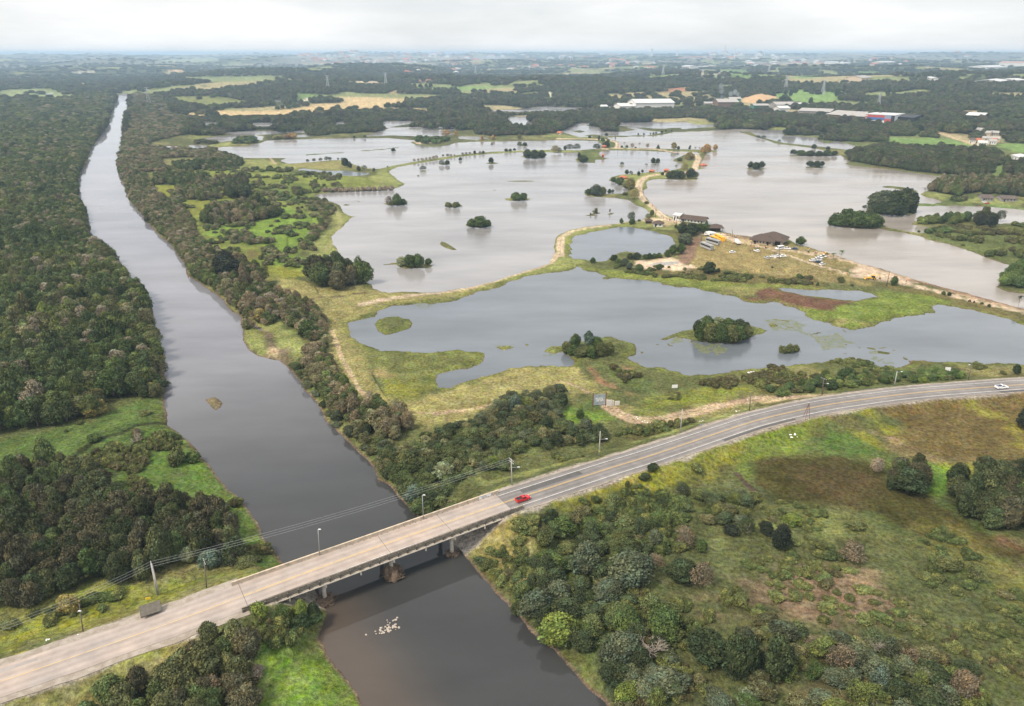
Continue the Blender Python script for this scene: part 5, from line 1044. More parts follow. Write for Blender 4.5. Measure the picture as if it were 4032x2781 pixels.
grp(tF, kF, 'at the shrubby end of the right spit', [(1900,1025,905,110,'dome0','k'),(1985,1022,905,110,'dome1','k'),(1965,960,868,100,'airy1','gg'),(2060,978,864,104,'airy1','gg'),(1335,1062,1040,32,'dome0','g')])
grp(tJ, kJ, 'on the dry strip below the car park', [(265,338,290,66,'dome3','g'),(635,375,313,72,'dome1','ol'),(425,402,360,32,'dome3','g'),(305,398,362,54,'airy0','ol'),(515,398,372,28,'airy0','b'),(735,404,374,44,'dome3','ol')])
grp(tJ, kJ, 'beside the dirt causeway on the right', [(1110,402,312,72,'dome0','g'),(1555,482,446,42,'dome0','g'),(1607,492,453,44,'dome1','d'),(1790,548,518,26,'dome3','b'),(1830,556,530,22,'dome3','b'),(1900,568,540,32,'dome3','ol'),(1965,592,560,32,'dome0','g')])
grp(tJ, kJ, 'on the shore by the parked cars', [(565,168,103,58,'palm','g'),(632,168,81,62,'palm','g'),(508,148,106,52,'palm','g'),(472,170,126,42,'palm','g')])
grp(tJ, kJ, 'leaning on the right end of the causeway', [(2222,608,486,66,'palm','k')])
grp(tJ, kJ, 'standing alone above the white pickup', [(2205,1200,1095,92,'dome1','d')])
grp(tJ, kJ, 'on the small islet in the front lake', [(110,1008,935,80,'shrub1','ol'),(170,1006,918,100,'shrub0','ol'),(230,992,922,80,'shrub1','ol')])
grp(tJ, kJ, 'above the curved highway', [(1028,1285,1205,80,'dome0','g'),(1290,1285,1208,90,'dome0','g'),(1370,1290,1225,90,'dome3','yg'),(1600,1260,1195,110,'dome1','ol')])
grp(tI, kI, 'on the big bushy island of the front lake', [(1290,800,620,130,'dome1','g'),(1370,812,600,150,'dome3','ol'),(1460,818,620,170,'dome0','g'),(1555,818,620,170,'dome3','ol'),(1640,808,640,150,'dome1','g'),(1710,780,640,110,'dome0','ol'),(1260,730,600,90,'dome0','d'),(1350,700,560,130,'dome0','g'),(1450,700,566,140,'dome1','pg'),(1540,710,568,140,'dome3','g'),(1640,720,590,140,'dome0','d'),(1700,720,612,90,'dome1','d')])
grp(tI, kI, 'in the bush cluster on the near shore of the front lake', [(70,915,780,110,'dome3','ol'),(130,935,820,110,'dome1','g'),(200,950,840,130,'dome0','ol'),(300,955,820,140,'dome3','g'),(380,945,800,120,'dome1','ol'),(455,930,782,100,'dome3','ol'),(150,860,728,110,'dome0','g'),(270,850,698,96,'dome2','bg'),(350,860,745,120,'dome1','g')])
grp(tM, kM, 'by the painted sheet metal hoarding', [(547,372,262,122,'dome0','d'),(228,405,260,110,'dome3','bg'),(520,455,364,112,'dome3','gg'),(470,512,438,88,'dome1','pg'),(680,448,370,72,'dome1','g')])
grp(tM, kM, 'on the highway bank', [(1188,815,748,84,'dome0','d'),(1010,0,0,0,'',''),(1130,880,820,90,'dome3','d')])
grp(tN, kN, 'at the right frame edge below the highway', [(2250,590,405,150,'dome1','k')])
grp(tN, kN, 'beside the dark reeds', [(1100,930,800,120,'airy0','p'),(1340,1110,870,300,'dome1','d'),(1230,1060,930,150,'dome3','d')])
grp(tL, kL, 'just above the bridge on the right bank', [(1500,165,28,185,'dome1','pg'),(1300,330,180,160,'dome3','bg'),(1840,80,-10,130,'dome0','yg'),(1230,120,-60,190,'dome3','ol')])
grp(tK, kK, 'behind the left end of the bridge', [(1475,640,490,180,'dome3','bg'),(1650,650,425,200,'airy1','d'),(1330,610,468,120,'dome1','pg'),(1720,660,560,150,'airy0','ol')])
grp(tK, kK, 'at the edge of the dark thicket above the highway', [(490,965,798,160,'dome3','y'),(640,720,480,170,'dome1','g'),(800,860,780,150,'dome3','g'),(60,1060,980,160,'dome3','ol')])
grp(tK, kK, 'by the river below the left bridge end', [(2100,1010,865,150,'dome3','yg'),(2195,1010,868,100,'dome1','d'),(1810,980,880,140,'shrub1','yg')])
grp(tK, kK, 'in the grey thicket at the bottom left', [(1500,1560,1390,170,'airy0','b'),(1620,1350,1240,150,'airy0','b'),(1780,1420,1330,150,'airy0','p'),(1700,1540,1440,160,'airy0','b'),(1330,1590,1480,170,'dome3','d')])
grp(tG, kG, 'at the edge of the near left wood', [(785,1010,795,235,'dome0','g'),(680,1140,1010,170,'dome3','y'),(1120,960,870,140,'dome1','d')])
grp(tG, kG, 'rising from the left wood', [(770,525,443,112,'bare','p'),(912,462,378,112,'bare','p'),(905,800,718,124,'bare','p'),(782,205,130,96,'airy1','d')])
grp(tG, kG, 'on the bright clearing left of the river', [(960,1345,1228,112,'bare','p'),(955,1270,1215,74,'dome0','b'),(660,1320,1250,120,'shrub1','g'),(1240,1480,1350,160,'shrub1','ol'),(1350,1460,1380,130,'shrub0','g'),(1240,1300,1260,60,'shrub1','g')])
grp(tG, kG, 'on the right river bank by the marsh', [(1590,190,-20,190,'dome0','k'),(1670,165,45,100,'bare','p'),(1760,350,225,150,'dome0','g'),(1820,480,370,120,'dome3','y'),(2150,590,450,150,'dome1','g')])
grp(tO, kO, 'in the grove right of the river below the bridge', [(1000,600,290,240,'dome3','gg'),(740,560,370,250,'dome3','g'),(1370,690,390,350,'dome0','gg'),(1180,800,600,290,'dome1','gg'),(790,810,600,220,'dome3','gg'),(620,930,680,260,'dome1','gg'),(780,1150,850,300,'dome3','yg'),(1330,1060,835,260,'dome0','g'),(1290,1300,1010,300,'dome3','gg'),(1620,1090,820,300,'dome1','g'),(1960,1300,1000,300,'dome0','d'),(2160,1390,1020,210,'dome3','d'),(1610,1550,1300,370,'dome3','gg'),(1320,1600,1430,180,'dome2','yg'),(2060,1680,1500,260,'dome1','gg'),(1760,650,440,260,'dome1','d'),(1910,690,470,170,'airy0','b')])
grp(tO, kO, 'on the slope right of the bridge', [(830,280,100,200,'dome3','g'),(730,210,68,125,'dome1','d'),(1060,270,105,210,'dome3','g'),(1330,260,110,260,'airy0','ol'),(1790,345,190,165,'airy0','b'),(1550,345,200,135,'dome3','gg'),(1920,395,285,95,'dome1','g'),(1560,510,400,120,'airy0','b'),(1570,180,60,170,'dome3','g'),(2150,260,165,120,'dome0','k'),(1030,1090,930,170,'dome3','g'),(1250,350,280,120,'dome1','ol'),(860,400,300,150,'dome3','ol')])
grp(tO, kO, 'in the dark grove below the bridge', [(1540,1275,1005,285,'bare','p'),(1750,950,860,90,'bare','p')])
grp(tQ, kQ, 'in the grove at the bottom right', [(80,1400,1060,225,'dome1','d'),(300,1420,1030,290,'dome3','d'),(600,1390,1250,150,'dome0','g'),(800,1340,1110,220,'airy0','b'),(640,1160,1055,185,'airy0','b'),(240,1070,950,190,'dome3','ol'),(470,1030,925,120,'dome3','yg'),(905,1125,1045,120,'shrub0','g'),(1340,1260,1115,190,'airy0','b'),(1550,1470,1265,270,'dome0','d'),(1250,1570,1375,180,'dome1','d'),(1480,1710,1430,310,'dome3','d'),(1770,1570,1300,250,'dome3','b'),(1100,1480,1290,185,'airy0','bg'),(230,1510,1395,170,'dome3','g'),(90,1620,1500,200,'dome1','g')])
grp(tQ, kQ, 'on the rough pasture at the bottom right', [(1090,1210,1030,180,'bare','p'),(340,380,165,185,'dome0','k'),(230,265,135,125,'dome1','k'),(75,265,105,120,'airy0','d'),(430,190,75,155,'dome3','yg'),(900,490,300,215,'airy0','b'),(1660,540,405,230,'dome3','ol'),(930,215,120,180,'dome3','ol'),(1870,620,480,170,'airy0','ol')])
groups = {}
for tf, k, it, ph in EX:
    if it[3] == 0: continue
    bx, by, ty, w, v, tn = it
    (xs, ys), = tf([(bx, by)])
    p0 = at(xs, ys, 1.0); pm = px_m(p0.x, p0.y); sd_ = H / math.hypot(H, math.hypot(p0.x, p0.y)); cd_ = math.sqrt(1 - sd_ * sd_)
    if tf is tO: w *= 1.12
    Rr = w / k / 2 * pm; hpx = (by - ty) / k * pm
    hh = max((hpx - Rr * sd_ * .8) / cd_, .55 * Rr)
    p = on_ground(xs, ys - Rr * sd_ / pm * .55)
    m, Rv, Hv = VAR[v]
    TREES.append((p.x, p.y, max(p.z, .05) - .15, Rr / Rv, hh / Hv, v, tuple(c * 1.3 for c in TI[tn]), rg.uniform(0, 6.28), 'x', ph, True))
    groups.setdefault(ph, []).append(len(TREES) - 1)
rank = {}
ORD = ['first','second','third','fourth','fifth','sixth','seventh','eighth','ninth','tenth','eleventh','twelfth','thirteenth','fourteenth','fifteenth','sixteenth','seventeenth','eighteenth','nineteenth']
for ph, ids in groups.items():
    ids = sorted(ids, key=lambda i: project(TREES[i][0], TREES[i][1], 3)[0])
    for j, i in enumerate(ids): rank[i] = (j, len(ids))
# ---------------------------------------------------------------- which plants become objects of their own
def app(t):
    m, Rv, Hv = VAR[t[5]]; d = depth(t[0], t[1]); return Rv * t[3] * (Rv * t[3] + .6 * Hv * t[4]) / d / d
def seen(t):
    u, v = project(t[0], t[1], t[2] + 2); return -20 < u < 4052 and 150 < v < 2830
is_shrub = lambda t: t[5].startswith('shrub')
ids = [i for i, t in enumerate(TREES) if seen(t)]
exi = set(i for i, t in enumerate(TREES) if t[10])
sc_tree = sorted([i for i in ids if i not in exi and not is_shrub(TREES[i])], key=lambda i: -app(TREES[i]))
sc_shr = sorted([i for i in ids if i not in exi and is_shrub(TREES[i])], key=lambda i: -app(TREES[i]))
spec = [i for i in exi if TREES[i][5] in ('palm', 'bare', 'conifer')]
alltree = sorted([i for i in ids if not is_shrub(TREES[i]) and TREES[i][5] not in ('palm', 'bare', 'conifer')], key=lambda i: -app(TREES[i]) * (1.5 if i in exi else 1))
allshr = sorted([i for i in ids if is_shrub(TREES[i])], key=lambda i: -app(TREES[i]) * (2 if i in exi else 1))
solo = set(spec) | set(alltree[:298]) | set(allshr[:280])
print('plants', len(TREES), 'explicit', len(exi), 'solo', len(solo))
srcs = {}
def kname(v): return 'palm_tree' if v == 'palm' else 'conifer_tree' if v == 'conifer' else 'bare_tree' if v == 'bare' else 'shrub' if v.startswith('shrub') else 'tree'
for i in sorted(solo):
    x, y, z, sx, sz, v, tn, rot, kd, ph, ex = TREES[i]
    m, Rv, Hv = VAR[v]; nm = kname(v)
    r = bpy.data.objects.new(nm, None); r.empty_display_size = .5; COL.objects.link(r); r.location = (x, y, z); r.rotation_euler = (0, 0, rot); uu = 1 + .22 * math.sin(i * 7.7); r.scale = (sx * uu, sx / uu, sz)
    lk = look_of(tn, v); noun = {'palm_tree': 'palm', 'conifer_tree': 'pointed conifer', 'bare_tree': 'tree', 'shrub': 'shrub', 'tree': 'tree'}[nm]
    if not ex or rank[i][1] == 1: lb = f'{lk} {noun} {ph}'
    else:
        j, n = rank[i]; lb = f'{lk} {noun}, {ORD[j] if j < n - 1 or n == 1 else "rightmost"}{" from the left" if j < n - 1 else ""}, {ph}'
    w = lb.split()
    r['label'] = ' '.join(w[:16]); r['category'] = 'palm' if nm == 'palm_tree' else 'shrub' if nm == 'shrub' else 'tree'
    r['group'] = (('shrubs ' if nm == 'shrub' else 'trees ') + ph)
    c = bpy.data.objects.new({'palm_tree': 'fronds', 'bare_tree': 'branches', 'shrub': 'foliage'}.get(nm, 'crown'), m); COL.objects.link(c); c.parent = r; c.color = (*tn, 1)
    srcs.setdefault(v, c)
    t_ = trunk_for('shrub' if nm == 'shrub' else v); c2 = bpy.data.objects.new('stem' if nm == 'shrub' else 'trunk', t_); COL.objects.link(c2); c2.parent = r
# ---------------------------------------------------------------- the rest: one object of wood, one of scrub, one of tall grass
def instancer(name, recs, kinds, srcobj, label, cat):
    me = bpy.data.meshes.new(name); n = len(recs)
    me.vertices.add(n); me.vertices.foreach_set('co', np.array([[r[0], r[1], r[2]] for r in recs], np.float32).ravel())
    def fa(nm, ty, key, dat):
        a = me.attributes.new(nm, ty, 'POINT'); a.data.foreach_set(key, np.asarray(dat).ravel())
    fa('tint', 'FLOAT_VECTOR', 'vector', np.array([r[6] for r in recs], np.float32))
    fa('isc', 'FLOAT_VECTOR', 'vector', np.array([(r[3] * (1 + .22 * math.sin(q * 7.7)), r[3] / (1 + .22 * math.sin(q * 7.7)), r[4]) for q, r in enumerate(recs)], np.float32))
    fa('irot', 'FLOAT_VECTOR', 'vector', np.array([(0, 0, r[7]) for r in recs], np.float32))
    kk = {k: i for i, k in enumerate(kinds)}
    fa('ik', 'INT', 'value', np.array([kk[r[5]] for r in recs], np.int32))
    o = link(name, me, kind='stuff', label=label, category=cat); o.color = (0, 0, 0, 1)
    ng = bpy.data.node_groups.new(name + '_growth', 'GeometryNodeTree'); ng.is_modifier = True
    ng.interface.new_socket('Geometry', in_out='INPUT', socket_type='NodeSocketGeometry'); ng.interface.new_socket('Geometry', in_out='OUTPUT', socket_type='NodeSocketGeometry')
    N = ng.nodes; L = ng.links
    gi = N.new('NodeGroupInput'); go = N.new('NodeGroupOutput'); iop = N.new('GeometryNodeInstanceOnPoints'); jn = N.new('GeometryNodeJoinGeometry')
    L.new(gi.outputs[0], iop.inputs['Points'])
    for k in reversed(kinds):
        oi = N.new('GeometryNodeObjectInfo'); oi.transform_space = 'ORIGINAL'; oi.inputs['Object'].default_value = srcobj[k]; oi.inputs['As Instance'].default_value = False
        g2 = N.new('GeometryNodeGeometryToInstance'); L.new(oi.outputs['Geometry'], g2.inputs[0]); L.new(g2.outputs[0], jn.inputs[0])
    L.new(jn.outputs[0], iop.inputs['Instance']); iop.inputs['Pick Instance'].default_value = True
    def na(nm, ty):
        a = N.new('GeometryNodeInputNamedAttribute'); a.data_type = ty; a.inputs[0].default_value = nm
        return [q for q in a.outputs if q.enabled and q.name == 'Attribute'][0]
    L.new(na('ik', 'INT'), iop.inputs['Instance Index']); L.new(na('isc', 'FLOAT_VECTOR'), iop.inputs['Scale'])
    L.new(na('irot', 'FLOAT_VECTOR'), iop.inputs['Rotation'])
    L.new(iop.outputs[0], go.inputs[0])
    md = o.modifiers.new('growth', 'NODES'); md.node_group = ng
    return o
rest = [t for i, t in enumerate(TREES) if i not in solo]
wk = [k for k in srcs if not k.startswith('shrub') and k not in ('palm', 'bare', 'conifer')]; sk = [k for k in srcs if k.startswith('shrub')]
instancer('woodland', [t for t in rest if t[5] in wk], wk, srcs, 'dense far woodland covering the plain and the hills', 'woodland')
instancer('scrub', [t for t in rest if t[5] in sk], sk, srcs, 'low scrub scattered over banks and marsh', 'scrub')
# tall grass: blades in clumps that take the colour of the ground they grow from
NT_ = 130000
u = rg.uniform(0, 1, NT_); gr = 100 * (460 / 100.) ** u; az_ = rg.uniform(-R(46), R(46), NT_)
TX = gr * np.sin(az_); TY = gr * np.cos(az_); k = TY > 90; TX = TX[k]; TY = TY[k]; gr = gr[k]
tz, td, tb = ground(TX, TY, True)
k = (td > .5) & (line_d(RA[:, :2], TX, TY, 12.) > 8.6)
for pts, hw, c in TRACKS: k &= line_d(wp(pts), TX, TY, 6.) > hw + .5
for zpoly, c in [(q, c) for q, c, f, a in ZONES if c is SAND or c is TAN or c is BROWNREED or c is PLOW]: k &= ~in_poly(wp(zpoly), TX, TY)
TX = TX[k]; TY = TY[k]; tz = tz[k]; gr = gr[k]
ri = np.clip(np.searchsorted(rings, gr), 0, nr - 1); ci = np.clip(np.searchsorted(azs, np.arctan2(TX, TY)), 0, nc - 1)
tcol = col[ri * nc + ci]
reed = np.zeros(len(TX))
for q, c in [(q, c) for q, c, f, a in ZONES if c is REED]: reed = np.maximum(reed, in_poly(wp(q), TX, TY))
f = rg.uniform(.6, 1.5, len(TX)); sc = rg.uniform(.7, 2.3, len(TX)); sc *= np.where(fbm(TX, TY, 14, 2, 97) > .5, 1.25, .7)
recs = [(TX[i], TY[i], tz[i] - .05, sc[i], sc[i] * (.55 + .9 * reed[i]), 'tuft', tuple(tcol[i] * f[i]), 0.0) for i in range(len(TX))]
print('tufts', len(recs))
gt = link('grass', VAR['tuft'][0], kind='stuff', label='single tuft of tall green grass on the highway verge', category='grass'); p = on_ground(*tM([(700,715)])[0]); gt.location = p; gt.color = (*MID, 1)
instancer('tall_grass', recs, ['tuft'], {'tuft': gt}, 'tall rough grass over banks and verges', 'grass')
# ---------------------------------------------------------------- builders for the made things
class MB:
    def __init__(s): s.v = []; s.f = []; s.m = []
    def add(s, V, F, mi=0):
        o = len(s.v); s.v += [tuple(p) for p in V]; s.f += [tuple(i + o for i in f) for f in F]; s.m += [mi] * len(F); return s
    def box(s, x0, x1, y0, y1, z0, z1, mi=0):
        return s.add([(x0,y0,z0),(x1,y0,z0),(x1,y1,z0),(x0,y1,z0),(x0,y0,z1),(x1,y0,z1),(x1,y1,z1),(x0,y1,z1)], [(0,3,2,1),(4,5,6,7),(0,1,5,4),(1,2,6,5),(2,3,7,6),(3,0,4,7)], mi)
    def cyl(s, c, r, h, k=10, r2=None, ax=2, mi=0):
        r2 = r if r2 is None else r2; V = []
        for z, q in ((0, r), (h, r2)):
            for i in range(k):
                a = 2 * math.pi * i / k; p = [q * math.cos(a), q * math.sin(a), z]
                if ax == 0: p = [p[2], p[0], p[1]]
                if ax == 1: p = [p[0], p[2], p[1]]
                V.append((c[0] + p[0], c[1] + p[1], c[2] + p[2]))
        F = [(i, (i + 1) % k, k + (i + 1) % k, k + i) for i in range(k)] + [tuple(range(k))[::-1], tuple(range(k, 2 * k))]
        if ax == 1: F = [f[::-1] for f in F]
        return s.add(V, F, mi)
    def rod(s, a, b, r, k=6, mi=0, r2=None):
        a = np.array(a, float); b = np.array(b, float); V, F = tube_np(a, b, r, r2 or r, k)
        return s.add(V, [tuple(f) for f in F] + [tuple(range(k))[::-1], tuple(range(k, 2 * k))], mi)
    def prism(s, prof, y0, y1, mi=0, inset=None):
        """profile of (x, z) points extruded across y; inset narrows points above a height"""
        n = len(prof); V = []
        for y, sg in ((y0, 1), (y1, -1)):
            for x, z in prof:
                ins = inset(z) if inset else 0; V.append((x, y + sg * ins, z))
        F = [(i, (i + 1) % n, n + (i + 1) % n, n + i) for i in range(n)] + [tuple(range(n))[::-1], tuple(range(n, 2 * n))]
        return s.add(V, [f[::-1] for f in F], mi)
    def hip(s, x0, x1, y0, y1, z0, z1, over=.6, rl=None, mi=0, th=.15):
        x0 -= over; x1 += over; y0 -= over; y1 += over; w = (y1 - y0) / 2; L = (x1 - x0)
        i = min(w, L / 2 - .05) if rl is None else rl
        ym = (y0 + y1) / 2
        V = [(x0,y0,z0),(x1,y0,z0),(x1,y1,z0),(x0,y1,z0),(x0+i,ym,z1),(x1-i,ym,z1),(x0,y0,z0-th),(x1,y0,z0-th),(x1,y1,z0-th),(x0,y1,z0-th)]
        return s.add(V, [(0,1,5,4),(1,2,5),(2,3,4,5),(3,0,4),(6,9,8,7),(0,6,7,1),(1,7,8,2),(2,8,9,3),(3,9,6,0)], mi)
    def obj(s, name, mats, parent=None, sm=False, bev=0, loc=None, rz=None, lab=None):
        me = bpy.data.meshes.new(name); me.from_pydata(s.v, [], s.f); me.update()
        for m in (mats if isinstance(mats, list) else [mats]): me.materials.append(m)
        me.polygons.foreach_set('material_index', np.array(s.m, np.int32))
        bm = bmesh.new(); bm.from_mesh(me); bmesh.ops.recalc_face_normals(bm, faces=bm.faces)
        if bev: bmesh.ops.bevel(bm, geom=bm.edges[:], offset=bev, segments=1, affect='EDGES', clamp_overlap=True)
        bm.to_mesh(me); bm.free()
        if sm: me.polygons.foreach_set('use_smooth', np.full(len(me.polygons), True))
        o = bpy.data.objects.new(name, me); COL.objects.link(o)
        if parent is not None: o.parent = parent
        if loc is not None: o.location = loc
        if rz is not None: o.rotation_euler = (0, 0, rz)
        if lab: o['label'] = lab
        return o
def thing(name, label, cat, loc=(0,0,0), rz=0, group=None, sc=1):
    o = bpy.data.objects.new(name, None); o.empty_display_size = .5; COL.objects.link(o); o.location = loc; o.rotation_euler = (0, 0, rz); o.scale = (sc, sc, sc)
    o['label'] = label; o['category'] = cat
    if group: o['group'] = group
    return o
def tag(o, label, cat, group=None):
    o['label'] = label; o['category'] = cat
    if group: o['group'] = group
    return o
def copy_tree(o, parent=None):
    c = o.copy(); COL.objects.link(c)
    if parent is not None: c.parent = parent
    for ch in [q for q in COL.objects if q.parent == o]: copy_tree(ch, c)
    return c
def pxy(tf, x, y, z=None):
    (a, b), = tf([(x, y)]); return on_ground(a, b) if z is None else at(a, b, z)

# ---------------------------------------------------------------- highway surface and markings
s = NT('asphalt'); lat = s.n('ShaderNodeAttribute', attribute_name='lat').outputs['Fac']
w = s.n('ShaderNodeMath', operation='SINE'); q = s.n('ShaderNodeMath', operation='MULTIPLY'); s.l(lat, q.inputs[0]); q.inputs[1].default_value = 3.4; s.l(q.outputs[0], w.inputs[0])
st = s.n('ShaderNodeMapping'); st.inputs['Scale'].default_value = (.12, .12, 1); s.l(s.coord(), st.inputs[0])
b1 = s.rng(w.outputs[0], -1, 1, .86, 1.10); b2 = s.rng(s.noise(.35, 5), .3, .7, .85, 1.14); b3 = s.rng(s.noise(7, 2), .2, .8, .88, 1.12)
s.base(s.mul(s.mul(s.mul(s.mix(s.rng(s.noise(.05, 4), .4, .6, 0, 1), (.165,.154,.148), (.205,.192,.184)), b1), b2), b3)); s.b.inputs['Roughness'].default_value = .8; ASPH = s.m
s = NT('worn_pinkish_asphalt'); lat = s.n('ShaderNodeAttribute', attribute_name='lat').outputs['Fac']
w = s.n('ShaderNodeMath', operation='SINE'); q = s.n('ShaderNodeMath', operation='MULTIPLY'); s.l(lat, q.inputs[0]); q.inputs[1].default_value = 3.4; s.l(q.outputs[0], w.inputs[0])
b1 = s.rng(w.outputs[0], -1, 1, .92, 1.06); b2 = s.rng(s.noise(.3, 5), .3, .7, .84, 1.12); b3 = s.rng(s.noise(6, 2), .2, .8, .92, 1.08)
s.base(s.mul(s.mul(s.mul(s.mix(s.rng(s.noise(.07, 4), .4, .62, 0, 1), (.37,.305,.265), (.305,.270,.248)), b1), b2), b3)); s.b.inputs['Roughness'].default_value = .85; OLDASPH = s.m
s = NT('gravel_verge'); s.base(s.mul(s.mix(s.rng(s.noise(.5, 4), .4, .6, 0, 1), (.25,.215,.175), (.33,.29,.25)), s.rng(s.noise(5, 3), .2, .8, .75, 1.2))); VERGE = s.m
s = NT('road_paint_white'); s.base(s.mix(s.rng(s.noise(1.5, 4), .42, .62, 0, 1), (.72,.71,.68), (.48,.46,.44))); PWHITE = s.m
s = NT('road_paint_yellow'); s.base(s.mix(s.rng(s.noise(1.5, 4), .42, .66, 0, 1), (.55,.36,.12), (.38,.29,.16))); PYEL = s.m
s = NT('faded_yellow_paint'); s.base(s.mix(s.rng(s.noise(1.2, 4), .5, .65, 0, 1), (.52,.38,.18), (.38,.29,.21))); PYEL2 = s.m
RP = [Vector(p) for p in RA]
tang = [((RP[min(i + 1, len(RP) - 1)] - RP[max(i - 1, 0)]).to_2d()).normalized() for i in range(len(RP))]
nrm = [Vector((-t.y, t.x, 0)) for t in tang]
al = [(p - BR0).dot(BDIR) for p in RP]
def strip(name, i0, i1, offs, mat, dz, kind='structure', tailjit=0, **pr):
    V = []; F = []; LT = []; m = len(offs)
    rr = random.Random(5)
    for i in range(i0, i1 + 1):
        for j, o_ in enumerate(offs):
            oo = o_ + (rr.uniform(-tailjit, tailjit) if j in (0, m - 1) else 0)
            q = RP[i] + nrm[i] * oo; V.append((q.x, q.y, q.z + dz)); LT.append(o_)
    for i in range(i1 - i0):
        for j in range(m - 1): a_ = i * m + j; F.append((a_, a_ + m, a_ + m + 1, a_ + 1))
    me = bpy.data.meshes.new(name); me.from_pydata(V, [], F); me.materials.append(mat); me.update()
    at2 = me.attributes.new('lat', 'FLOAT', 'POINT'); at2.data.foreach_set('value', np.array(LT, np.float32))
    bm = bmesh.new(); bm.from_mesh(me); bmesh.ops.recalc_face_normals(bm, faces=bm.faces)
    if bm.faces[0].normal.z < 0: bmesh.ops.reverse_faces(bm, faces=bm.faces)
    bm.to_mesh(me); bm.free()
    return link(name, me, kind=kind, **pr)
ib0 = min(range(len(RP)), key=lambda i: abs(al[i])); ib1 = min(range(len(RP)), key=lambda i: abs(al[i] - BLEN)); N_ = len(RP) - 1
fine = [-4.7,-3.6,-2.7,-1.8,-.9,0,.9,1.8,2.7,3.6,4.7]; fine2 = [-5.2,-4.2,-3.3,-2.4,-1.6,-.8,0,.8,1.6,2.4,3.3,4.2,5.2]
strip('gravel_verge', 0, ib0, [-6.5,-5,0,5,6.8], VERGE, -.06, tailjit=.35); strip('gravel_verge', ib1, N_, [-5.8,-5,0,5,6.3], VERGE, -.06, tailjit=.3)
strip('road', 0, ib0, fine, OLDASPH, 0.0, tailjit=.15, label='worn pinkish highway left of the bridge', category='road'); strip('road', ib1, N_, fine2, ASPH, 0.0, tailjit=.08, label='grey two lane highway curving right', category='road')
strip('road', ib0, ib1, fine, OLDASPH, 0.0, label='worn pinkish carriageway on the bridge deck', category='road')
def mark(i0, i1, off, w, mat): return strip('road_marking', i0, i1, [off - w / 2, off + w / 2], mat, .006)
mark(ib1, N_, 3.55, .15, PWHITE); mark(ib1, N_, -3.55, .15, PWHITE)
mark(ib1, N_, .17, .16, PYEL); mark(ib1, N_, -.17, .16, PYEL)
mark(ib0, ib1, .17, .19, PYEL2); mark(ib0, ib1, -.17, .19, PYEL2); mark(max(0, ib0 - 22), ib0, 0, .2, PYEL2); mark(ib0, ib1, -3.9, .14, PWHITE)

PATCH = paint('dark_asphalt_patch', (.105,.10,.098), .85, .15, .5); PATCH2 = paint('pale_road_patch', (.33,.30,.28), .85, .12, .5)
strip('road_patch', max(ib0 - 30, 0), max(ib0 - 20, 1), [1.6, 3.1], PATCH2, .009); strip('road_patch', max(ib0 - 17, 0), max(ib0 - 12, 1), [2.6, 3.6], PATCH2, .009); strip('road_patch', ib1 + 24, ib1 + 34, [-5.15, -4.0], PATCH, .009); strip('road_patch', ib1 + 60, ib1 + 82, [-5.15, -3.9], PATCH, .009); strip('road_patch', ib1 + 2, ib1 + 8, [1.3, 3.2], PATCH, .009)
# ---------------------------------------------------------------- bridge
CONC = None
s = NT('weathered_concrete'); g1 = s.rng(s.noise(.6, 5, s.obj()), .38, .66, 0, 1)
mpn = s.n('ShaderNodeMapping'); mpn.inputs['Scale'].default_value = (1.2, 1.2, .25); s.l(s.obj(), mpn.inputs[0])
s.base(s.mul(s.mix(g1, (.33,.28,.22), (.17,.15,.125)), s.rng(s.noise(1.6, 5, mpn.outputs[0]), .3, .7, .7, 1.15))); s.b.inputs['Roughness'].default_value = .9; CONC = s.m
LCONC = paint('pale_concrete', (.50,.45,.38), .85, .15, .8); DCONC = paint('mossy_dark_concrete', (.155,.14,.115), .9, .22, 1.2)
baz = math.atan2(BDIR.y, BDIR.x)
JOINTM = paint('joint_filler', (.05,.048,.045), .8, .1)
bridge = thing('bridge', 'long concrete road bridge with low parapets crossing the river', 'bridge', BR0, baz)
LN = BLEN
def seg(a, b, n): return [(a + (b - a) * i / n, a + (b - a) * (i + 1) / n) for i in range(n)]
MB().box(-.4, LN + .4, -4.95, 4.95, -.55, -.02).obj('deck', LCONC, bridge)
m = MB()
for a, b in seg(-1.5, LN + 1.0, 22): m.box(a + .03, b - .03, 4.72, 5.0, -.02, .86)
m.box(-1.5, LN + 1.0, 4.68, 5.06, .86, .98); m.obj('parapet', [paint('sandy_concrete', (.60,.50,.38), .9, .2, .9)], bridge)
m = MB()
for a, b in seg(-1.5, LN + 3.0, 30):
    m.box(a + .04, b - .04, -4.98, -4.74, -.02, .80)
    m.box(a + .05, a + .35, -5.42, -5.02, -.5, .62, 1)
m.box(-1.5, LN + 3.0, -5.02, -4.70, .80, .92)
m.box(-1.5, LN + 3, -5.34, -5.22, .38, .50, 1); m.box(-1.5, LN + 3, -5.38, -5.26, -.05, .10, 1)
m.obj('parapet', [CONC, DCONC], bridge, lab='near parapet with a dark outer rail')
m = MB(); m.box(-1.5, LN + 3, -5.6, -4.99, -.72, -.52); m.box(-1, LN + .5, -5.02, -4.86, -1.0, -.72); m.obj('edge_beam', [paint('pale_edge_concrete', (.56,.50,.42), .85, .12, 1)], bridge)
m = MB()
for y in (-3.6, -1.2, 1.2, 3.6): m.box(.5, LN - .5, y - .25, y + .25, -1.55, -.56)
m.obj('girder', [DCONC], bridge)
def along(x, y, z): p = pxy(tL, x, y, z); return (p - BR0).dot(BDIR)
piers = [along(667, 885, 6.0), along(1143, 712, 6.0), along(1573, 560, 6.0)]
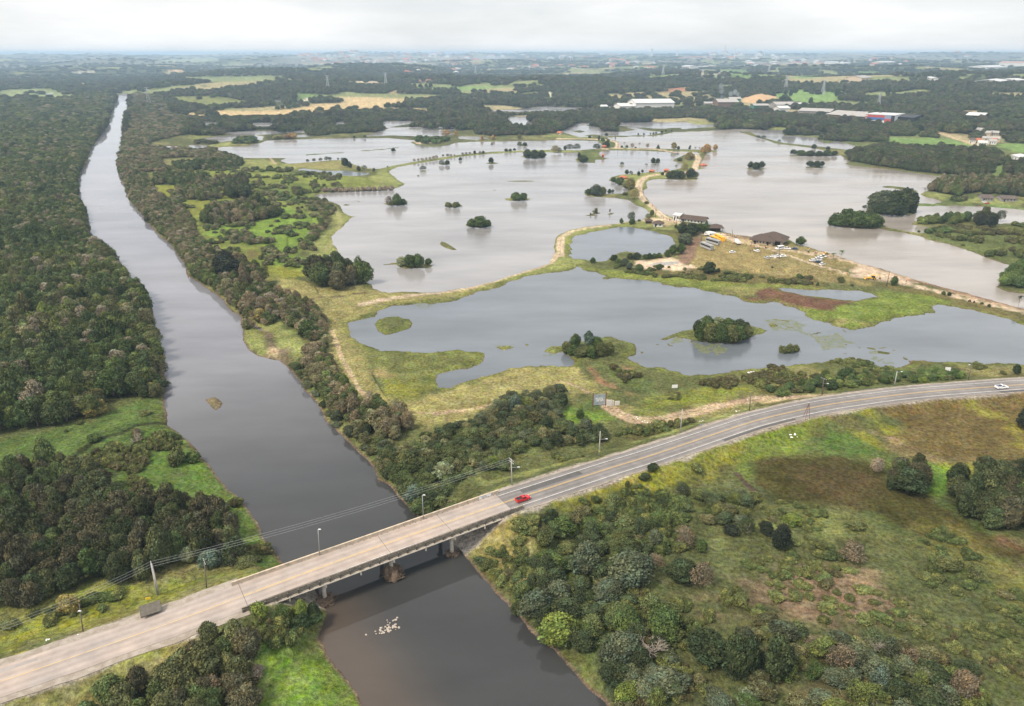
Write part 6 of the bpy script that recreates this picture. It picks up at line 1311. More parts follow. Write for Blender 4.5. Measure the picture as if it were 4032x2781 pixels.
for a in piers:
    c = MB().box(a - .55, a + .55, -4.6, 4.6, -2.2, -1.56).obj('pier_cap', LCONC, bridge)
    for y in (-3.4, 3.4):
        MB().cyl((a, y, -9.0), .55, 6.79, 14, .5).obj('pier_column', LCONC, c, sm=True)
for a in [along(415, 965, 6.4), along(910, 785, 6.4), along(1365, 622, 6.4), along(1775, 470, 6.4)] + piers:
    MB().box(a - .16, a + .16, -5.75, -5.3, -1.5, -.35).obj('bracket', LCONC, bridge)
for a, sg in ((-.6, -1), (LN + .5, 1)):
    MB().box(a - .5, a + .5, -4.9, 4.9, -4.5, -.56).obj('abutment', CONC, bridge)
m = MB(); m.rod((0, 5.12, .45), (LN, 5.12, .45), .045); m.rod((0, -4.86, 1.0), (LN, -4.86, 1.0), .03)
m.obj('pipe', [paint('dark_pipe', (.06,.055,.05), .5)], bridge)
m = MB()
for a in [0.0, LN] + piers: m.box(a - .04, a + .04, -4.66, 4.66, .0, .012)
m.obj('expansion_joint', JOINTM, bridge)
m = MB()
for a, b in seg(0, LN, 44): m.box(a + .6, a + .9, 4.45, 4.62, .0, .014); m.box(a + .6, a + .9, -4.62, -4.45, .0, .014)
m.obj('drain', JOINTM, bridge)
# painted tag on the far parapet near the right end: white block letters
def letters(txt, size, mat, parent, loc, rot, name='lettering', ext=.01, sx=1):
    cu = bpy.data.curves.new(name, 'FONT'); cu.body = txt; cu.size = size; cu.extrude = ext; cu.align_x = 'CENTER'; cu.align_y = 'CENTER'; cu.offset = size * .035
    o = bpy.data.objects.new(name, cu); COL.objects.link(o); o.data.materials.append(mat)
    dg = bpy.context.evaluated_depsgraph_get(); me = bpy.data.meshes.new_from_object(o.evaluated_get(dg)); bpy.data.objects.remove(o)
    q = bpy.data.objects.new(name, me); COL.objects.link(q)
    if parent is not None: q.parent = parent
    q.location = loc; q.rotation_euler = rot; q.scale = (sx, 1, 1); return q
LETW = paint('white_spray_paint', (.82,.82,.81), .6, .1)
MB().box(LN - 5.2, LN - 1.4, 4.68, 4.715, .12, .82).obj('painted_patch', LETW, bridge)
letters('BCC', .62, paint('blue_spray_paint', (.10,.22,.34), .6, .1), bridge, (LN - 3.6, 4.66, .47), (math.pi / 2, 0, 0), 'graffiti', .005, 1.3)

# debris piles caught on the piers
s = NT('driftwood_mud'); s.base(s.mul(s.mix(s.rng(s.noise(1.2, 4, s.obj()), .4, .6, 0, 1), (.12,.082,.055), (.21,.155,.11)), s.rng(s.noise(6, 3, s.obj()), .2, .8, .6, 1.3))); DRIFT = s.m
def rock_np(rng, c, r, k=2):
    bm = bmesh.new(); bmesh.ops.create_icosphere(bm, subdivisions=k, radius=1)
    V = np.array([v.co[:] for v in bm.verts]); F = [tuple(v.index for v in f.verts) for f in bm.faces]; bm.free()
    n = V + rng.normal(0, .16, V.shape) * 1.0; n *= np.array(r); return n + np.array(c), F
def debris(loc, r, h, seed, label, nlog=60):
    rng = np.random.default_rng(seed); m = MB()
    for i in range(10):
        a = rng.uniform(0, 6.28); q = rng.uniform(0, .55) * r; V, F = rock_np(rng, (q * math.cos(a), q * math.sin(a), h * rng.uniform(.05, .45)), (r * .5, r * .5, h * .5), 2); m.add(V, F)
    for i in range(nlog):
        a = rng.uniform(0, 6.28); q = r * rng.uniform(.3, .95); z = h * (1 - (q / r) ** 1.5) * .9 + .1; p = np.array([q * math.cos(a), q * math.sin(a), z]); d = np.array([-math.sin(a), math.cos(a), rng.uniform(-.5, .2)]) + rng.normal(0, .4, 3)
        d /= np.linalg.norm(d); L = rng.uniform(.5, 1.5); m.rod(p - d * L, p + d * L, rng.uniform(.04, .12), 4)
    o = m.obj('debris_pile', DRIFT, None, loc=loc); return tag(o, label, 'debris')
def bpt(a, y, z): p = BR0 + BDIR * a + Vector((-BDIR.y, BDIR.x, 0)) * y; return Vector((p.x, p.y, z))
debris(bpt(piers[1] + .3, -3.5, 0), 2.7, 4.0, 5, 'tall brown heap of driftwood caught on the middle bridge pier', 110)
debris(bpt(piers[0] + .2, -3.4, -.1), 2.4, 2.0, 6, 'brown driftwood heap around the left bridge pier', 60); debris(bpt(piers[2] + .2, -3.4, -.3), 2.0, 1.0, 7, 'low driftwood heap around the right bridge pier', 50)
# pale stones in the river below the bridge
STONE = paint('pale_rubble', (.46,.40,.34), .9, .15, 2); rs = random.Random(8); rnp = np.random.default_rng(8)
for i in range(46):
    t = rs.random(); x = 1060 + t * 120 + rs.gauss(0, 13); y = 1222 - t * 55 + rs.gauss(0, 15)
    if i < 5: x, y = [(960,1242),(1107,1140),(1025,1218),(1030,1235),(1190,1192)][i]
    p = pxy(tL, x, y, 0.0); r = rs.uniform(.12, .40)
    V, F = rock_np(rnp, (0, 0, .06), (r, r * .8, r * .6), 1); o = MB().add(V, F).obj('stone', STONE, None, loc=p); tag(o, 'pale stone in the rubble patch below the bridge', 'stone', 'pale stones in the river below the bridge')
# wet mud bar with floating litter up river
LITTER = paint('white_plastic_litter', (.8,.8,.78), .5, .05)
def litter(tf, pts, label, group, n=1, sz=.5, mat=None):
    for (x, y) in pts:
        for k in range(n):
            p = pxy(tf, x + rs.gauss(0, 8) * (n > 1), y + rs.gauss(0, 4) * (n > 1)); r = sz * rs.uniform(.3, .8)
            V, F = rock_np(rnp, (0, 0, r * .3), (r, r * .7, r * .35), 1); o = MB().add(V, F).obj('rubbish_bag', mat or LITTER, None, loc=p, rz=rs.uniform(0, 6)); tag(o, label, 'rubbish', group)
litter(tM, [(1125,462),(1140,466),(1090,440),(1075,435)], 'white rubbish dumped beside the dirt track bend', 'rubbish by the dirt track bend', 2, .5)
litter(tM, [(1780,392),(1770,390)], 'white rubbish on the upper highway verge by a pole', 'rubbish by the far pole', 2, .5); litter(tM, [(1505,468),(1530,468)], 'pale rubbish on the grassy highway verge', 'rubbish on the verge', 2, .4); litter(tM, [(1522,492)], 'blue plastic sheet on the grassy highway verge', None, 1, .6, paint('blue_plastic', (.08,.22,.5), .5))
litter(tN, [(455,632),(470,640),(440,645)], 'pale rubbish heap on the grass below the highway', 'rubbish below the highway', 2, .7); litter(tI, [(1730,1085),(1760,1082),(1810,1084),(1830,1090)], 'white rubbish on the front lake shore', 'rubbish on the lake shore', 2, .7)
litter(tK, [(330,1150),(350,1140)], 'white rubbish sack in the grass beside the left highway', 'rubbish beside the left highway', 2, .45); litter(tK, [(548,1110)], 'small white sack by the leaning thin pole', None, 1, .5); litter(tM, [(1850,312),(1908,300)], 'white scrap on the bare lay-by', 'scraps on the lay-by', 1, .4)

# ---------------------------------------------------------------- poles, lamps, cables
WOODP = paint('grey_wood_pole', (.17,.14,.12), .9, .2, 3); CPOLE = paint('concrete_pole', (.42,.40,.37), .8, .15, 3); GALV = paint('galvanised_steel', (.40,.41,.42), .45, .1, 4, .5, .6); RUST = paint('rusty_red_steel', (.20,.06,.045), .7, .2, 4)
YPAINT = paint('yellow_plate', (.75,.55,.04), .5, .08); LAMPM = paint('lamp_housing', (.62,.64,.66), .4, .05)
def pole(tf, k, bx, by, tx, ty, label, mat=CPOLE, r=.16, z=None, cross=0, lamp=None, hmin=0, group=None, name='utility_pole', plate=False, square=False):
    p = pxy(tf, bx, by, z); (sx, sy), = tf([(tx, ty)]); (s0, s1), = tf([(bx, by)])
    pm = px_m(p.x, p.y); dd = math.hypot(p.x, p.y); cd_ = dd / math.hypot(dd, H)
    h = max((s1 - sy) * pm / cd_, hmin)
    u, v = project(p.x, p.y, p.z + h); lean = (sx - u) * pm; lean = max(-1.6, min(1.6, lean))
    t = thing(name, label, 'pole' if name == 'utility_pole' else 'street lamp', p, 0, group)
    m = MB(); top = np.array([lean, 0, h])
    if square: m.box(-r, r, -r, r, -.5, .1)
    m.rod((0, 0, -.6), top, r * 1.25, 8, r2=r * .75); m.obj('shaft', mat, t, sm=True)
    tdir = BDIR; ang = baz
    if cross:
        for c in range(cross):
            zc = h - .35 - c * .8; m = MB(); w = 1.2
            a = np.array([lean * zc / h, 0, zc]); nn = np.array([-math.sin(ang), math.cos(ang), 0]); m.rod(a - nn * w, a + nn * w, .07, 4); ca = m.obj('crossarm', mat, t)
            for q in (-1, -.35, .35, 1):
                MB().cyl(tuple(a + nn * w * q * .92 + np.array([0, 0, .05])), .07, .22, 6).obj('insulator', LAMPM, ca)
    if lamp:
        lx, lz = lamp; a = np.array([lean * lz, 0, h * lz]); arm = MB().rod(a, a + np.array([lx, -.25, .25]), .04, 5).obj('lamp_arm', GALV, t)
        e = a + np.array([lx, -.25, .25]); V = [(-.35,-.16,0),(.35,-.16,0),(.35,.16,0),(-.35,.16,0),(-.25,-.1,.14),(.25,-.1,.14),(.25,.1,.14),(-.25,.1,.14)]
        MB().add([tuple(np.array(q) + e) for q in V], [(0,3,2,1),(4,5,6,7),(0,1,5,4),(1,2,6,5),(2,3,7,6),(3,0,4,7)]).obj('lamp_head', LAMPM, t)
    if plate: MB().box(-.24, .24, -.32, -.26, h * .22, h * .22 + .3).obj('plate', YPAINT, t)
    return p + Vector((lean, 0, h)), t
T1, t1 = pole(tK, kK, 1103, 822, 1055, 606, 'thick double concrete power pole above the left highway', CPOLE, .24, cross=2, square=True)
MB().rod((.5, -.3, -.5), (T1.x - t1.location.x + .1, 0, T1.z - t1.location.z - .2), .16, 8).obj('brace_shaft', CPOLE, t1, sm=True)
pole(tK, kK, 1445, 790, 1425, 610, 'thin yellow tipped pole between power pole and bridge', WOODP, .12, cross=1); pole(tK, kK, 583, 1090, 550, 898, 'thin dark pole in the grass far left of the highway', WOODP, .11, lamp=(.1, .72))
pole(tL, kL, 635, 688, 624, 520, 'slim lamp post on the bridge, left one of two', GALV, .09, z=7.2, lamp=(.45, 1.0), name='street_lamp'); pole(tL, kL, 1361, 436, 1352, 280, 'slim lamp post on the bridge, right one of two', GALV, .09, z=7.2, lamp=(.5, 1.0), name='street_lamp')
T4, _ = pole(tM, kM, 206, 922, 200, 748, 'concrete power pole right of the bridge with cross arms and lamp', CPOLE, .17, cross=2, lamp=(2.0, .68)); T5, _ = pole(tM, kM, 812, 722, 822, 553, 'concrete pole with yellow plate beside the highway', CPOLE, .17, lamp=(2.0, .69), plate=True)
T6, _ = pole(tM, kM, 1380, 548, 1395, 388, 'plain concrete pole where the dirt track nears the highway', CPOLE, .17); T7, _ = pole(tM, kM, 1862, 393, 1874, 268, 'dark wooden pole at the dirt track exit', WOODP, .15)
T8, _ = pole(tN, kN, 670, 320, 686, 190, 'dark pole among the hedge bushes', WOODP, .15, cross=1, lamp=(1.6, .65)); T9, _ = pole(tN, kN, 1237, 255, 1262, 140, 'pale leaning pole with a round lamp above the curve', CPOLE, .18, lamp=(1.6, .95)); TA_, _ = pole(tN, kN, 1815, 210, 1850, 80, 'thin pole at the dry grass near the right edge', WOODP, .13, lamp=(-1.0, .9))
pole(tJ, kJ, 1047, 403, 1075, 268, 'leaning brown pole on the dirt causeway', WOODP, .2); pole(tE, kE, 883, 825, 886, 735, 'wooden pole on the causeway near the bend', WOODP, .17); pole(tE, kE, 1073, 895, 1076, 822, 'pole beside the long shed', WOODP, .17); pole(tE, kE, 515, 135, 515, 68, 'lone pole on the far dike', WOODP, .25)
pole(tE, kE, 2010, 1205, 2013, 1108, 'tall pole among the parked white cars', WOODP, .16); pole(tE, kE, 1985, 1195, 1987, 1130, 'short pole beside the parked white cars', WOODP, .14); pole(tE, kE, 1298, 1045, 1300, 960, 'pole beside the coaches', WOODP, .16); pole(tE, kE, 1585, 975, 1583, 935, 'thin pole on the shore near the truck', WOODP, .14); pole(tD, kD, 1865, 200, 1858, 165, 'pole on the far dike by the grove', WOODP, .3); pole(tE, kE, 541, 195, 541, 138, 'dark pole at the dike junction', WOODP, .25); pole(tE, kE, 730, 430, 731, 378, 'pole on the kiosk point', WOODP, .18)
def cable(a, b, sag, label, group, r=.024, mat=None):
    m = MB(); n = 14; P = [np.array(a) * (1 - i / n) + np.array(b) * (i / n) - np.array([0, 0, sag * 4 * (i / n) * (1 - i / n)]) for i in range(n + 1)]
    for i in range(n): m.rod(P[i], P[i + 1], r, 4)
    o = m.obj('power_cable', mat or GALV); return tag(o, label, 'cable', group)
nv = Vector((-BDIR.y, BDIR.x, 0)); ct = ['far','middle','near']
L0 = pxy(tK, -420, 1190, 12.0)
for j, q in enumerate((1.0, 0, -1.0)):
    cable(T1 + nv * q - Vector((0,0,.15)), T4 + nv * q - Vector((0,0,.15)), 1.6, f'{ct[j]} cable of the three strung above the bridge', 'cables above the bridge'); cable(T1 + nv * q - Vector((0,0,.15)), L0 + nv * q, 1.2, f'{ct[j]} cable of the three running off to the left edge', 'cables at the left edge')
for a, b, w in ((T4, T5, 'first'), (T5, T6, 'second'), (T6, T7, 'third'), (T7, T8, 'fourth'), (T8, T9, 'fifth'), (T9, TA_, 'sixth')): cable(a - Vector((0,0,1.4)), b - Vector((0,0,1.4)), .9, f'thin cable in the {w} pole span right of the bridge', 'roadside cables', .03, WOODP)
# red tripod by the curve
p = pxy(tN, 545, 498); t = thing('survey_tripod', 'tall red metal frame standing beside the highway curve', 'tripod', p)
hh = 6.0
for i, a in enumerate((0, 2.1, 4.2)): MB().rod((1.3 * math.cos(a), 1.3 * math.sin(a), -.3), (.2, 0, hh), .07, 5).obj('leg', RUST, t)
MB().rod((-.4, -.4, 2.4), (.8, .3, 2.4), .04, 4).obj('stretcher', RUST, t)

# ---------------------------------------------------------------- hoarding, signs, shelter slab
SHEET = paint('corrugated_sheet', (.42,.48,.52), .5, .22, .8, .4, .2); BLUEP = paint('blue_graffiti', (.12,.24,.38), .6, .15)
a = pxy(tM, 772, 356); b = pxy(tM, 856, 350); d = b - a; L = d.length; t = thing('metal_hoarding', 'grey blue sheet metal hoarding with painted letters between red posts', 'hoarding', a, math.atan2(d.y, d.x)); hh = 4.6
m = MB()
for i in range(int(L / .5)): m.box(i * .5, i * .5 + .46, -.03, .03 + .03 * (i % 2), .4, hh)
m.obj('sheet', SHEET, t)
for x in (-.15, L + .15): MB().box(x - .12, x + .12, -.12, .12, -.5, hh + .7).obj('post', RUST, t)
letters('TAF KA', 2.0, LETW, t, (L * .5, -.09, hh * .52), (math.pi / 2, 0, 0), 'lettering', .01, L / 10.5)
a2 = pxy(tM, 865, 352); m = MB(); m.box(0, 2.0, -.15, .15, -.3, 2.3); m.box(2.2, 2.6, -.2, .2, -.3, 2.0); m.box(3.0, 4.8, -.12, .12, -.3, 1.7); o = m.obj('concrete_wall', paint('pale_render', (.6,.57,.52), .8, .12), None, loc=a2, rz=.1, bev=.03); tag(o, 'short broken white wall beside the sheet metal hoarding', 'wall')
def sign(tf, x, y, w, h, hz, mat, label, rz=0):
    p = pxy(tf, x, y + 8); t = thing('road_sign', label, 'sign', p, rz); MB().box(-w / 2, w / 2, -.04, .04, hz, hz + h).obj('sign_board', mat, t, bev=.01); MB().rod((0, .08, -.3), (0, .08, hz + h * .8), .05, 6).obj('post', GALV, t); return t
sign(tM, 1340, 232, 2.2, 1.3, .8, LETW, 'small white board standing in the green strip by the front lake', .1); sign(tN, 1650, 145, 2.0, 1.7, 1.6, LETW, 'white board on a post above the hedge near the right edge', -.2)
sign(tK, 1050, 905, 1.1, .6, 1.9, YPAINT, 'yellow road sign seen from above by the concrete slab', .3); sign(tN, 715, 245, .8, .45, 2.5, YPAINT, 'small yellow sign in the hedge above the highway')
sign(tF, 43, 1300, 1.6, 1.9, 1.0, LETW, 'white notice board by the parked white cars')
p = pxy(tK, 1060, 955); t = thing('bus_shelter', 'small grey concrete bus shelter beside the left highway', 'shelter', p, baz - .02)
MB().add([(-2.1,-1.1,1.0),(2.1,-1.1,1.0),(2.1,1.0,2.3),(-2.1,1.0,2.3),(-2.1,-1.1,.84),(2.1,-1.1,.84),(2.1,1.0,2.14),(-2.1,1.0,2.14)], [(0,1,2,3),(4,7,6,5),(0,4,5,1),(1,5,6,2),(2,6,7,3),(3,7,4,0)]).obj('roof', DCONC, t); MB().box(-2.2, 2.2, .85, 1.0, -.2, 2.1).obj('back_wall', CONC, t)
for x in (-2.1, 2.1): MB().box(x - .08, x + .08, -.2, .85, -.2, 1.45).obj('side_wall', CONC, t)
# ---------------------------------------------------------------- vehicles
GLASS = paint('dark_window_glass', (.02,.025,.03), .12, .05, 1, .6); TYRE = paint('black_rubber', (.02,.02,.02), .8, .1); RIM = paint('grey_rim', (.35,.35,.36), .35, .05, 3, .5, .7)
REDL = paint('red_tail_lamp', (.45,.02,.02), .3, .05); HEADL = paint('clear_head_lamp', (.8,.8,.8), .15, .02, 2, .6); BLACKP = paint('black_plastic', (.025,.025,.025), .6, .1)
def car_paint(nm, c): return paint(nm, c, .28, .03, 1.5, .5)
CW = car_paint('white_car_paint', (.78,.78,.78)); CR = car_paint('red_car_paint', (.55,.012,.014)); CB = car_paint('dark_blue_car_paint', (.02,.04,.10)); CS = car_paint('silver_car_paint', (.42,.43,.44)); CK = car_paint('black_car_paint', (.02,.02,.022)); CY = car_paint('yellow_bus_paint', (.85,.42,.02)); CG = car_paint('grey_coach_paint', (.30,.30,.30)); CRED2 = car_paint('dull_red_paint', (.45,.08,.05))
def wheels(t, xs, w, r):
    for x in xs:
        for sgn in (-1, 1):
            wh = MB().cyl((x, sgn * (w / 2 - .12) - .11, r), r, .22, 14, ax=1).obj('wheel', TYRE, t, bev=.02)
            MB().cyl((x, sgn * (w / 2 - .12) + (.105 if sgn > 0 else -.125), r), r * .6, .02, 10, ax=1).obj('rim', RIM, wh)
def lamps(t, L, w, zf, zr):
    for sgn in (-1, 1):
        MB().box(L / 2 - .12, L / 2 + .015, sgn * w * .36 - .18, sgn * w * .36 + .18, zf - .08, zf + .08).obj('headlight', HEADL, t, bev=.02)
        MB().box(-L / 2 - .015, -L / 2 + .1, sgn * w * .40 - .1, sgn * w * .40 + .1, zr - .12, zr + .12).obj('tail_light', REDL, t, bev=.02)
def pickup(name, label, mat, loc, rz, group=None, bedmat=None):
    t = thing(name, label, 'pickup truck', loc, rz, group); L, w = 4.7, 1.72
    b = [(-2.35,.42),(-2.35,1.02),(-.35,1.05),(1.15,1.05),(2.05,.93),(2.32,.78),(2.35,.42),(2.0,.33),(-2.1,.33)]
    MB().prism(b, -w / 2, w / 2, inset=lambda z: .05 if z > .9 else 0).obj('body', mat, t, bev=.04)
    MB().box(-2.2, -.55, -w / 2 + .14, w / 2 - .14, 1.03, 1.062).obj('load_bed', bedmat or BLACKP, t)
    m = MB()
    for y in (-w / 2 + .03, w / 2 - .13): m.box(-2.33, -.5, y, y + .1, 1.02, 1.20)
    m.box(-2.35, -2.25, -w / 2 + .05, w / 2 - .05, 1.0, 1.20); m.obj('bed_wall', mat, t, bev=.02)
    MB().prism([(-.48,1.0),(-.38,1.46),(.35,1.47),(1.12,1.0)], -w / 2 + .06, w / 2 - .06, inset=lambda z: .14 if z > 1.3 else 0).obj('window', GLASS, t)
    MB().prism([(-.42,1.455),(-.36,1.52),(.30,1.53),(.42,1.45)], -w / 2 + .19, w / 2 - .19).obj('roof', mat, t, bev=.03)
    m = MB(); m.rod((-.46, w / 2 - .1, 1.03), (-.40, w / 2 - .2, 1.47), .045, 4); m.rod((-.46, -w / 2 + .1, 1.03), (-.40, -w / 2 + .2, 1.47), .045, 4); m.rod((1.1, w / 2 - .1, 1.03), (.38, w / 2 - .2, 1.47), .04, 4); m.rod((1.1, -w / 2 + .1, 1.03), (.38, -w / 2 + .2, 1.47), .04, 4); m.obj('pillar', mat, t)
    MB().box(2.28, 2.42, -w / 2 + .05, w / 2 - .05, .36, .52).obj('bumper', BLACKP, t, bev=.02)
    wheels(t, (-1.45, 1.4), w, .33); lamps(t, L - .06, w, .76, .85); return t
def car(name, label, mat, loc, rz, group=None):
    t = thing(name, label, 'car', loc, rz, group); L, w = 4.2, 1.74
    MB().prism([(-2.1,.40),(-2.08,.92),(-1.7,1.0),(.95,.98),(1.85,.82),(2.1,.62),(2.1,.38),(1.8,.3),(-1.9,.3)], -w / 2, w / 2, inset=lambda z: .05 if z > .85 else 0).obj('body', mat, t, bev=.05)
    MB().prism([(-1.78,.96),(-1.25,1.40),(.2,1.43),(1.05,.95)], -w / 2 + .07, w / 2 - .07, inset=lambda z: .15 if z > 1.3 else 0).obj('window', GLASS, t)
    MB().prism([(-1.28,1.395),(-1.2,1.47),(.15,1.49),(.3,1.40)], -w / 2 + .19, w / 2 - .19).obj('roof', mat, t, bev=.03)
    wheels(t, (-1.3, 1.3), w, .32); lamps(t, L, w, .68, .8); return t
def van(name, label, mat, loc, rz, group=None):
    t = thing(name, label, 'van', loc, rz, group); w = 2.0
    MB().prism([(-2.9,.45),(-2.95,2.45),(1.6,2.5),(2.35,1.35),(2.95,1.1),(2.98,.45),(2.7,.35),(-2.8,.35)], -w / 2, w / 2, inset=lambda z: .1 if z > 2 else 0).obj('body', mat, t, bev=.06)
    MB().prism([(-2.7,1.35),(-2.68,2.0),(1.55,2.05),(1.95,1.42),(1.95,1.35)], -w / 2 - .012, w / 2 + .012, inset=lambda z: .05 if z > 1.9 else 0).obj('window', GLASS, t)
    MB().add([(1.72,-.8,2.35),(1.72,.8,2.35),(2.37,.9,1.4),(2.37,-.9,1.4)], [(0,1,2,3)]).obj('windscreen', GLASS, t)
    wheels(t, (-1.8, 2.0), w, .36); lamps(t, 5.9, w, .85, 1.2); return t
def bus(name, label, mat, loc, rz, group=None, dark=None):
    t = thing(name, label, 'bus', loc, rz, group); w, L = 2.55, 12.0; lo = dark or mat
    MB().prism([(-6,.4),(-6,3.35),(-5.8,3.5),(5.6,3.5),(5.95,3.2),(6.05,1.2),(6.0,.4)], -w / 2, w / 2, inset=lambda z: .1 if z > 3.4 else 0).obj('body', mat, t, bev=.05)
    MB().box(-5.7, 5.4, -w / 2 - .015, w / 2 + .015, 1.75, 2.75).obj('window', GLASS, t)
    MB().prism([(5.98,1.45),(5.9,3.0),(5.94,3.1),(6.08,1.45)], -w / 2 + .1, w / 2 - .1).obj('windscreen', GLASS, t)
    if dark is not None: MB().box(-5.9, 5.9, -w / 2 - .01, w / 2 + .01, .5, 1.2).obj('lower_panel', dark, t)
    MB().box(-2.2, 0.6, -.8, .8, 3.5, 3.68).obj('roof_unit', mat, t, bev=.04)
    wheels(t, (-3.6, 3.9), w, .5); lamps(t, 12.05, w, .8, 1.1); return t
def truck(name, label, mat, loc, rz, group=None, tip=True):
    t = thing(name, label, 'truck', loc, rz, group); w = 2.4
    MB().box(-3.6, 3.2, -.45, .45, .7, .95).obj('chassis', BLACKP, t)
    MB().prism([(1.7,.6),(1.7,2.6),(1.9,2.75),(3.3,2.7),(3.65,1.7),(3.7,.6)], -w / 2, w / 2).obj('cab', mat, t, bev=.06)
    MB().prism([(3.42,2.45),(3.68,1.65),(3.72,1.65),(3.46,2.45)], -w / 2 + .15, w / 2 - .15).obj('windscreen', GLASS, t); MB().box(2.1, 3.1, -w / 2 - .012, w / 2 + .012, 1.7, 2.35).obj('window', GLASS, t)
    m = MB()
    if tip:
        m.box(-3.7, 1.4, -w/2, w/2, 1.0, 1.12); m.box(-3.7, 1.4, -w/2, -w/2+.08, 1.12, 2.2); m.box(-3.7, 1.4, w/2-.08, w/2, 1.12, 2.2); m.box(1.32, 1.4, -w/2+.08, w/2-.08, 1.12, 2.4); m.box(-3.7, -3.62, -w/2+.08, w/2-.08, 1.12, 2.2); m.obj('dump_body', mat, t)
    else: m.box(-3.8, 1.5, -w/2, w/2, 1.0, 3.3); m.obj('cargo_box', mat, t, bev=.04)
    wheels(t, (-2.6, -1.5, 2.7), w, .48); lamps(t, 7.35, w, .9, .8); return t
# two pickups on the highway
def on_road(tf, x, y, off, zg=6.9):
    p = pxy(tf, x, y, zg); i = min(range(len(RP)), key=lambda i: (RP[i].xy - p.xy).length); q = RP[i] + nrm[i] * off; return Vector((q.x, q.y, RP[i].z + .01)), math.atan2(tang[i].y, tang[i].x)
l, r = on_road(tM, 262, 1018, -1.75); pickup('pickup_truck', 'bright red pickup truck driving off the right end of the bridge', CR, l, r).scale = (.92, .92, .92)
l, r = on_road(tN, 2097, 256, -1.8, 4.6); pickup('pickup_truck', 'white pickup truck with a dark blue load bed on the right highway', CW, l, r, bedmat=CB)
# vehicles on the car park field; heading is given by a second pixel it points at
def hd(tf, x, y, x2, y2): a = pxy(tf, x, y); b = pxy(tf, x2, y2); return a, math.atan2(b.y - a.y, b.x - a.x)
a, r = hd(tE, 1365, 1112, 1285, 1078); bus('coach', 'silver grey coach, nearest of the row by the brown bank', CG, (a.x - 1, a.y + 1, a.z), r, 'coaches and buses parked in a row', CS); P0 = a
a, r = hd(tE, 1405, 1066, 1310, 1040); bus('coach', 'silver grey coach, second of the row beside the yellow buses', CG, a, r, 'coaches and buses parked in a row', CS)
a, r = hd(tE, 1440, 1052, 1350, 1018); bus('bus', 'yellow bus beside the second coach', CY, (a.x, a.y + 1, a.z), r, 'coaches and buses parked in a row'); a, r = hd(tE, 1472, 1045, 1385, 1012); bus('bus', 'yellow bus, farthest right of the row', CY, (a.x + .5, a.y + 4, a.z), r, 'coaches and buses parked in a row')
a, r = hd(tE, 1375, 996, 1330, 990); truck('box_truck', 'white box truck parked behind the yellow buses under the trees', CW, a, r, None, False); a, r = hd(tE, 1420, 1008, 1380, 1000); truck('box_truck', 'pale grey box truck right behind the yellow buses', CS, a, r, None, False)
a, r = hd(tE, 1625, 1066, 1585, 1052); truck('dump_truck', 'white dump truck standing on the dirt road before the hall', CW, a, r)
CARS = [(tE,1475,1000,1455,985,CW,'white car by the open shed, right of the yellow buses'),(tE,1465,988,1480,982,CW,'white car behind another by the open shed'),(tE,1583,1148,1620,1143,CW,'white car standing alone on the golden grass'),(tE,1803,1136,1770,1125,CW,'white car beside the crowd on the dirt road'),(tE,1893,1200,1860,1185,CS,'silver car left of the white car row'),
 (tE,1953,1190,1980,1192,CW,'leftmost white car of the row by the pole'),(tE,1995,1186,2020,1190,CW,'middle white car of the row by the pole'),(tE,2040,1184,2070,1186,CW,'rightmost white car of the row by the pole'),(tE,2083,1114,2110,1116,CW,'white car right of the white van'),(tE,2148,1116,2120,1112,CB,'dark blue car beside the hall'),(tE,2314,1225,2340,1225,CW,'white car past the row on the field')]
CARS += [(tJ,500,118,530,112,CY,'pale yellow car at the shore end of the parked cluster'),(tJ,482,140,505,150,CW,'white car next to the palms in the parked cluster'),(tJ,455,150,480,160,CW,'white car behind the small palms in the parked cluster'),(tJ,432,158,455,165,CW,'white car in the middle of the parked cluster'),(tJ,400,180,430,178,CW,'white car at the left of the parked cluster'),(tJ,440,172,465,182,CS,'silver car in the parked cluster'),(tJ,432,194,470,197,CB,'dark blue car low in the parked cluster'),(tJ,468,214,500,207,CW,'nearest white car of the parked cluster'),(tF,1925,795,1950,800,CW,'white car by the lakeside farm sheds'),(tF,1950,806,1975,803,CRED2,'red car by the lakeside farm sheds')]
for tf, x, y, x2, y2, mt, lb in CARS:
    a, r = hd(tf, x, y, x2, y2); car('parked_car', lb, mt, a, r, 'cars parked on the field by the lake')
a, r = hd(tE, 2012, 1116, 1978, 1120); van('white_van', 'tall white van parked in front of the hall', CW, a, r)
# backhoe loader
a, r = hd(tJ, 915, 345, 860, 340); t = thing('backhoe_loader', 'yellow backhoe loader working on the sandy causeway', 'backhoe', a, r); YM = paint('yellow_machine_paint', (.72,.42,.03), .45, .1)
MB().prism([(-1.4,.7),(-1.5,1.3),(.2,1.35),(2.2,1.25),(2.4,.7)], -.65, .65).obj('body', YM, t, bev=.05); c = MB().box(-1.1, .5, -.75, .75, 1.35, 2.5).obj('cab', GLASS, t, bev=.03); MB().box(-1.3, .7, -.85, .85, 2.5, 2.65).obj('roof', YM, c, bev=.03)
for x, q in ((-1.1, .75), (1.6, .5)):
    for y in (-1, 1): wh = MB().cyl((x, y * .85 - .2, q), q, .4, 14, ax=1).obj('wheel', TYRE, t, bev=.03); MB().cyl((x, y * 1.06 - .01, q), q * .5, .02, 10, ax=1).obj('rim', YM, wh)
m = MB()
for y in (-.7, .7): m.rod((1.0, y, 1.4), (3.3, y, 1.0), .09, 5)
m.obj('loader_arm', YM, t); MB().prism([(3.2,.3),(3.2,1.2),(3.4,1.2),(3.5,.5),(4.1,.3),(4.1,.2),(3.3,.2)], -1.1, 1.1).obj('bucket', YM, t)
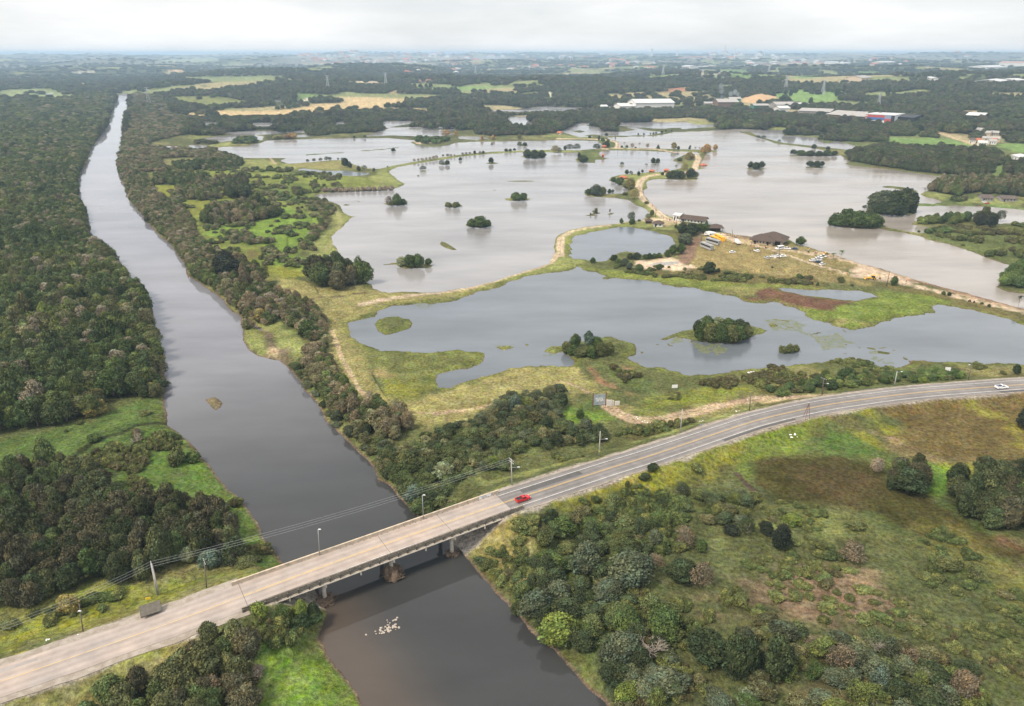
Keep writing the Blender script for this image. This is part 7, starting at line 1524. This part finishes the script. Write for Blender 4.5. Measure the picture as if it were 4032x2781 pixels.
MB().rod((-1.5, 0, 1.0), (-3.0, 0, 3.4), .16, 5).obj('boom', YM, t); m = MB(); m.rod((-3.0, 0, 3.4), (-4.0, 0, 1.4), .12, 5); m.obj('dipper', YM, t); MB().prism([(-4.3,1.5),(-3.8,1.4),(-3.6,.8),(-4.1,.7),(-4.5,1.0)], -.35, .35).obj('digger_bucket', BLACKP, t)

# ---------------------------------------------------------------- people
SKIN = paint('skin', (.42,.25,.17), .6, .05); HAIR = paint('dark_hair', (.03,.02,.015), .7, .1)
def person_meshes(seed, shirt, trousers, stride):
    bm = bmesh.new(); 
    J = {'pel':(0,0,.95,.13),'che':(0,0,1.35,.155),'neck':(0,0,1.50,.06),'head':(0,0,1.60,.095),'top':(0,0,1.72,.085)}
    for sgn, nm in ((-1,'r'),(1,'l')):
        s_ = stride * sgn
        J[nm+'hip']=(0,sgn*.10,.90,.095); J[nm+'kne']=(s_*.6+.04,sgn*.11,.50,.062); J[nm+'ank']=(s_-.03,sgn*.11,.08,.045); J[nm+'toe']=(s_+.14,sgn*.12,.03,.035)
        J[nm+'sho']=(0,sgn*.19,1.42,.065); J[nm+'elb']=(-s_*.4,sgn*.25,1.14,.045); J[nm+'han']=(-s_*.7+.12,sgn*.24,.90,.035); J[nm+'fin']=(-s_*.7+.16,sgn*.24,.80,.022)
    E = [('pel','che'),('che','neck'),('neck','head'),('head','top')]
    for nm in 'rl': E += [('pel',nm+'hip'),(nm+'hip',nm+'kne'),(nm+'kne',nm+'ank'),(nm+'ank',nm+'toe'),('che',nm+'sho'),(nm+'sho',nm+'elb'),(nm+'elb',nm+'han'),(nm+'han',nm+'fin')]
    ks = list(J); me = bpy.data.meshes.new('person'); me.from_pydata([J[k][:3] for k in ks], [(ks.index(a), ks.index(b)) for a, b in E], [])
    o = bpy.data.objects.new('tmp', me); COL.objects.link(o); md = o.modifiers.new('s', 'SKIN'); sk = me.skin_vertices[0].data
    for i, k in enumerate(ks): sk[i].radius = (J[k][3], J[k][3]); sk[i].use_root = (k == 'pel')
    dg = bpy.context.evaluated_depsgraph_get(); out = bpy.data.meshes.new_from_object(o.evaluated_get(dg)); bpy.data.objects.remove(o)
    out.name = 'person'
    for m_ in (shirt, trousers, SKIN, HAIR): out.materials.append(m_)
    for p in out.polygons:
        z = p.center.z; y = abs(p.center.y); p.material_index = 3 if z > 1.66 else 2 if z > 1.49 or (y > .2 and z < 1.15 and z > .75) else 0 if z > .95 else 1
        p.use_smooth = True
    return out
SH = {'red': (.5,.05,.05), 'white': (.75,.75,.72), 'yellow': (.7,.6,.1), 'dark': (.04,.04,.06), 'orange': (.7,.22,.04), 'blue': (.08,.18,.42)}
PM = {k: person_meshes(i, paint(k + '_shirt', c, .8, .08), paint(('navy' if i % 2 else 'grey') + '_trousers', (.04,.05,.09) if i % 2 else (.12,.12,.13), .8, .08), .16 + .05 * (i % 3)) for i, (k, c) in enumerate(SH.items())}
PE = [(tE, 'walking on the pale causeway bend', [(872,446),(880,444),(790,465),(748,500),(752,506),(742,512),(735,560),(742,566),(738,574),(732,550),(745,580),(850,720),(858,730)]),
 (tE, 'walking on the dirt road towards the long shed', [(883,760),(890,768),(940,820),(952,830),(957,836),(978,842),(1005,852),(1012,856),(1018,850),(990,846)]),
 (tE, 'standing on the shore between truck and hall', [(1532,992),(1540,996),(1548,994),(1578,1003),(1582,1000),(1600,1006),(1608,1010),(1620,1012)]),
 (tE, 'in the crowd on the dirt road before the hall', [(1708,1086),(1748,1092),(1752,1085),(1770,1130),(1768,1120),(1782,1106),(1790,1110),(1796,1104),(1804,1112),(1812,1106),(1818,1112),(1826,1108),(1745,1145),(1880,1108),(1885,1112),(1892,1108),(1897,1113),(1908,1112)]),
 (tJ, 'on the shore grass left of the palms', [(345,96),(350,82),(340,100),(403,112),(412,112),(420,114),(345,106)]), (tJ, 'in orange on the causeway works', [(690,306),(862,350),(1222,368)])]
ci = 0; cols = list(SH)
for tf, where, pts in PE:
    seen_ = {}
    for x, y in pts:
        c = 'orange' if 'orange' in where else cols[ci % 4 if ci % 3 else (ci // 3) % 6]; ci += 1
        p = pxy(tf, x, y); o = bpy.data.objects.new('person', PM[c]); COL.objects.link(o); o.location = p; o.rotation_euler = (0, 0, rs.uniform(0, 6.28))
        tag(o, f'person with {c} top {where}', 'person', f'people {where}')

# ---------------------------------------------------------------- buildings
TILEB = paint('brown_roof_tiles', (.095,.068,.055), .85, .18, .9); TILER = paint('orange_roof_tiles', (.46,.15,.075), .85, .15, .9); FIBRE = paint('grey_fibre_cement_roof', (.38,.36,.34), .85, .14, .25); METALR = paint('pale_metal_roof', (.55,.55,.54), .5, .1, .15)
CREAM = paint('cream_plaster', (.55,.45,.34), .85, .12, .6); WHITEW = paint('white_plaster', (.68,.66,.62), .85, .1, .6); GREENW = paint('green_cladding', (.06,.20,.12), .6, .1, .4); DARKO = paint('dark_opening', (.02,.02,.022), .6, .05); GREYW = paint('grey_wall', (.30,.28,.26), .85, .12, .5); WOODW = paint('brown_board_wall', (.17,.12,.085), .85, .15, .8)
BROWNR = paint('dark_old_roof', (.13,.10,.085), .85, .2, .5)
def house(tf, a, b, dep_, wh, rh, roof, wall, label, name='house', kind='gable', nwin=3, cat='building', group=None, over=.5, open_=False, door=True):
    p = pxy(tf, *a); q = pxy(tf, *b); d = q - p; d.z = 0; L = d.length; rz = math.atan2(d.y, d.x)
    t = thing(name, label, cat, (p.x, p.y, min(p.z, q.z) if abs(p.z - q.z) < 4 else p.z), rz, group)
    if open_:
        n = max(2, int(L / 6)); 
        for i in range(n + 1):
            for y in (.15, dep_ - .15): MB().box(i * L / n - .12, i * L / n + .12, y - .12, y + .12, -.5, wh).obj('post', wall, t)
        MB().box(.1, L - .1, dep_ - .3, dep_ - .2, -.5, wh).obj('back_wall', wall, t)
    else:
        w = MB().box(0, L, 0, dep_, -.8, wh).obj('wall', wall, t)
        n = nwin
        for i in range(n):
            x = L * (i + .7) / (n + .5); ww = min(1.6, L / n * .35); MB().box(x - ww / 2, x + ww / 2, -.03, .02, wh * .35, wh * .78).obj('window', DARKO, w)
        if door: MB().box(L * .12, L * .12 + min(1.2, L * .2), -.035, .02, 0, min(2.2, wh * .8)).obj('door', DARKO, w)
    if kind == 'hip': MB().hip(0, L, 0, dep_, wh, wh + rh, over).obj('roof', roof, t)
    elif kind == 'flat': MB().box(-.3, L + .3, -.3, dep_ + .3, wh, wh + .3).obj('roof', roof, t)
    elif kind == 'shed': MB().add([(-over,-over,wh),(L+over,-over,wh),(L+over,dep_+over,wh+rh),(-over,dep_+over,wh+rh),(-over,-over,wh-.12),(L+over,-over,wh-.12),(L+over,dep_+over,wh+rh-.12),(-over,dep_+over,wh+rh-.12)], [(0,1,2,3),(4,7,6,5),(0,4,5,1),(1,5,6,2),(2,6,7,3),(3,7,4,0)]).obj('roof', roof, t)
    else:
        ym = dep_ / 2; V = [(-over,-over,wh-.1),(L+over,-over,wh-.1),(L+over,ym,wh+rh),(-over,ym,wh+rh),(-over,dep_+over,wh-.1),(L+over,dep_+over,wh-.1)]
        V2 = [(x, y, z - .14) for x, y, z in V]
        MB().add(V + V2, [(0,1,2,3),(3,2,5,4),(6,9,8,7),(9,10,11,8),(0,6,7,1),(4,5,11,10),(0,3,9,6),(3,4,10,9),(1,7,8,2),(2,8,11,5)]).obj('roof', roof, t)
        if not open_:
            for gx0, gx1 in ((0, .15), (L - .15, L)): MB().add([(gx0,0,wh),(gx0,dep_,wh),(gx0,ym,wh+rh-.1),(gx1,0,wh),(gx1,dep_,wh),(gx1,ym,wh+rh-.1)], [(0,2,1),(3,4,5),(0,1,4,3),(1,2,5,4),(2,0,3,5)]).obj('gable', wall, t)
    return t
# the hall by the lake: two hipped roofs over cream walls
hall = house(tE, (1757,1062), (1945,1084), 9.5, 2.9, 3.6, TILEB, CREAM, 'big lakeside hall with dark brown tiled hip roofs and cream walls', 'hall', 'hip', 6, over=1.6)
HL = (pxy(tE, 1945, 1084) - pxy(tE, 1757, 1062)).length
MB().box(HL - 7, HL + 5.5, 3.5, 15.5, -.8, 2.9).obj('wing_wall', CREAM, hall); MB().hip(HL - 9, HL + 6.5, 3, 16.5, 3.3, 7.6, 1.6).obj('wing_roof', TILEB, hall)
MB().box(HL + 1, HL + 4.5, 3.44, 3.5, 0, 2.3).obj('door', DARKO, hall); MB().box(HL - 3.6, HL - 2.4, -.04, .0, 0, 2.3).obj('door', DARKO, hall)
house(tE, (1040,850), (1100,858), 9, 4.2, .9, METALR, WHITEW, 'white flat building behind the causeway junction', 'white_building', 'gable', 2)
house(tE, (1100,858), (1325,890), 7.5, 2.8, 2.4, TILEB, WHITEW, 'long shed with dark brown roof by the shore', 'long_shed', 'gable', 7, over=1.0)
house(tE, (1380,955), (1492,960), 9, 3.0, 2.2, TILEB, WOODW, 'brown roofed open shed behind the trucks', 'open_shed', 'hip', open_=True, over=1.0)
house(tE, (864,910), (950,912), 5.5, 2.6, 1.8, TILEB, WHITEW, 'small white hut with brown hip roof by the round pond', 'hut', 'hip', 2, over=.8); house(tE, (795,882), (848,884), 4, 2.2, 1.5, TILEB, WOODW, 'small open shelter with brown roof left of the white hut', 'shelter', 'hip', open_=True, over=.8, cat='shelter')
for (x0,y0,x1,y1,dp,h_,lb) in [(548,476,613,478,6,1.8,'largest orange roofed kiosk at the causeway point'),(822,416,862,417,5,1.8,'orange roofed kiosk between the palms'),(958,415,998,416,5,2.4,'orange roofed kiosk right of the palms'),(1312,366,1348,367,5,2.6,'orange roofed kiosk on its own islet in the right lake'),(390,283,408,284,4,3.4,'tiny orange kiosk on the grassy point'),(1172,448,1192,449,5,2.2,'orange kiosk hidden in the tip trees'),(396,192,412,193,4,2.6,'orange hut in the dike trees')]:
    house(tE, (x0,y0), (x1,y1), dp, h_, 1.7, TILER, paint('orange_plaster', (.42,.16,.09), .8, .1), lb, 'kiosk', 'hip', 1, 'kiosk', 'orange roofed kiosks along the causeway', .7)
house(tD, (1915,155), (1943,156), 6, 3, 2, TILER, CREAM, 'small red roofed house on the far green point', 'house', 'gable', 1)
# far right farm houses and sheds
house(tF, (1900,780), (2000,784), 14, 2.8, 2.0, BROWNR, GREYW, 'grey farm shed by the right lake, left of two', 'farm_shed', 'gable', 4); house(tF, (2080,785), (2215,790), 12, 2.6, 1.8, BROWNR, GREYW, 'grey farm shed by the right lake, right of two', 'farm_shed', 'gable', 4)
house(tF, (2155,415), (2215,440), 18, 7, 1.5, METALR, WHITEW, 'pale barn at the right edge of the wood', 'barn', 'gable', 2); house(tF, (2218,470), (2290,472), 12, 3.5, 1.5, METALR, WHITEW, 'low pale shed at the right frame edge', 'barn', 'gable', 2)
HS = [(1790,262,1840,264,WHITEW,BROWNR),(1845,262,1880,264,CREAM,TILER),(1865,285,1945,287,WHITEW,METALR),(1905,245,2060,248,CREAM,FIBRE),(1960,272,2030,274,WHITEW,FIBRE),(1830,165,1915,168,WHITEW,FIBRE),(1925,192,1970,194,CREAM,FIBRE),(1980,190,2050,192,GREYW,FIBRE),(1530,152,1600,155,WOODW,BROWNR),(1770,172,1815,174,GREYW,METALR),(1990,262,2020,263,WHITEW,TILER)]
PLC = ['at the lower left of the hamlet','with a red roof low in the hamlet','white walled, lowest of the hamlet','large, in the middle of the hamlet','pale, right of the white one in the hamlet','at the top of the hamlet by the sand','small, right of the hamlet top','grey walled, right upper side of the hamlet','brown, alone beyond the pasture','tiny, left end of the hamlet road','tiny red roofed, inside the hamlet']
for i, (x0,y0,x1,y1,wl,rf) in enumerate(HS): house(tF, (x0,y0), (x1,y1), 9, 4.5, 2.6, rf, wl, f'house {PLC[i]}', 'house', 'gable', 3, group='houses of the hamlet on the right', cat='house')
house(tC, (1920,640), (2030,645), 40, 9, 4, METALR, WOODW, 'open barn with pale roof on the tan field', 'barn', 'gable', open_=True, over=2)
# warehouses
for i, (tf, x0,y0,x1,y1,dp,h_,rh,rf,wl,lb) in enumerate([(tB,1975,566,2235,560,60,13,7,METALR,WHITEW,'long pale factory hall across the far ponds'),(tB,1870,568,1975,566,50,7,5,METALR,WHITEW,'lower pale factory hall left of the long one'),(tB,1740,570,1785,569,20,7,3,METALR,GREYW,'small grey shed left of the factory halls'),
 (tC,790,604,1000,612,60,8,4,FIBRE,GREYW,'low grey shed of the works, leftmost'),(tC,980,640,1120,650,60,11,6,FIBRE,WOODW,'broad grey roofed shed in the middle of the works'),(tC,1075,648,1235,655,45,10,7,FIBRE,WOODW,'grey gabled shed left of the striped warehouse'),(tC,1420,664,1560,672,60,12,3,DARKO,DARKO,'long dark shed right of the striped warehouse'),
 (tC,250,556,385,552,45,12,6,FIBRE,WOODW,'open sawmill shed by the sawdust heap'),(tC,325,524,400,522,25,10,3,FIBRE,GREENW,'green walled sawmill shed behind the smoke'),(tC,490,570,590,568,25,9,3,FIBRE,GREENW,'green shed in front of the sawdust heap'),(tC,640,565,780,560,40,9,5,FIBRE,GREYW,'wide grey sawmill shed right of the heap'),(tC,660,590,730,588,30,9,4,METALR,WHITEW,'white sawmill building lowest right'),(tC,790,562,855,560,25,10,2,METALR,GREENW,'green shed with pale roof on the meadow foot'),(tC,160,548,235,546,25,7,3,FIBRE,GREYW,'small sawmill shed on the left'),
 (tC,2060,300,2200,296,120,14,8,METALR,WHITEW,'white factory hall far right'),(tC,2140,285,2380,278,120,20,8,paint('reddish_metal_roof',(.45,.28,.22),.7,.1,.1),WHITEW,'reddish roofed factory far right'),(tC,2145,405,2205,400,60,12,4,METALR,WHITEW,'pale hall among the right hill trees'),(tC,2250,400,2330,398,60,12,4,METALR,WHITEW,'pale hall at the right frame edge on the hill'),(tC,1655,378,1685,376,18,9,2,METALR,WHITEW,'tall white building on the right hill'),(tC,1215,385,1285,382,50,10,6,FIBRE,CREAM,'pale house row on the hill'),
 (tC,410,292,530,286,80,14,6,METALR,WHITEW,'long white hall beyond the green hill fields'),(tC,0,296,60,294,60,14,5,METALR,WHITEW,'white hall far behind the sawmill smoke'),(tC,60,302,240,298,60,12,5,FIBRE,GREYW,'long low grey hall far behind the sawmill'),(tC,975,262,1060,260,80,18,5,METALR,WHITEW,'wide white block on the far ridge'),(tC,1090,272,1140,270,60,16,4,METALR,WHITEW,'white block right of the wide one'),(tC,1350,265,1450,262,90,14,8,METALR,CREAM,'pale hall on the far ridge'),(tC,730,272,870,268,80,10,6,FIBRE,CREAM,'low long house row on the far ridge')]):
    house(tf, (x0,y0), (x1,y1), dp, h_, rh, rf, wl, lb, 'shed' if 'shed' in lb else 'factory', 'gable', 0, over=1.5, door=False)
# striped warehouse
p = pxy(tC, 1236, 662); q = pxy(tC, 1432, 672); d = q - p; L = d.length; t = thing('striped_warehouse', 'long warehouse with red, blue and white striped front', 'warehouse', p, math.atan2(d.y, d.x)); hw = 15.5
RP_ = paint('dull_red_cladding', (.42,.075,.065), .6, .06, .1); BP_ = paint('blue_cladding', (.05,.13,.34), .6, .06, .1); WP_ = paint('white_cladding', (.75,.75,.74), .6, .05, .1); SP_ = paint('steel_blue_cladding', (.22,.27,.38), .6, .05, .1)
MB().box(0, L, .3, 55, -2, hw).obj('wall', WP_, t); MB().box(-.5, L + .5, -.3, 55.5, hw, hw + .8).obj('roof', METALR, t)
e1 = L * .66
MB().box(0, e1, 0, .3, hw * .72, hw).obj('red_band', RP_, t); MB().box(L * .07, e1, 0, .3, hw * .40, hw * .72).obj('blue_band', BP_, t); MB().box(0, L * .07, -.02, .3, hw * .40, hw * .72).obj('red_panel', RP_, t); MB().box(0, e1, 0, .3, -1, hw * .40).obj('white_band', WP_, t)
MB().box(e1, L * .88, 0, .3, hw * .62, hw).obj('steel_panel', SP_, t); MB().box(e1, L * .88, 0, .3, hw * .1, hw * .62).obj('red_panel', RP_, t); MB().box(L * .88, L, -.02, .3, -1, hw).obj('dark_panel', DARKO, t)
for i in range(4): MB().box(L * (.1 + .15 * i), L * (.14 + .15 * i), -.06, 0, 0, hw * .18).obj('door', DARKO, t)
letters('MB', hw * .19, WP_, t, (L * .035, -.1, hw * .86), (math.pi / 2, 0, 0), 'lettering', .05); letters('BS', hw * .19, WP_, t, (L * .035, -.1, hw * .56), (math.pi / 2, 0, 0), 'lettering', .05)
# sawdust heap, rubble, pylons, stacks, town
def mound(tf, pts, h, mat, name, label, cat):
    pl = wp(tf(pts)); c = pl.mean(0); lo = pl.min(0); hi = pl.max(0); n = 40; X, Y = np.meshgrid(np.linspace(lo[0], hi[0], n), np.linspace(lo[1], hi[1], n)); x = X.ravel(); y = Y.ravel()
    s_ = poly_sd(pl, x, y, 60.); w = (hi - lo).min(); z0 = ground(x, y); z = z0 - .6 + (h + .6) * np.clip(s_ / (w * .42), 0, 1) ** .8 * (.72 + .5 * fbm(x, y, w * .35, 3, 5))
    I = np.arange(n * n).reshape(n, n); Q_ = np.stack([I[:-1, :-1], I[:-1, 1:], I[1:, 1:], I[1:, :-1]], -1).reshape(-1, 4); Q_ = Q_[(s_[Q_] > -2).any(1)]
    u, inv = np.unique(Q_, return_inverse=True); me = mesh_np(name, np.stack([x[u], y[u], z[u]], 1), inv.reshape(-1, 4), [mat]); o = link(name, me); return tag(o, label, cat)
mound(tC, [(395,545),(430,520),(640,520),(640,545),(500,552)], 12, paint('sawdust', (.50,.33,.17), .95, .15, .06), 'sawdust_heap', 'big orange tan sawdust heap at the sawmill', 'heap')
mound(tC, [(180,566),(240,560),(240,570),(190,572)], 8, paint('sawdust', (.50,.33,.17), .95, .15, .06), 'sawdust_heap', 'small sawdust heap left of the sawmill sheds', 'heap')
mound(tE, [(785,1272),(850,1248),(1000,1232),(1100,1232),(1125,1262),(1000,1284),(880,1290)], 1.3, paint('broken_grey_rubble', (.42,.40,.37), .95, .3, 1.2), 'rubble_field', 'grey broken rubble spread on the pink sand', 'rubble')
mound(tE, [(1130,1215),(1180,1130),(1230,1050),(1275,1025),(1262,1090),(1205,1200),(1165,1262),(1140,1240)], 1.6, paint('turned_brown_soil', (.16,.10,.068), .95, .2, .8), 'soil_bank', 'long heap of turned brown soil beside the car park field', 'heap')
PYL = paint('pylon_steel', (.42,.44,.46), .5, .1)
def pylon(tf, k, x, y, ty, label, th=.28):
    p = pxy(tf, x, y); (_, s1), = tf([(x, y)]); (_, s0), = tf([(x, ty)]); h = (s1 - s0) * px_m(p.x, p.y); t = thing('pylon', label, 'pylon', p, .4, 'power pylons'); b = h * .10; m = MB(); n = 7; lv = []
    for i in range(n + 1):
        f = i / n; w = b * (1 - f) ** 1.3 + b * .16; lv.append([np.array([sx_ * w, sy_ * w, h * f]) for sx_, sy_ in ((-1,-1),(1,-1),(1,1),(-1,1))])
    for i in range(n):
        for j in range(4): m.rod(lv[i][j], lv[i + 1][j], th, 4); m.rod(lv[i][j], lv[i + 1][(j + 1) % 4], th * .7, 3)
    m.obj('lattice_mast', PYL, t); m = MB()
    for f in (.72, .85, .97): m.rod((-b * 1.5, 0, h * f), (b * 1.5, 0, h * f), th * .9, 4)
    m.obj('crossarm', PYL, t)
pylon(tA, kC, 1005, 525, 425, 'lattice pylon rising right of the far end of the river', .4); pylon(tB, kB, 291, 403, 325, 'lattice pylon in the woods above the tan fields', .7); pylon(tC, kC, 1328, 556, 462, 'lattice pylon in the wood right of the meadow', .4); pylon(tA, kC, 2215, 435, 345, 'far lattice pylon over the left woods', .6)
pylon(tB, kB, 895, 325, 275, 'far lattice pylon over the middle ridge', .9); pylon(tC, kC, 705, 430, 345, 'lattice pylon left of the meadow', .6); pylon(tC, kC, 955, 465, 375, 'lattice pylon behind the meadow', .6); pylon(tB, kB, 2160, 335, 270, 'lattice pylon on the right middle ridge', .9); pylon(tC, kC, 590, 330, 260, 'lattice pylon by the far green fields', .9); pylon(tC, kC, 1920, 350, 285, 'lattice pylon on the right far hill', .9)
STK = paint('stack_concrete', (.62,.62,.64), .8, .1, .05)
def stack(tf, x, y, ty, w, label, name='chimney', box=False):
    p = pxy(tf, x, y); (_, s1), = tf([(x, y)]); (_, s0), = tf([(x, ty)]); pm = px_m(p.x, p.y); h = (s1 - s0) * pm; r = w / 1.714 / 2 * pm; m = MB()
    if box: m.box(-r, r, -r, r, -20, h); m.box(-r * .5, r * .3, -r * .5, r * .3, h, h * 1.12)
    else: m.cyl((0, 0, -20), r, h + 20, 10, r * .7)
    o = m.obj(name, STK, None, loc=p); tag(o, label, 'chimney' if not box else 'tower')
for a in [(tB,1537,248,205,5,'left slim chimney of the far pair'),(tB,1550,248,206,5,'right slim chimney of the far pair'),(tC,197,225,172,5,'slim far stack, leftmost of the refinery'),(tC,288,225,153,6,'tall far stack, second of the refinery'),(tC,360,225,156,8,'thick far stack, third of the refinery'),(tC,560,225,155,5,'slim far stack standing alone right of the refinery'),(tC,635,280,232,6,'white mast on the far ridge'),(tB,2130,215,165,3,'thin far mast beside the tower block')]: stack(*a)
stack(tB, 2084, 218, 170, 14, 'left far tower block on the horizon', 'tower_block', True); stack(tB, 2254, 215, 171, 13, 'right far tower block on the horizon', 'tower_block', True); stack(tA, 2130, 225, 205, 5, 'white church tower in the far town', 'tower_block', True)
hm = []
for wl, rf in ((WHITEW, TILER), (WHITEW, METALR), (CREAM, TILER), (CREAM, BROWNR)):
    b = MB().box(-11, 11, -9, 9, -12, 9, 0); b.hip(-11, 11, -9, 9, 9, 14, 1, mi=1); o = b.obj('town_house', [wl, rf]); hm.append(o.data); bpy.data.objects.remove(o)
rt = random.Random(4)
TOWN = [(tA, 2030, 2314, 216, 238, 30, 'in the far white town on the left'), (tB, 0, 900, 196, 240, 110, 'in the far town along the middle horizon'), (tB, 900, 1900, 200, 245, 34, 'thinly spread along the far horizon'), (tC, 0, 700, 205, 232, 40, 'around the far refinery'), (tC, 430, 1500, 245, 275, 34, 'on the far ridge at the right'), (tB, 1080, 2314, 250, 300, 26, 'between trees on the middle ridge'), (tC, 1400, 2100, 200, 225, 18, 'at the far right horizon'), (tB, 420, 840, 290, 330, 12, 'on the wooded slope above the tan fields')]
for tf, x0, x1, y0, y1, n, wh_ in TOWN:
    for i in range(n):
        x = rt.uniform(x0, x1); y = rt.uniform(y0, y1); p = pxy(tf, x, y); k = math.hypot(p.x, p.y) / 6000; k = max(.6, min(k * 1.4, 3.0))
        o = bpy.data.objects.new('town_house', hm[rt.randrange(4)]); COL.objects.link(o); o.location = p; o.rotation_euler = (0, 0, rt.uniform(0, 3.1)); o.scale = (k * rt.uniform(.8, 2.2), k * rt.uniform(.7, 1.2), k * rt.uniform(.6, 1.1))
        tag(o, f'tiny pale house {wh_}', 'house', f'far houses {wh_}')
# ---------------------------------------------------------------- smoke
def smoke(tf, puffs, dens, c, label, name='smoke'):
    s = bpy.data.materials.new('smoke_air'); s.use_nodes = True; t = s.node_tree; t.nodes.remove(t.nodes['Principled BSDF'])
    pv = t.nodes.new('ShaderNodeVolumePrincipled'); pv.inputs['Color'].default_value = (*c, 1); pv.inputs['Density'].default_value = dens; t.links.new(pv.outputs[0], t.nodes['Material Output'].inputs['Volume'])
    bm = bmesh.new()
    b0 = pxy(tf, *puffs[0][:2]); pm = px_m(b0.x, b0.y) / 1.714
    for x, y, r in puffs:
        h = (puffs[0][1] - y) * pm; dx = (x - puffs[0][0]) * pm
        rr = r * pm; mt = Matrix.Translation((b0.x + dx, b0.y, b0.z + max(h, 0) + rr * .3)) @ Matrix.Diagonal((rr, rr, rr * 1.1, 1)); bmesh.ops.create_icosphere(bm, subdivisions=2, radius=1, matrix=mt)
    me = bpy.data.meshes.new(name); bm.to_mesh(me); bm.free(); me.materials.append(s); link(name, me, kind='stuff', label=label, category='smoke')
smoke(tC, [(398,505,7),(392,488,10),(378,472,14),(358,460,18),(330,470,16)], .028, (.75,.85,.98), 'thin bluish smoke rising beside the sawdust heap')
smoke(tC, [(272,520,8),(272,490,14),(265,455,18),(258,425,20)], .016, (.75,.85,.98), 'thin bluish smoke column left of the sawmill')
smoke(tC, [(1388,192,10),(1372,182,14),(1345,180,16),(1310,186,16),(1275,188,12)], .0012, (1,1,1), 'white far smoke on the right horizon')

# ---------------------------------------------------------------- lily pads and water weed on the front lake
s = NT('lily_pad'); s.base(s.mix(s.rng(s.noise(.4, 3), .4, .6, 0, 1), (.10,.13,.05), (.15,.15,.085))); s.b.inputs['Roughness'].default_value = .5; PAD = s.m
PADS = [(tJ([(340,830),(560,800),(720,900),(1000,1000),(1180,1010),(900,1010),(640,960),(480,980),(420,900)]), 1500), (tI([(1880,600),(2140,600),(2300,660),(2314,760),(2150,700),(1950,700)]), 700), (tI([(1180,800),(1400,810),(1560,850),(1480,930),(1300,900)]), 600), (tI([(900,780),(1100,760),(1150,800),(960,830)]), 250), (tH([(1500,640),(1700,640),(1950,700),(1800,720),(1560,690)]), 350), (tJ([(640,1000),(1100,1060),(1120,1120),(900,1060)]), 250), (tH([(900,350),(1050,345),(1200,335),(1240,350),(1000,385)]), 150)]
V = []; F = []; rp = np.random.default_rng(31)
for poly, n in PADS:
    p = wp(poly); lo = p.min(0); hi = p.max(0); X = rp.uniform(lo[0], hi[0], n * 3); Y = rp.uniform(lo[1], hi[1], n * 3)
    k = in_poly(p, X, Y) & (fbm(X, Y, 11, 3, 44) > .5) & (rp.uniform(0, 1, n * 3) < .55); _, dd, bb = ground(X, Y, True); k &= dd < -.3; X = X[k][:n]; Y = Y[k][:n]
    for x, y in zip(X, Y):
        r = rp.uniform(.15, .5); o = len(V); ph = rp.uniform(0, 6)
        V += [(x + r * math.cos(ph + a * 1.0472) * (1.4 if a % 2 else .9), y + r * math.sin(ph + a * 1.0472), .012 + .004 * rp.uniform()) for a in range(6)]; F.append(tuple(range(o, o + 6)))
me = bpy.data.meshes.new('lily_pads'); me.from_pydata(V, [], F); me.materials.append(PAD); me.update(); link('lily_pads', me, kind='stuff', label='pale green lily pads floating on the front lake', category='water plants')
